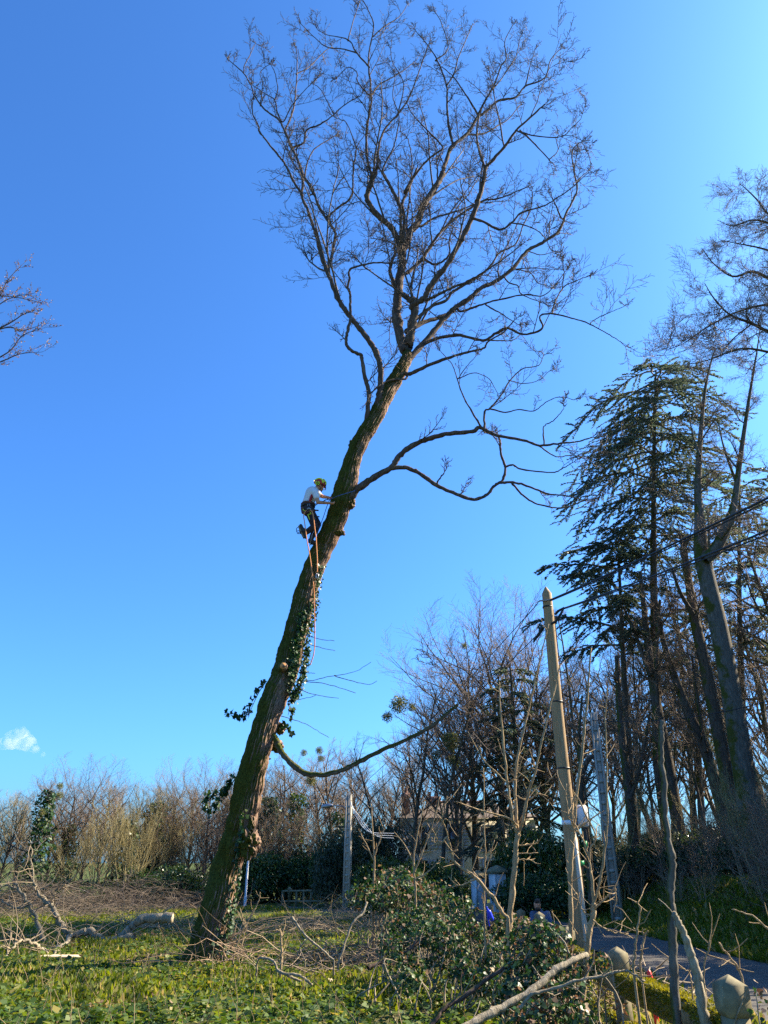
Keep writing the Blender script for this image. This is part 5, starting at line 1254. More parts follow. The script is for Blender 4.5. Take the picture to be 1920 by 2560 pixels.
for (px, py, Y, w, h, kd) in [(1560, 0, 37, 3.2, 2.2, 'yew'), (1620, 0, 36, 3.4, 1.8, 'dark'), (1690, 0, 35, 3.4, 2.2, 'bright'), (1760, 0, 33, 3.2, 1.6, 'dark'), (1830, 0, 31, 3.0, 1.6, 'dark'), (1650, 0, 42, 4, 2.6, 'bright'), (1780, 0, 42, 4, 3.0, 'yew'), (1880, 0, 40, 4, 2.5, 'bright'), (1560, 0, 46, 5, 2.4, 'yew'), (1470, 0, 44, 4, 3, 'dark')]:
    p = W(px, 2150, Y); shrub(kd, p[0], Y, w, h, {'yew': 'dark yew undergrowth among the bank trees', 'dark': 'glossy ivy mound among the bank trees', 'bright': 'green laurel undergrowth among the bank trees'}[kd], 'undergrowth of the bank wood', rz=rg.uniform(0, 6))
for i in range(60):
    x = rg.uniform(9.8, 19); y = rg.uniform(15, 40)
    if abs(x / y - .42) > .22: continue
    place('bramble_thicket', 'thicket' if i % 3 else 'hazel_a', x, y, rg.uniform(1.6, 3.4) * (1 if i % 3 else 1.5), 'tangled leafless dark thicket on the shaded bank' if i % 3 else 'taller olive-stemmed thicket on the shaded bank', 'thicket', 'thickets on the bank')
# the wood goes on along the lane, beside and behind the camera's right: it shades lane and meadow
for i in range(13):
    x = rg.uniform(13, 30); y = rg.uniform(-3, 24)
    if x / max(y, .1) < .62: continue
    place('bare_tree', ('tall_b', 'tall_a', 'round_a', 'slim_a')[i % 4], x, y, rg.uniform(9, 15), 'bare tree of the wood further along the lane', group='wood along the lane')
for i, (x, y, w, h) in enumerate([(15.5, 17, 5, 6.5), (17.5, 20, 6, 7.5), (18.5, 24, 6, 8), (20.5, 28, 6, 8), (15.2, 12.5, 5, 6), (23, 33, 7, 9), (14, 8, 4, 5)]):  # yews added out of view to throw shade on bank and lane
    shrub('yew', x, y, w, h, 'unseen tall dark yew added to shade the bank and lane', 'unseen shade yews beside the lane', rz=i * 1.3)
fir0 = [o for o in bpy.data.objects if o.name == 'fir_tree'][0]
for i, (x, y, h) in enumerate([(19, 22, .50), (21.5, 27, .52), (23, 33, .55), (25, 30, .6)]):  # shrunken copies of the tall fir, added out of view as sun blockers
    o = thing('fir_tree', (x, y, Gf(x, y)), 'unseen dark fir added to shade the bank and lane', 'conifer', 'unseen shade firs beside the lane', i * 1.1); o.scale = (h * 1.25, h * 1.25, h)
    for ch in fir0.children:
        c = ch.copy(); COL.objects.link(c); c.parent = o
# the tree whose twig ends come in from the left
def left_tree():
    Y = 20.0; b = W(-420, 2400, Y); loc = (b[0], Y, Gf(b[0], Y))
    root = thing('bare_tree', loc, 'tree with a few dry leaves whose branch tips hang in from the meadow side', 'tree')
    wood, twig = Tubes(), Tubes(); rnd = random.Random(5); P, D = [], []
    C = crom([(*W(-420, 2400, Y), .30), (*W(-410, 1900, Y), .26), (*W(-380, 1400, Y), .22), (*W(-330, 1000, Y), .15), (*W(-300, 700, Y), .08), (*W(-290, 520, Y), .03)], 6)
    C[0, 2] = loc[2] - .2
    wood.add(list(C[:, :3]), list(C[:, 3]), 9)
    def sh(p, d, L, r, lvl):
        n = 5; q = Vector(p); dd = Vector(d).normalized(); pts = [tuple(q)]; rad = [r]; ks = []
        for i in range(n):
            dd = (dd + Vector((rnd.gauss(0, .14), rnd.gauss(0, .14), rnd.gauss(.04, .12)))).normalized(); q = q + dd * L / n; pts.append(tuple(q)); rad.append(max(.004, r * (1 - .7 * (i + 1) / n)))
            if lvl < 2 and rnd.random() < .9:
                a = Vector((rnd.gauss(0, .7), rnd.gauss(0, .8), rnd.gauss(.4, .6))); ks.append((tuple(q), dd * .9 + a * .6, L * rnd.uniform(.3, .55), rad[-1] * .7))
            if lvl > 0 and rnd.random() < .6: P.append(tuple(q)); D.append((rnd.gauss(0, 1), rnd.gauss(0, 1), rnd.gauss(-.2, .8)))
        twig.add(pts, rad, 4)
        for k2 in ks: sh(*k2, lvl + 1)
    for (py0, pts) in [(1150, [(-330, 1080), (-150, 960), (0, 905), (50, 885), (105, 880)]), (1120, [(-200, 960), (0, 893), (55, 840), (100, 822)]), (1000, [(-200, 900), (0, 820), (60, 785), (90, 780)]), (1020, [(-150, 880), (10, 820), (50, 828), (95, 815)]), (900, [(-200, 850), (-60, 800), (20, 748), (85, 733)]), (880, [(-150, 800), (-20, 760), (0, 740), (20, 700), (55, 662)]), (820, [(-200, 760), (-50, 740), (30, 742), (95, 755)]), (700, [(-250, 660), (-150, 620)]), (950, [(-500, 850), (-600, 800)]), (1100, [(-520, 1000), (-650, 950)]), (800, [(-450, 700), (-520, 640)])]:
        st = C[int(np.argmin(np.abs(proj_py(C[:, :3]) - py0)))]
        Q = crom([tuple(st[:3])] + [W(a, c, Y - .5 * i / len(pts)) for i, (a, c) in enumerate(pts)], 5)
        wood.add(list(Q), list(np.linspace(.04, .006, len(Q))), 6)
        for i in range(2, len(Q)):
            for _ in range(1): sh(tuple(Q[i]), Vector(Q[i] - Q[i - 1]).normalized() + Vector((rnd.gauss(0, .4), rnd.gauss(0, .4), rnd.gauss(.3, .4))), rnd.uniform(.2, .55), .006, 1)
    obj('trunk', wood.mesh('trunk', loc), M_limb, root); obj('crown', twig.mesh('crown', loc, False), M_twig, root)
    g = Geo(); P = np.array(P) - np.array(loc); rng = np.random.default_rng(1); leaves(g, P, np.array(D), rand_dirs(rng, len(P)), rng.uniform(.03, .07, len(P)), 'oval'); obj('dry_leaves', g.mesh('dry_leaves'), M_dry, root, kind='stuff')
left_tree()
# ================================================================== poles and cables
def wood_pole():
    Y = 20.2; top = W(1364, 1466, Y); x = top[0]; zg = Gf(x, Y); H = top[2] - zg
    root = thing('utility_pole', (x, Y, zg), 'round wooden utility pole with pointed top carrying the overhead cables', 'utility pole')
    n = 26; z = np.linspace(-.3, H - .22, n); rng = np.random.default_rng(2)
    r = .185 - .05 * np.clip(z / H, 0, 1)
    tb = Tubes(); tb.add([(.012 * math.sin(q * .9), 0, q) for q in z] + [(0, 0, H - .03), (0, 0, H)], list(r) + [.03, .002], 22)
    obj('shaft', tb.mesh('shaft'), M_pole_wood, root)
    for py in (1518, 1755, 1921):
        zz = W(1370, py, Y)[2] - zg; rr = .187 - .05 * zz / H
        tb = Tubes(); tb.add([(0, 0, zz - .02), (0, 0, zz - .019), (0, 0, zz + .019), (0, 0, zz + .02)], [rr - .01, rr + .006, rr + .006, rr - .01], 22); obj('steel_band', tb.mesh('steel_band'), M_black, root)
    zz = W(1370, 2057, Y)[2] - zg; rr = .187 - .05 * zz / H
    tb = Tubes(); tb.add([(0, 0, zz - .055), (0, 0, zz - .054), (0, 0, zz + .054), (0, 0, zz + .055)], [rr - .01, rr + .007, rr + .007, rr - .01], 22); obj('white_band', tb.mesh('white_band'), M_white, root)
    # conduit cover: half-round white plastic up the front
    pz = W(1412, 2080, Y)[2] - zg
    tb = Tubes(); tb.add([(.10, -.155, 0), (.085, -.145, pz * .5), (.07, -.135, pz), (.07, -.135, pz + .002)], [.07, .065, .055, .001], 12); obj('conduit_cover', tb.mesh('conduit_cover'), M_cream, root)
    tb = Tubes(); tb.add([(.20, -.03, 0), (.19, -.03, H * .4), (.165, -.03, H * .8), (.15, -.03, H - .7)], [.014] * 4, 6); obj('down_cable', tb.mesh('down_cable'), M_black, root)
    # equipment box on the far right side
    bz = W(1448, 2040, Y)[2] - zg
    g = Geo(); g.prof((.36, .10, bz), [(.11, -.25), (.135, -.22), (.135, .20), (.10, .26)]); bx = obj('equipment_box', g.mesh('equipment_box'), M_white, root)
    g = Geo(); g.box((.24, .08, bz), (.2, .06, .08)); obj('box_bracket', g.mesh('box_bracket'), M_steel, bx)
    tb = Tubes(); tb.add([(.42, .1, bz - .3), (.44, .1, bz - .5), (.36, .05, bz - .9), (.2, 0, bz - 1.3)], [.018] * 4, 6); obj('box_cable', tb.mesh('box_cable'), M_black, bx)
    for (px, py, rot) in ((1463, 2112, .1), (1452, 2158, 1.3)):
        q = W(px, py, Y); g = Geo(); g.box((q[0] - x, -.05, q[2] - zg), (.07, .02, .17) if rot < 1 else (.14, .02, .11)); t = obj('green_tag', g.mesh('green_tag'), M_green_pl, root)
    tb = Tubes(); q1, q2 = W(1452, 2158, Y), W(1500, 2140, Y); tb.add([(.15, 0, q1[2] - zg + .3), (q1[0] - x, -.05, q1[2] - zg), (q1[0] - x + .15, -.05, q1[2] - zg - .12), (q1[0] - x + .30, -.03, q1[2] - zg)], [.012] * 4, 6); obj('cable_loop', tb.mesh('cable_loop'), M_sap, root)
    # brackets and clamps at the top
    tb = Tubes(); a = W(1388, 1536, Y - .1); b = W(1410, 1519, Y - .35); c = W(1375, 1562, Y - .1)
    f = lambda q: (q[0] - x, q[1] - Y, q[2] - zg)
    tb.add([f(a), f(W(1395, 1528, Y - .2)), f(b)], [.035, .04, .025], 8); tb.add([f(c), f(W(1390, 1553, Y - .2)), f(W(1402, 1535, Y - .3)), f(b)], [.03, .04, .035, .02], 8); obj('anchor_clamp', tb.mesh('anchor_clamp'), M_black, root)
    tb = Tubes(); tb.add([f(W(1356, 1567, Y - .1)), f(W(1348, 1585, Y)), f(W(1336, 1600, Y + .1)), f(W(1333, 1606, Y + .1))], [.025, .045, .035, .01], 8); obj('anchor_clamp', tb.mesh('anchor_clamp'), M_black, root)
    tb = Tubes(); tb.add([f(W(1375, 1500, Y - .2)), f(W(1350, 1502, Y - .1)), f(W(1343, 1506, Y))], [.02, .025, .015], 6); obj('hook', tb.mesh('hook'), M_steel, root)
    return x
wx = wood_pole()
def conc_pole(px_b, py_b, px_t, py_t, Y, wb, wt, label, steps=True, lamp=False):
    b = W(px_b, py_b, Y); t = W(px_t, py_t, Y); zg = Gf(b[0], Y); H = t[2] - zg
    root = thing('concrete_pole', (b[0], Y, zg), label, 'concrete pole', None, R(-14))
    g = Geo(); d = .72
    V = []
    for (w, z) in ((wb, -.2), (wt, H)): V += [(-w / 2, -w * d / 2, z), (w / 2, -w * d / 2, z), (w / 2, w * d / 2, z), (-w / 2, w * d / 2, z)]
    g.add(V, [[(0, 3, 2, 1), (4, 5, 6, 7), (0, 1, 5, 4), (1, 2, 6, 5), (2, 3, 7, 6), (3, 0, 4, 7)]])
    # raised edge ribs leave a recessed panel with cross bars, as cast poles have
    obj('shaft', g.mesh('shaft'), M_pole_conc, root)
    for s in (-1, 1):
        g = Geo(); V = []
        for (w, z) in ((wb, .0), (wt, H - .02)):
            xa = s * (w / 2 + .002); xb = s * (w / 2 - w * .24); y0 = -w * d / 2
            V += [(min(xa, xb), y0 - .05, z), (max(xa, xb), y0 - .05, z), (max(xa, xb), y0 + .01, z), (min(xa, xb), y0 + .01, z)]
        g.add(V, [[(0, 3, 2, 1), (4, 5, 6, 7), (0, 1, 5, 4), (1, 2, 6, 5), (2, 3, 7, 6), (3, 0, 4, 7)]]); obj('edge_rib', g.mesh('edge_rib'), M_pole_conc, root)
    k = int(H / .42)
    for i in range(k):
        z = .2 + (H - .5) * i / k; w = wb + (wt - wb) * z / H
        g = Geo(); g.box((0, -w * d / 2 - .018, z), (w * .5, .05, .11)); obj('cross_bar', g.mesh('cross_bar'), M_pole_conc, root)
    if lamp:
        L = W(822, 2014, Y - .4); f = (L[0] - b[0], -.4, L[2] - zg)
        tb = Tubes(); tb.add([(0, -.1, H - .9), (-.3, -.2, H - .65), (f[0] + .2, -.35, f[2] + .02)], [.03, .028, .025], 7); arm = obj('lamp_arm', tb.mesh('lamp_arm'), M_steel, root)
        tb = Tubes(); tb.add([(f[0] + .3, -.37, f[2] + .02), (f[0] + .22, -.38, f[2] + .03), (f[0] - .05, -.40, f[2]), (f[0] - .32, -.42, f[2] - .03), (f[0] - .4, -.42, f[2] - .04)], [.02, .08, .13, .09, .01], 10); obj('lamp_head', tb.mesh('lamp_head'), M_steel, root)
    return (b[0], Y, zg, H)
cpR = conc_pole(1546, 2312, 1474, 1782, 32.4, .46, .30, 'grey cast concrete pole with ladder recesses standing at the far side of the lane')
cpL = conc_pole(869, 2185, 866, 1985, 45.0, .42, .30, 'grey cast concrete pole with a street lamp arm in front of the dark yew', lamp=True)
def lamp_post():
    b = ground_at(612, 2270); Y = b[1]; zt = W(632, 1905, Y)[2]; H = zt - b[2]
    root = thing('lamp_post', b, 'slender pale metal lamp post behind the leaning trunk', 'lamp post')
    tb = Tubes(); tb.add([(0, 0, -.1), (0, 0, .6), (0, 0, .62), (0, 0, H * .9), (-.05, 0, H)], [.085, .085, .065, .05, .04], 12); obj('shaft', tb.mesh('shaft'), plain('pale_galvanised', (.52, .54, .56), .5, .2), root)
    tb = Tubes(); tb.add([(-.05, 0, H), (.2, 0, H + .15), (.5, 0, H + .18), (.9, 0, H + .2), (1.0, 0, H + .2)], [.04, .04, .09, .07, .005], 9); obj('lamp_head', tb.mesh('lamp_head'), M_steel, root)
lamp_post()
def cable(pts, r, label, sag=0.0, mat=None, group='overhead cables'):
    a, b = np.array(pts[0]), np.array(pts[-1])
    if len(pts) == 2:
        t = np.linspace(0, 1, 25)[:, None]; C = a * (1 - t) + b * t; C[:, 2] -= sag * 4 * (t * (1 - t))[:, 0]
    else: C = crom(pts, 8)
    tb = Tubes(); tb.add(list(C), [r] * len(C), 6)
    o = obj('cable', tb.mesh('cable', tuple(a)), mat or M_black, None, label=label, cat='cable', group=group); o.location = tuple(a)
Yp = 20.2
def ext(p, q, k): p = np.array(p); q = np.array(q); return tuple(p + (q - p) * k)
for i, (a, b2, r) in enumerate([((1375, 1500), (1925, 1198), .022), ((1375, 1503), (1925, 1207), .014), ((1408, 1521), (1925, 1279), .020), ((1408, 1523), (1925, 1289), .014)]):
    p = W(*a, Yp - .25); q = W(*b2, 11.8)
    cable([p, ext(p, q, 2.9)], r, ['thick upper overhead cable from the wooden pole top over the lane', 'thin wire running along the thick upper overhead cable', 'thick lower overhead cable from the side clamp of the wooden pole', 'thin wire running along the thick lower overhead cable'][i], sag=.35)
for i, (a, b2, r) in enumerate([((1345, 1508), (873, 1990), .012), ((1340, 1590), (876, 2003), .011)]):
    cable([W(*a, Yp), W(*b2, 45)], r, ['upper cable from the wooden pole to the lamp-arm concrete pole', 'lower cable from the wooden pole to the lamp-arm concrete pole'][i], sag=.25)
cable([W(1476, 1800, 32.4), W(1925, 1752, 26)], .016, 'thin wire from the concrete pole across the bank trees', sag=.3)
cable([W(1476, 1812, 32.4), W(1365, 1560, 20.3)], .012, 'wire slanting between the concrete pole and the wooden pole', sag=.2)
for i in range(3): cable([W(876, 2003 + 4 * i, 44.8), W(890 + 4 * i, 2040, 44.5), W(920 + 9 * i, 2078 + 5 * i, 44), W(985, 2084 + 6 * i, 44)], .016, 'pale slack wire hanging off the lamp-arm concrete pole', mat=M_white, group='slack pale wires')

# ================================================================== concrete fence
FP = [(2.60, 6.55), (2.86, 10.5), (3.12, 14.4), (3.38, 18.3), (3.62, 22.2), (3.3, 26.1), (2.4, 29.9)]
def moss_on(g, rng, a, b, hw, n):
    t = rng.random(n); s = rng.uniform(-1, 1, n)
    a, b = np.array(a), np.array(b); d = norm(b - a); w = np.array([d[1], -d[0], 0]); w = w / np.linalg.norm(w)
    P = a + (b - a) * t[:, None] + w * (s * hw)[:, None]
    over = np.abs(s) > .8
    P[:, 2] -= over * rng.random(n) * .10
    lump = .5 + .7 * vnoise3(P, 3, 5.0)
    D = np.array([0, 0, .8]) + w * (s * .8)[:, None] + rng.normal(0, .4, (n, 3))
    leaves(g, P, D, rand_dirs(rng, n), rng.uniform(.025, .06, n) * lump, 'lance')
def fence():
    x0, y0 = FP[0]; root = thing('concrete_fence', (x0, y0, Gf(x0, y0)), 'old concrete post and rail fence with pyramid caps and yellow-green moss along the lane', 'fence')
    rl = np.array(root.location)
    rng = np.random.default_rng(6)
    tops = []
    for i, (x, y) in enumerate(FP):
        zg = Gf(x, y); top = [W(1820, 2436, FP[0][1])[2], W(1540, 2366, FP[1][1])[2]][i] if i < 2 else zg + .88
        h = top - zg; rz = R(3)
        g = Geo(); g.prof((x, y, zg), [(.076, -.2), (.076, h - .27)], rz); p = obj('post', g.mesh('post', rl), M_concrete, root)
        g = Geo(); g.prof((x, y, zg), [(.066, h - .275), (.077, h - .265), (.096, h - .23), (.096, h - .065), (.008, h - .003), (.003, h)], rz); obj('cap', g.mesh('cap', rl), M_concrete, p)
        tops.append((x, y, zg, h))
    for i in range(len(FP) - 1):
        (xa, ya, za, ha), (xb, yb, zb, hb) = tops[i], tops[i + 1]
        d = norm(np.array([xb - xa, yb - ya, 0])); a = np.array([xa, ya, 0]) + d * .07; b = np.array([xb, yb, 0]) - d * .07
        for k, (off, hh) in enumerate(((.38, .25), (.84, .18))):
            a[2] = za + ha - off; b[2] = zb + hb - off
            w = np.array([d[1], -d[0], 0]); V = []; m = 9
            for j in range(m):
                c = a + (b - a) * j / (m - 1)
                for (sw, sz) in ((-.06, -hh / 2), (.06, -hh / 2), (.07, hh / 4), (.04, hh / 2), (-.04, hh / 2), (-.07, hh / 4)):
                    V.append(c + w * (sw + rng.normal(0, .004)) + np.array([0, 0, sz + rng.normal(0, .005)]))
            V = np.array(V); F = [(j * 6 + q, j * 6 + (q + 1) % 6, (j + 1) * 6 + (q + 1) % 6, (j + 1) * 6 + q) for j in range(m - 1) for q in range(6)]
            r = obj('rail', mesh_np('rail', V - rl, [F]), M_concrete, root)
            g = Geo(); e = np.array([0, 0, hh / 2 - .02]); moss_on(g, rng, a + e, b + e, .07, 7000 if i < 1 else 2000)
            for s in (-1, 1):
                n = 3500 if i < 1 else 800; t = rng.random(n); q = a + (b - a) * t[:, None] + w * s * .071 + np.stack([0 * t, 0 * t, hh * (.42 - rng.random(n) ** 1.3 * .8)], 1)
                keep = vnoise3(q, 9, 3.0) > .35; q = q[keep]; n = len(q)
                leaves(g, q, w * s + rng.normal(0, .5, (n, 3)), rand_dirs(rng, n), rng.uniform(.015, .035, n), 'lance')
            obj('moss', g.mesh('moss', rl), M_moss, r, kind='stuff')
fence()
# far fence at the bend of the lane
def far_fence():
    a = ground_at(705, 2266); b = ground_at(815, 2266)
    root = thing('concrete_fence', a, 'low pale post and rail fence at the far bend of the lane', 'fence')
    rl = np.array(a); n = 7
    for i in range(n):
        q = np.array(a) + (np.array(b) - np.array(a)) * i / (n - 1); z = Gf(q[0], q[1])
        g = Geo(); g.prof((q[0], q[1], z), [(.09, -.1), (.09, .9), (.13, .95), (.13, 1.02), (.01, 1.12)] if i in (1, n - 1) else [(.06, -.1), (.06, .86)], 0); obj('post', g.mesh('post', rl), M_concrete, root)
    for z in (.85, .28):
        tb = Tubes(); tb.add([np.array(a) + np.array([0, -.02, z]), (np.array(a) + np.array(b)) / 2 + np.array([0, -.02, z]), np.array(b) + np.array([0, -.02, z])], [.06] * 3, 6); obj('rail', tb.mesh('rail', rl), M_concrete, root)
far_fence()
# ================================================================== foreground: saplings, brushwood, bush, grass
def px_tube(tb, pts, d0, d1, Y0, Y1=None, n=6, sides=7, jit=.0, seed=0):
    Y1 = Y0 if Y1 is None else Y1; m = len(pts); R4 = []
    for i, (x, y) in enumerate(pts):
        t = i / (m - 1); Y = Y0 + (Y1 - Y0) * t
        R4.append((*W(x, y, Y), .5 * (d0 + (d1 - d0) * t) * MPP(x, y, Y)))
    C = crom(R4, n); rg = np.random.default_rng(seed + int(pts[0][0]))
    C[:, 3] *= 1 + .10 * rg.normal(0, 1, len(C)).clip(-1.5, 1.5)
    if jit: C[1:-1, :3] += rg.normal(0, jit, (len(C) - 2, 3))
    tip = C[-1, :3] + (C[-1, :3] - C[-2, :3]) * .05
    tb.add(list(C[:, :3]) + [tip], list(C[:, 3]) + [.0006], sides); return C
def plant_px(name, Y, stems, label, cat, mat=None, buds=True, group=None, foot=True, seed=0, twiglets=.8):
    """stems: [(pts, d0, d1, Yend)]; first stem is the main one and is run down into the ground"""
    p0 = W(*stems[0][0][0], Y); zg = Gf(p0[0], Y); loc = (p0[0], Y, zg)
    root = thing(name, loc, label, cat, group); rnd = random.Random(seed + int(p0[0] * 100)); tw = Tubes()
    for i, s in enumerate(stems):
        tb = Tubes(); C = px_tube(tb, s[0], s[1], s[2], s[3] if len(s) > 3 else Y, s[4] if len(s) > 4 else None, seed=i, jit=.004)
        if i == 0 and foot and C[0, 2] > zg:
            tb.add([(C[0, 0] + .01, Y, zg - .06), tuple(C[0, :3] * .5 + np.array([C[0, 0], Y, zg]) * .5), tuple(C[0, :3])], [C[0, 3] * 1.25, C[0, 3] * 1.1, C[0, 3]], 7)
        obj('stem' if i == 0 else 'branch', tb.mesh('stem', loc), mat or M_sap, root)
        if buds:
            for j in range(2, len(C) - 1):
                if rnd.random() < twiglets * .45 and C[j, 3] < .03:
                    T = Vector(C[j + 1, :3] - C[j, :3]).normalized(); a = Vector((rnd.gauss(0, 1), rnd.gauss(0, 1), rnd.gauss(.2, .5))); a = (a - T * a.dot(T)).normalized()
                    d = (T * .6 + a).normalized(); L = rnd.uniform(.05, .35); q = Vector(C[j, :3]); pts = [tuple(q)]
                    for _ in range(3): d = (d + Vector((rnd.gauss(0, .2), rnd.gauss(0, .2), rnd.gauss(.08, .15)))).normalized(); q = q + d * L / 3; pts.append(tuple(q))
                    tw.add(pts, [.005, .0045, .004, .003], 4)
    if tw.g: obj('twigs', tw.mesh('twigs', loc, False), mat or M_sap, root, kind='stuff')
    return root
# sapling left of the wooden pole
plant_px('sapling', 11.0, [([(1272, 2330), (1276, 2280), (1286, 2180), (1292, 2100), (1296, 2085)], 17, 13), ([(1296, 2090), (1284, 2060), (1275, 2000), (1265, 1930), (1256, 1830), (1250, 1760), (1248, 1705)], 9, 3.5, 11, 10.7), ([(1296, 2088), (1291, 2040), (1288, 1960), (1297, 1880), (1318, 1790), (1334, 1720), (1350, 1650), (1372, 1560)], 9, 2.5, 11, 11.3), ([(1297, 2080), (1308, 2050), (1322, 1980), (1340, 1920), (1362, 1820), (1385, 1730), (1400, 1660)], 9, 2.5, 11, 10.6),
     ([(1294, 2066), (1270, 2045), (1200, 2025), (1140, 2004)], 6, 2.5, 11, 10.4), ([(1268, 1958), (1240, 1930), (1210, 1900), (1170, 1830)], 4.5, 2, 10.9), ([(1270, 1958), (1290, 1945), (1330, 1920), (1350, 1905)], 4, 2, 10.9), ([(1330, 1975), (1360, 1960), (1390, 1935)], 3.5, 2, 10.8), ([(1290, 1990), (1320, 2000), (1345, 1985), (1368, 1990)], 3.5, 2, 11), ([(1286, 2110), (1310, 2114), (1345, 2108)], 3, 2, 11), ([(1286, 2133), (1345, 2132)], 3, 2, 11), ([(1292, 2150), (1320, 2148), (1345, 2160)], 3, 2, 11)],
     'pale many-forked sapling growing from the ivy bush left of the wooden pole', 'sapling')
plant_px('sapling', 10.6, [([(1270, 2296), (1255, 2280), (1230, 2240), (1190, 2195), (1155, 2170), (1133, 2150), (1130, 2130), (1145, 2125)], 10, 4), ([(1133, 2148), (1120, 2090), (1105, 2040), (1118, 1990)], 4, 2, 10.6, 10.2), ([(1190, 2195), (1150, 2215), (1120, 2190)], 4, 2, 10.5), ([(1120, 2090), (1100, 2108), (1085, 2100), (1110, 2050), (1125, 2055)], 4, 2, 10.4)], 'arching pale branch leaning out of the ivy bush in front of the house', 'sapling', foot=True)
plant_px('sapling', 12.5, [([(1212, 2330), (1210, 2250), (1213, 2170), (1212, 2100), (1210, 2000), (1209, 1920)], 6, 2.5), ([(1212, 2100), (1192, 2140), (1178, 2180)], 4, 2, 12.5), ([(1213, 2180), (1225, 2140), (1236, 2100)], 4, 2, 12.4)], 'thin straight sapling in front of the gate pillars', 'sapling')
plant_px('sapling', 16, [([(1040, 2300), (1038, 2220), (1034, 2150), (1045, 2080), (1062, 2000)], 7, 2.5), ([(1036, 2180), (1060, 2120), (1085, 2050), (1100, 1990)], 5, 2, 16), ([(1036, 2160), (1010, 2110), (985, 2080)], 4, 2, 16), ([(1038, 2200), (1070, 2180), (1100, 2150)], 4, 2, 16)], 'thin forked sapling in front of the house, left of the ivy bush', 'sapling')
plant_px('sapling', 18, [([(933, 2290), (934, 2220), (936, 2150), (932, 2080), (928, 2010)], 7, 2.5), ([(936, 2140), (950, 2100), (965, 2060)], 4, 2, 18), ([(934, 2150), (915, 2110), (900, 2080)], 4, 2, 18)], 'thin sapling right of the lamp-arm concrete pole', 'sapling')
# right sapling by the wooden pole
plant_px('sapling', 9.0, [([(1450, 2560), (1458, 2480), (1466, 2400), (1474, 2330), (1483, 2285), (1486, 2258)], 17, 13), ([(1484, 2290), (1480, 2220), (1474, 2130), (1490, 2240 - 150), (1465, 2040), (1440, 1990), (1425, 2070 - 30)], 5, 3, 9), ([(1485, 2262), (1500, 2200), (1512, 2130), (1518, 2060), (1516, 1900), (1514, 1800), (1518, 1720)], 7, 2.5, 9, 8.7), ([(1485, 2262), (1478, 2180), (1465, 2120), (1448, 2080), (1436, 2060), (1432, 2085)], 6, 3, 9), ([(1487, 2270), (1505, 2255), (1525, 2235), (1538, 2222), (1540, 2250), (1535, 2280)], 6, 2, 9), ([(1482, 2300), (1500, 2315), (1530, 2330), (1560, 2334), (1582, 2346)], 5, 2.5, 8.8), ([(1478, 2290), (1460, 2280), (1450, 2260), (1440, 2230)], 4, 2, 9)],
     'knobbly sapling sprouting long shoots right of the wooden pole', 'sapling')
plant_px('sapling', 9.6, [([(1424, 2420), (1428, 2300), (1426, 2190), (1432, 2090), (1434, 2070), (1445, 1960), (1458, 1850), (1468, 1740), (1478, 1620)], 13, 4), ([(1436, 2070), (1422, 2040), (1414, 1990), (1416, 1960)], 5, 2.5, 9.6), ([(1436, 2075), (1460, 2060), (1500, 2030)], 6, 3, 9.5)], 'tall forked grey sapling standing against the wooden pole', 'sapling')
# pruned stake-like trunk and the broken branch leaning on it
plant_px('pruned_sapling', 7.5, [([(1696, 2600), (1690, 2520), (1684, 2440), (1682, 2360), (1680, 2280), (1676, 2230), (1682, 2160), (1672, 2110), (1662, 2040), (1660, 1960), (1653, 1900), (1652, 1840), (1655, 1802)], 25, 12)], 'tall pruned bare sapling trunk cut off flat at the top', 'sapling', mat=M_wood_grey, twiglets=.1)
plant_px('broken_branch', 6.8, [([(1772, 2600), (1760, 2540), (1748, 2470), (1738, 2420), (1722, 2370), (1708, 2330), (1692, 2300), (1684, 2284)], 27, 13), ([(1690, 2300), (1686, 2310), (1694, 2322)], 5, 2, 6.8)], 'snapped pale branch leaning against the pruned sapling trunk', 'branch', mat=M_dead, twiglets=.1)
# shoots behind the fence and round it
for i, (Y, st, lab) in enumerate([(7.9, [([(1583, 2420), (1588, 2370), (1594, 2320), (1602, 2266)], 6, 4), ([(1602, 2275), (1596, 2262), (1594, 2255)], 3, 2, 7.9)], 'cut upright shoot behind the second fence post'), (7.9, [([(1600, 2410), (1606, 2370), (1612, 2340), (1619, 2326)], 6, 4), ([(1612, 2345), (1608, 2330), (1612, 2322)], 3, 2, 7.9)], 'short cut shoot beside the second fence post'),
                                  (7.2, [([(1854, 2440), (1835, 2405), (1815, 2380), (1797, 2356)], 6, 4)], 'thin cut stick rising behind the near fence post'), (7.2, [([(1757, 2440), (1762, 2400), (1770, 2375), (1775, 2352)], 5, 3.5)], 'thin stick standing in front of the lane between the posts'),
                                  (7.5, [([(1730, 2480), (1728, 2450), (1722, 2430), (1700, 2420)], 4, 2.5)], 'hooked thin stick by the broken branch'), (6.6, [([(1990, 2350), (1920, 2320), (1880, 2290), (1830, 2273)], 7, 3)], 'pale branch tip reaching in over the shaded bank')]):
    plant_px('shoot', Y, st, lab, 'shoot', group='cut shoots along the fence', foot=(i != 5), twiglets=.5)
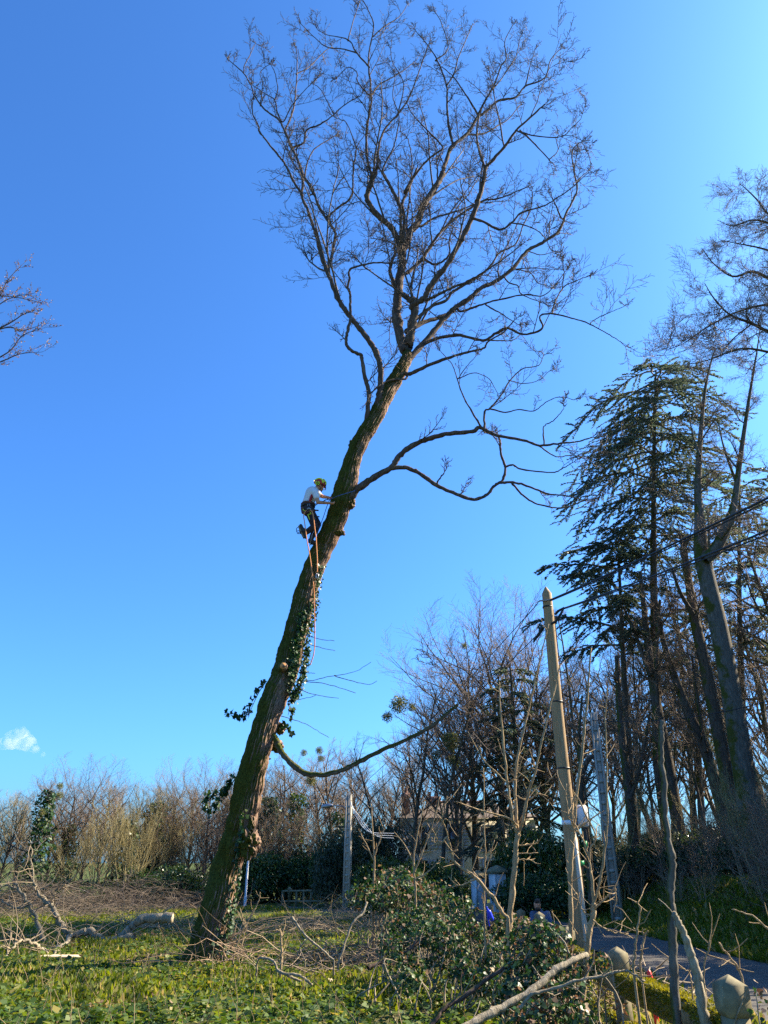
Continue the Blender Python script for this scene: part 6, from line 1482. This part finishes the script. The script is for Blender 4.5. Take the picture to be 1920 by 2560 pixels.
# big fallen branches in front of the fence
plant_px('fallen_branch', 7.6, [([(1130, 2590), (1200, 2548), (1270, 2510), (1340, 2470), (1390, 2425), (1440, 2398), (1468, 2386)], 21, 13, 7.6, 8.4)], 'long grey fallen branch slanting up to the second fence post', 'branch', mat=M_dead, twiglets=.3, foot=False)
plant_px('fallen_branch', 7.8, [([(1300, 2520), (1330, 2488), (1370, 2475), (1450, 2450), (1510, 2440), (1550, 2428), (1580, 2434), (1612, 2452)], 9, 5, 7.8, 7.9)], 'thinner crooked fallen branch across the second fence post', 'branch', mat=M_dead, foot=False)
plant_px('fallen_branch', 9.5, [([(1075, 2570), (1110, 2520), (1160, 2490), (1230, 2440), (1300, 2400), (1360, 2380)], 14, 8, 9.5, 10)], 'dark fallen branch running into the ivy bush', 'branch', mat=M_limb, foot=False)
plant_px('fallen_branch', 12.5, [([(920, 2420), (960, 2400), (1010, 2380), (1060, 2345)], 12, 7, 12.5, 13), ([(1000, 2384), (1030, 2370), (1042, 2340)], 7, 4, 12.7)], 'dark fallen branch lying left of the ivy bush', 'branch', mat=M_limb, foot=False)
plant_px('fallen_branch', 13.5, [([(640, 2440), (645, 2400), (665, 2396), (685, 2405), (700, 2430), (750, 2440), (780, 2462)], 5, 7, 13.5, 13), ([(702, 2430), (740, 2448), (770, 2460)], 6, 6, 13.3)], 'arched thin fallen branch in the meadow grass right of the leaning tree', 'branch', mat=M_dead, foot=False)
plant_px('stick', 14.5, [([(703, 2405), (704, 2370), (702, 2340), (699, 2322)], 6, 3.5)], 'short stick standing upright in the meadow', 'stick')
plant_px('fallen_branch', 15, [([(835, 2400), (800, 2370), (765, 2340), (745, 2315), (730, 2292)], 5, 6.5, 15, 15.2), ([(770, 2345), (750, 2370), (742, 2395)], 3, 3, 15)], 'forked stick propped up in the middle of the meadow', 'branch', mat=M_dead)
plant_px('fallen_branch', 15.5, [([(845, 2410), (862, 2360), (880, 2310), (905, 2285), (918, 2255)], 6, 5, 15.5, 16)], 'bent stick rising beside the brushwood in the meadow', 'branch', mat=M_dead)
plant_px('sprout', 16, [([(583, 2400), (600, 2340), (628, 2290), (648, 2250), (650, 2230)], 3, 2)], 'thin bare sprout right of the leaning tree', 'sprout')
plant_px('sprout', 16.2, [([(592, 2430), (605, 2360), (612, 2320), (600, 2270)], 3, 2), ([(612, 2330), (625, 2290), (640, 2270)], 2.5, 1.5, 16.2)], 'forked bare sprout close to the leaning trunk', 'sprout')
# stumps
def stump(px, py, d_px, h, label, seed):
    b = ground_at(px, py); r = .5 * d_px * MPP(px, py, b[1]); root = thing('stump', b, label, 'stump')
    V, F = bark_tube(np.array([(0.02 * i, 0, -.1 + (h + .1) * i / 9) for i in range(10)]), np.full(10, r), 40, seed, .02, r * .5)
    obj('bark', mesh_np('bark', V, [F], True), M_limb, root)
    tb = Tubes(); tb.add([(.18, 0, h - .03), (.18, 0, h + .004), (.18, 0, h + .005)], [r * .97, r * .9, .001], 20); obj('cut_face', tb.mesh('cut_face'), M_oldcut, root)
stump(965, 2415, 34, .32, 'rotten brown stump left of the ivy bush', 4)
stump(790, 2478, 26, .16, 'low mossy stump in the near meadow', 5)

# ------------------------------------------------ the felled limb and the brushwood at the left
def felled():
    b = ground_at(330, 2362); Y = b[1]; Y2 = ground_at(140, 2394)[1]; Y3 = ground_at(90, 2406)[1]
    S = [([(430, 2296), (390, 2293), (350, 2300), (325, 2322), (300, 2345), (265, 2358), (245, 2342), (215, 2330), (180, 2335), (150, 2310), (140, 2285), (125, 2260), (95, 2235)], 23, 10, Y), ([(338, 2340), (300, 2348), (262, 2358)], 15, 15, Y - .3),
         ([(178, 2336), (165, 2358), (145, 2372), (134, 2388)], 13, 9, Y, Y2), ([(128, 2392), (100, 2370), (80, 2356), (50, 2352), (25, 2375), (14, 2400)], 9, 4, Y2, Y3), ([(112, 2352), (95, 2310), (75, 2265), (50, 2225), (38, 2205)], 12, 5, Y + .5), ([(75, 2265), (40, 2270), (0, 2250), (-30, 2250)], 6, 3, Y + .5), ([(52, 2225), (20, 2215), (-20, 2212)], 5, 3, Y + .6), ([(95, 2235), (85, 2210), (80, 2150), (75, 2100)], 5, 2, Y), ([(140, 2290), (130, 2250), (150, 2215), (170, 2218)], 4, 2, Y)]
    root = thing('felled_limb', b, 'big pale felled limb with forked branches lying in the brushwood', 'branch')
    tw = Tubes(); rnd = random.Random(4)
    for i, s in enumerate(S):
        tb = Tubes(); C = px_tube(tb, s[0], s[1], s[2], s[3], s[4] if len(s) > 4 else None, seed=i, n=6, sides=10, jit=.02)
        obj('limb' if i == 0 else 'branch', tb.mesh('limb', b), M_dead, root)
        for j in range(2, len(C) - 1):
            for _ in range(1 if C[j, 3] < .09 else 0):
                d = Vector((rnd.gauss(0, 1), rnd.gauss(0, 1), rnd.gauss(.4, .7))).normalized(); L = rnd.uniform(.4, 1.4); q = Vector(C[j, :3]); pts = [tuple(q)]
                for _k in range(5): d = (d + Vector((rnd.gauss(0, .2), rnd.gauss(0, .2), rnd.gauss(.0, .15)))).normalized(); q = q + d * L / 5; pts.append(tuple(q))
                tw.add(pts, [.014, .012, .010, .008, .006, .004], 3)
    obj('twigs', tw.mesh('twigs', b, False), M_btwig_tan, root, kind='stuff')
    e = np.array(W(430, 2296, Y)); t = Tubes(); dv = norm(e - np.array(W(390, 2293, Y))); rr = 11 * MPP(430, 2296, Y)
    t.add([e - dv * .01, e + dv * .02, e + dv * .022], [rr, rr * .95, .001], 16); obj('cut_face', t.mesh('cut_face', b), M_oldcut, root)
felled()
def brush(name, cx, cy, w, d, h, n, label, seed, mat, L=(.5, 1.8)):
    rnd = random.Random(seed); z0 = Gf(cx, cy); tb = Tubes()
    for _ in range(n):
        x = cx + rnd.gauss(0, w / 2.4); y = cy + rnd.gauss(0, d / 2.4); k = math.exp(-((x - cx) / w * 1.6) ** 2 - ((y - cy) / d * 1.6) ** 2)
        z = Gf(x, y) + rnd.uniform(0, h) * k; a = rnd.uniform(0, 6.28); dd = Vector((math.cos(a), math.sin(a), rnd.gauss(.05, .30))).normalized(); l = rnd.uniform(*L); q = Vector((x, y, max(z, Gf(x, y) + .02))); pts = [tuple(q)]; r = rnd.choice([.006, .008, .010, .016])
        rad = [r]
        for i in range(4):
            dd = (dd + Vector((rnd.gauss(0, .22), rnd.gauss(0, .22), rnd.gauss(-.02, .16)))).normalized(); q = q + dd * l / 4; q.z = max(q.z, Gf(q.x, q.y) + .01); pts.append(tuple(q)); rad.append(r * (1 - .18 * (i + 1)))
        tb.add(pts, rad, 3)
    o = obj(name, tb.mesh(name, (cx, cy, z0), False), mat, None, label=label, kind='stuff', cat='brushwood'); o.location = (cx, cy, z0)
for i, (px, py, w, d, h, n, m, lab) in enumerate([(40, 2300, 6, 3, 1.8, 900, M_brush, 'loose brown brushwood heap at the meadow\'s far corner'), (200, 2288, 6, 3, 1.5, 900, M_brush, 'dark brushwood heap behind the felled limb'), (330, 2280, 6, 3, 1.7, 1000, M_brush, 'purplish heap of cut twigs behind the felled limb'), (440, 2268, 5, 3, 2.2, 1100, M_brush, 'dense grey heap of cut twigs left of the leaning trunk'), (400, 2330, 3, 2, .5, 350, M_btwig_tan, 'thin scatter of twigs at the end of the felled limb'), (100, 2255, 9, 5, 1.2, 1000, M_brush, 'low brown brushwood spread far across the meadow'),
                                                  (760, 2330, 3.5, 3, .35, 420, M_btwig_tan, 'flat scatter of pale twigs in the middle of the meadow'), (840, 2420, 2.2, 2, .35, 320, M_btwig_tan, 'scatter of twigs in the near meadow by the low stump'), (930, 2300, 3.5, 3, .9, 700, M_btwig_tan, 'twiggy heap before the laurel shrubs'), (1000, 2260, 4, 3, 1.2, 800, M_btwig_tan, 'bramble tangle behind the ivy bush'), (1020, 2440, 2.2, 2, .4, 300, M_btwig_dark, 'scatter of dark twigs at the foot of the ivy bush'), (545, 2415, 1.0, .8, .6, 130, M_btwig_red, 'reddish twigs around the foot of the leaning tree'), (1560, 2540, 1.0, 1.0, .5, 160, M_sap, 'dry stalk tuft between the fence posts'), (1640, 2540, .8, 1.6, .7, 120, M_btwig_tan, 'loose bramble stems along the mossy rail')]):
    b = ground_at(px, py); brush('brushwood', b[0], b[1], w, d, h, n, lab, i + 20, m, (.5, 1.8) if b[1] > 14 else (.25, .9))
for i, (px, py, w, d, h, n, m, lab) in enumerate([(1120, 2400, 2.6, 1.6, 1.0, 260, M_sap, 'tangle of pale stems poking through the big ivy bush'), (1330, 2420, 1.2, 1.0, .8, 120, M_sap, 'pale stems standing among the ivy clump by the fence'), (1000, 2330, 2.5, 2, .9, 300, M_btwig_tan, 'brushwood tangle at the left end of the ivy bush')]):
    b = ground_at(px, py); brush('brushwood', b[0], b[1], w, d, h, n, lab, i + 60, m, (.4, 1.1))
# split log in the grass
b = ground_at(155, 2408); lg = thing('log', b, 'short split log with pale wood lying in the grass', 'log')
def split_log(L, r, seed):
    rng = np.random.default_rng(seed); n = 12; rings = []
    sec = [(-1, 0.05), (-.9, -.45), (-.45, -.85), (.2, -.9), (.75, -.6), (1, .0), (.45, .22), (-.1, .30), (-.6, .16)]
    for i in range(n):
        t = i / (n - 1); k = r * (1 - .25 * abs(2 * t - 1) ** 3)
        for (a2, b2) in sec: rings.append((-L / 2 + L * t + rng.normal(0, .03) * (i in (0, n - 1)) * 2, a2 * k * (1 + rng.normal(0, .07)), .8 * r + b2 * k * (1 + rng.normal(0, .07))))
    m = len(sec); q = [(i * m + j, i * m + (j + 1) % m, (i + 1) * m + (j + 1) % m, (i + 1) * m + j) for i in range(n - 1) for j in range(m)]
    me = mesh_np('log', rings, [q]); me.materials.append(M_oldcut); me.materials.append(M_limb)
    me.polygons.foreach_set('material_index', [1 if (f % m) < 5 else 0 for f in range(len(me.polygons))])
    return me
put(bpy.data.objects.new('split_wood', split_log(.85, .15, 1)), 'split_wood', lg)
g2 = put(bpy.data.objects.new('splinter', split_log(.6, .05, 2)), 'splinter', lg); g2.location = (.12, -.16, .03); g2.rotation_euler = (0, 0, .35)

# ------------------------------------------------ ivy bush
def ivy_bush(name, lobes, label, seed, n_per, size, dead=.0):
    """lobes: (px, py, Y, radius m, flatten)"""
    c0 = W(lobes[0][0], lobes[0][1], lobes[0][2]); loc = (c0[0], c0[1], Gf(c0[0], c0[1])); root = thing(name, loc, label, 'bush')
    rng = np.random.default_rng(seed); g = Geo(); gd = Geo(); tb = Tubes()
    for (px, py, Y, r, fl) in lobes:
        c = np.array(W(px, py, Y)); r = r * .9; n = int(n_per * r * r * 2.2); d = rand_dirs(rng, n, -.8)
        rad = r * (1.05 - .55 * rng.random(n) ** 2.2) * (1 + .35 * (vnoise3(d * 2 + c, seed, 1.6) - .5) * 2)
        P = c + d * rad[:, None] * np.array([1, .8, fl]); P[:, 2] = np.maximum(P[:, 2], G(P[:, 0], P[:, 1]) + .02)
        m = rng.random(n) < dead
        for geo, k2 in ((g, ~m), (gd, m)):
            q = P[k2]; leaves(geo, q, d[k2] * .4 + rng.normal(0, .6, (len(q), 3)) + np.array([0, 0, -.45]), d[k2] + rng.normal(0, .55, (len(q), 3)) + np.array([0, 0, .25]), rng.uniform(*size, len(q)), 'ivy')
        for _ in range(int(20 * r)):
            e = rand_dirs(rng, 1, -.1)[0]; base2 = np.array([c[0] + rng.normal(0, .2), c[1] + rng.normal(0, .2), Gf(c[0], c[1]) - .03]); tipp = c + e * r * np.array([1.1, .9, fl * 1.15]); mid = (base2 + tipp) / 2 + rng.normal(0, .15, 3)
            tb.add(list(crom([base2, mid, tipp], 4)), list(np.linspace(.014, .004, 9)), 4)
    obj('stems', tb.mesh('stems', loc, False), M_dead, root, kind='stuff'); obj('leaves', g.mesh('leaves', loc), M_ivy, root, kind='stuff')
    if gd.n: obj('dry_leaves', gd.mesh('dry_leaves', loc), M_dry, root, kind='stuff')
rb = random.Random(21)
def scatter_lobes(n, x0, x1, top, bot, Yn, Yf, r0, r1):
    out = []
    for _ in range(n):
        px = rb.uniform(x0, x1); t = rb.random(); py = top(px) + (bot - top(px)) * t
        out.append((px, py, Yf + (Yn - Yf) * t + rb.gauss(0, .4), rb.uniform(r0, r1), rb.uniform(.6, 1.0)))
    return out
topf = lambda px: 2290 + 50 * abs((px - 1090) / 150) ** 2 - 25 * math.sin(px * .045)
ivy_bush('ivy_bush', [(1080, 2340, 13, .35, .9)] + scatter_lobes(34, 985, 1290, topf, 2470, 11.0, 14.5, .12, .34), 'big dark glossy ivy bush in front of the gate pillars', 3, 2000, (.03, .07), .10)
ivy_bush('ivy_bush', [(960, 2230, 19, .6, .8)] + scatter_lobes(12, 900, 1130, lambda p: 2190, 2260, 17, 20, .3, .6), 'lower ivy tangle behind the big ivy bush', 13, 700, (.05, .10), .15)
ivy_bush('ivy_bush', [(1340, 2350, 9.6, .20, .9), (1312, 2325, 12, .22, .8), (1360, 2328, 13, .2, .8), (1270, 2320, 12.5, .24, .8), (1395, 2350, 9.4, .17, .9), (1305, 2375, 9.8, .22, .9), (1370, 2395, 9.3, .24, 1.0), (1320, 2440, 9.2, .25, .9), (1425, 2420, 9.0, .14, .8), (1300, 2500, 9.0, .28, .7), (1360, 2450, 9.0, .2, .8)], 'ivy clump with gleaming leaves overgrowing the fence before the wooden pole', 4, 2600, (.03, .07), .2)
ivy_bush('ivy_bush', [(1400, 2520, 8.4, .26, .7), (1340, 2550, 8.2, .28, .6), (1440, 2540, 8.0, .18, .8), (1440, 2475, 8.4, .15, .9), (1495, 2412, 8.8, .14, .8), (1380, 2470, 8.6, .14, .8)], 'ragged ivy and dry leaves under the long fallen branch', 5, 2400, (.03, .065), .3)
ivy_bush('ivy_bush', [(1888, 2480, 6.4, .06, 1.2), (1905, 2520, 6.3, .09, 1.2), (1912, 2560, 6.2, .10, 1.0)], 'dry climber stems and few leaves hanging over the near fence post', 6, 1400, (.025, .05), .6)
ivy_bush('ivy_bush', [(1556, 2480, 10.3, .10, 1.2), (1553, 2520, 10.3, .10, 1.2)], 'brown withered leaves clinging to the second fence post', 7, 1500, (.03, .05), .75)
# dark rounded bin-bag like heap and the blue sack behind the bush
b = W(1188, 2268, 24); bag = obj('rubbish_bag', blob_mesh('rubbish_bag', [((-.15, 0, .35), .33, (.2, 0, .30), .30), ((0, 0, .5), .18, (.05, 0, .68), .10), ((-.2, 0, .12), .2, (.3, 0, .12), .2)], .03, 3), M_black, None, label='black heap partly hidden behind the ivy bush near the gate pillars', cat='bag'); bag.location = (b[0], 24, Gf(b[0], 24)); bag.scale = (1, 1, 1.15)
b = W(1222, 2280, 17); me = blob_mesh('blue_bottle', [((0, 0, 0), .05, (.05, 0, -.12), .05), ((-.02, 0, .04), .02, (-.035, 0, .09), .018)], .012, 2); bb2 = obj('blue_bottle', me, M_blue_pl, None, label='bright blue plastic container caught in the top of the ivy bush', cat='container'); bb2.location = b
tb = Tubes(); tb.add([(0, 0, -.25), (-.03, 0, -.05), (-.01, 0, .06)], [.012, .012, .01], 5); obj('handle', tb.mesh('handle'), M_blue_pl, bb2)
b = ground_at(1624, 2460); rc = thing('traffic_marker', (W(1627, 2450, 10.2)[0], 10.2, Gf(3.2, 10.2)), 'small red plastic marker post showing above the mossy rail', 'marker')
zt = W(1624, 2424, 10.2)[2] - Gf(3.2, 10.2); tb = Tubes(); tb.add([(0, 0, 0), (.01, 0, zt * .6), (.0, 0, zt - .1), (-.01, 0, zt - .02), (-.01, 0, zt)], [.03, .03, .035, .025, .004], 8); obj('post', tb.mesh('post'), M_red_pl, rc)
tb = Tubes(); tb.add([(0, 0, zt - .14), (0, 0, zt - .139), (0, 0, zt - .10), (0, 0, zt - .099)], [.03, .037, .037, .03], 10); obj('white_band', tb.mesh('white_band'), M_white, rc)

# ------------------------------------------------ grass, weeds, dry leaves
def cover():
    rng = np.random.default_rng(12)
    def spots(n, ymin, ymax, xl, xr):
        y = ymin + (ymax - ymin) * rng.random(n) ** 1.5
        x = y * rng.uniform(-.58, .36, n); k = (x > xl) & (x < xr); return x[k], y[k]
    # weeds: rosettes of three to five leaves
    x, y = spots(52000, 8.5, 34, -16, 3.3)
    P0 = np.stack([x, y, G(x, y)], 1)
    dens = vnoise3(P0 * np.array([1, 1, 0]), 4, .55) * .6 + vnoise3(P0 * np.array([1, 1, 0]), 5, 1.7) * .4
    k = (dens + rng.normal(0, .10, len(x)) > .50); P0 = P0[k]; dn = dens[k]
    g = Geo()
    for j in range(4):
        n = len(P0); a = rng.uniform(0, 6.283, n); h = rng.uniform(.02, .13, n) * (.5 + dn)
        P = P0 + np.stack([.05 * np.cos(a), .05 * np.sin(a), h], 1); D = np.stack([np.cos(a), np.sin(a), rng.uniform(-.3, .7, n)], 1)
        leaves(g, P, D, np.array([0, 0, 1.0]) + rng.normal(0, .45, (n, 3)), rng.uniform(.03, .125, n) * (.6 + .7 * rng.random(n)), 'oval')
    o = obj('weeds', g.mesh('weeds'), M_weed, None, label='low leafy green weeds covering the meadow', kind='stuff', cat='weeds')
    # grass blades
    x, y = spots(190000, 8.5, 48, -24, 4.4)
    P0 = np.stack([x, y, G(x, y)], 1); dens = vnoise3(P0 * np.array([1, 1, 0]), 7, .45)
    k = dens + rng.normal(0, .12, len(x)) > .45; P0 = P0[k]; n = len(P0); g = Geo()
    D = np.stack([rng.normal(0, .45, n), rng.normal(0, .45, n), np.ones(n)], 1); leaves(g, P0 - np.array([0, 0, .01]), D, rand_dirs(rng, n), rng.uniform(.06, .17, n) * (.5 + dens[k]), 'lance')
    # narrow the blades by squeezing is not needed at this distance
    obj('grass', g.mesh('grass'), M_grass, None, label='short green meadow grass', kind='stuff', cat='grass')
    # verge grass on both sides of the lane and on the bank
    n = 42000; y = 6 + 36 * rng.random(n) ** 1.3; s = rng.random(n); x = np.where(rng.random(n) < .3, rng.uniform(3.0, 4.75, n), 8.25 + 4.5 * s ** 1.5)
    P0 = np.stack([x, y, G(x, y)], 1); g = Geo(); D = np.stack([rng.normal(0, .5, n), rng.normal(0, .5, n), np.ones(n)], 1); leaves(g, P0 - np.array([0, 0, .01]), D, rand_dirs(rng, n), rng.uniform(.10, .28, n), 'lance')
    obj('verge_grass', g.mesh('verge_grass'), M_grass, None, label='longer grass on the verges of the lane and the bank', kind='stuff', cat='grass')
    # dry leaves
    x, y = spots(95000, 8.5, 36, -16, 3.4); P = np.stack([x, y, G(x, y) + .03 + .04 * rng.random(len(x))], 1)
    k = vnoise3(P * np.array([1, 1, 0]), 8, .8) + rng.normal(0, .12, len(x)) > .50; P = P[k]; n = len(P); g = Geo()
    leaves(g, P, rand_dirs(rng, n, -.3) * np.array([1, 1, .4]), np.array([0, 0, 1.0]) + rng.normal(0, .5, (n, 3)), rng.uniform(.04, .085, n), 'oval'); obj('dry_leaf_litter', g.mesh('dry_leaf_litter'), M_dry, None, label='scattered brown dry leaves in the meadow', kind='stuff', cat='leaf litter')
    # leaf litter on the bank
    n = 22000; x = 8.8 + 9 * rng.random(n); y = 13 + 26 * rng.random(n); P = np.stack([x, y, G(x, y) + .03], 1); g = Geo(); leaves(g, P, rand_dirs(rng, n, -.3) * np.array([1, 1, .5]), np.array([0, 0, 1.0]) + rng.normal(0, .5, (n, 3)), rng.uniform(.05, .10, n), 'oval'); obj('bank_leaf_litter', g.mesh('bank_leaf_litter'), M_dry, None, label='brown leaf litter under the bank trees', kind='stuff', cat='leaf litter')
cover()
# thin dead stalks
rs = random.Random(9)
tb = Tubes()
for _ in range(700):
    y = rs.uniform(9, 24); x = y * rs.uniform(-.55, .30)
    if x > 2.9: continue
    d = Vector((rs.gauss(0, .35), rs.gauss(0, .3), 1)).normalized(); q = Vector((x, y, Gf(x, y) - .02)); pts = [tuple(q)]; L = rs.uniform(.2, .7)
    for i in range(4): d = (d + Vector((rs.gauss(0, .15), rs.gauss(0, .15), -.03))).normalized(); q = q + d * L / 4; pts.append(tuple(q))
    tb.add(pts, [.005, .0045, .004, .0035, .003], 3)
obj('dead_stalks', tb.mesh('dead_stalks', smooth=False), M_sap, None, label='thin dead stalks standing in the meadow', kind='stuff', cat='stalks')
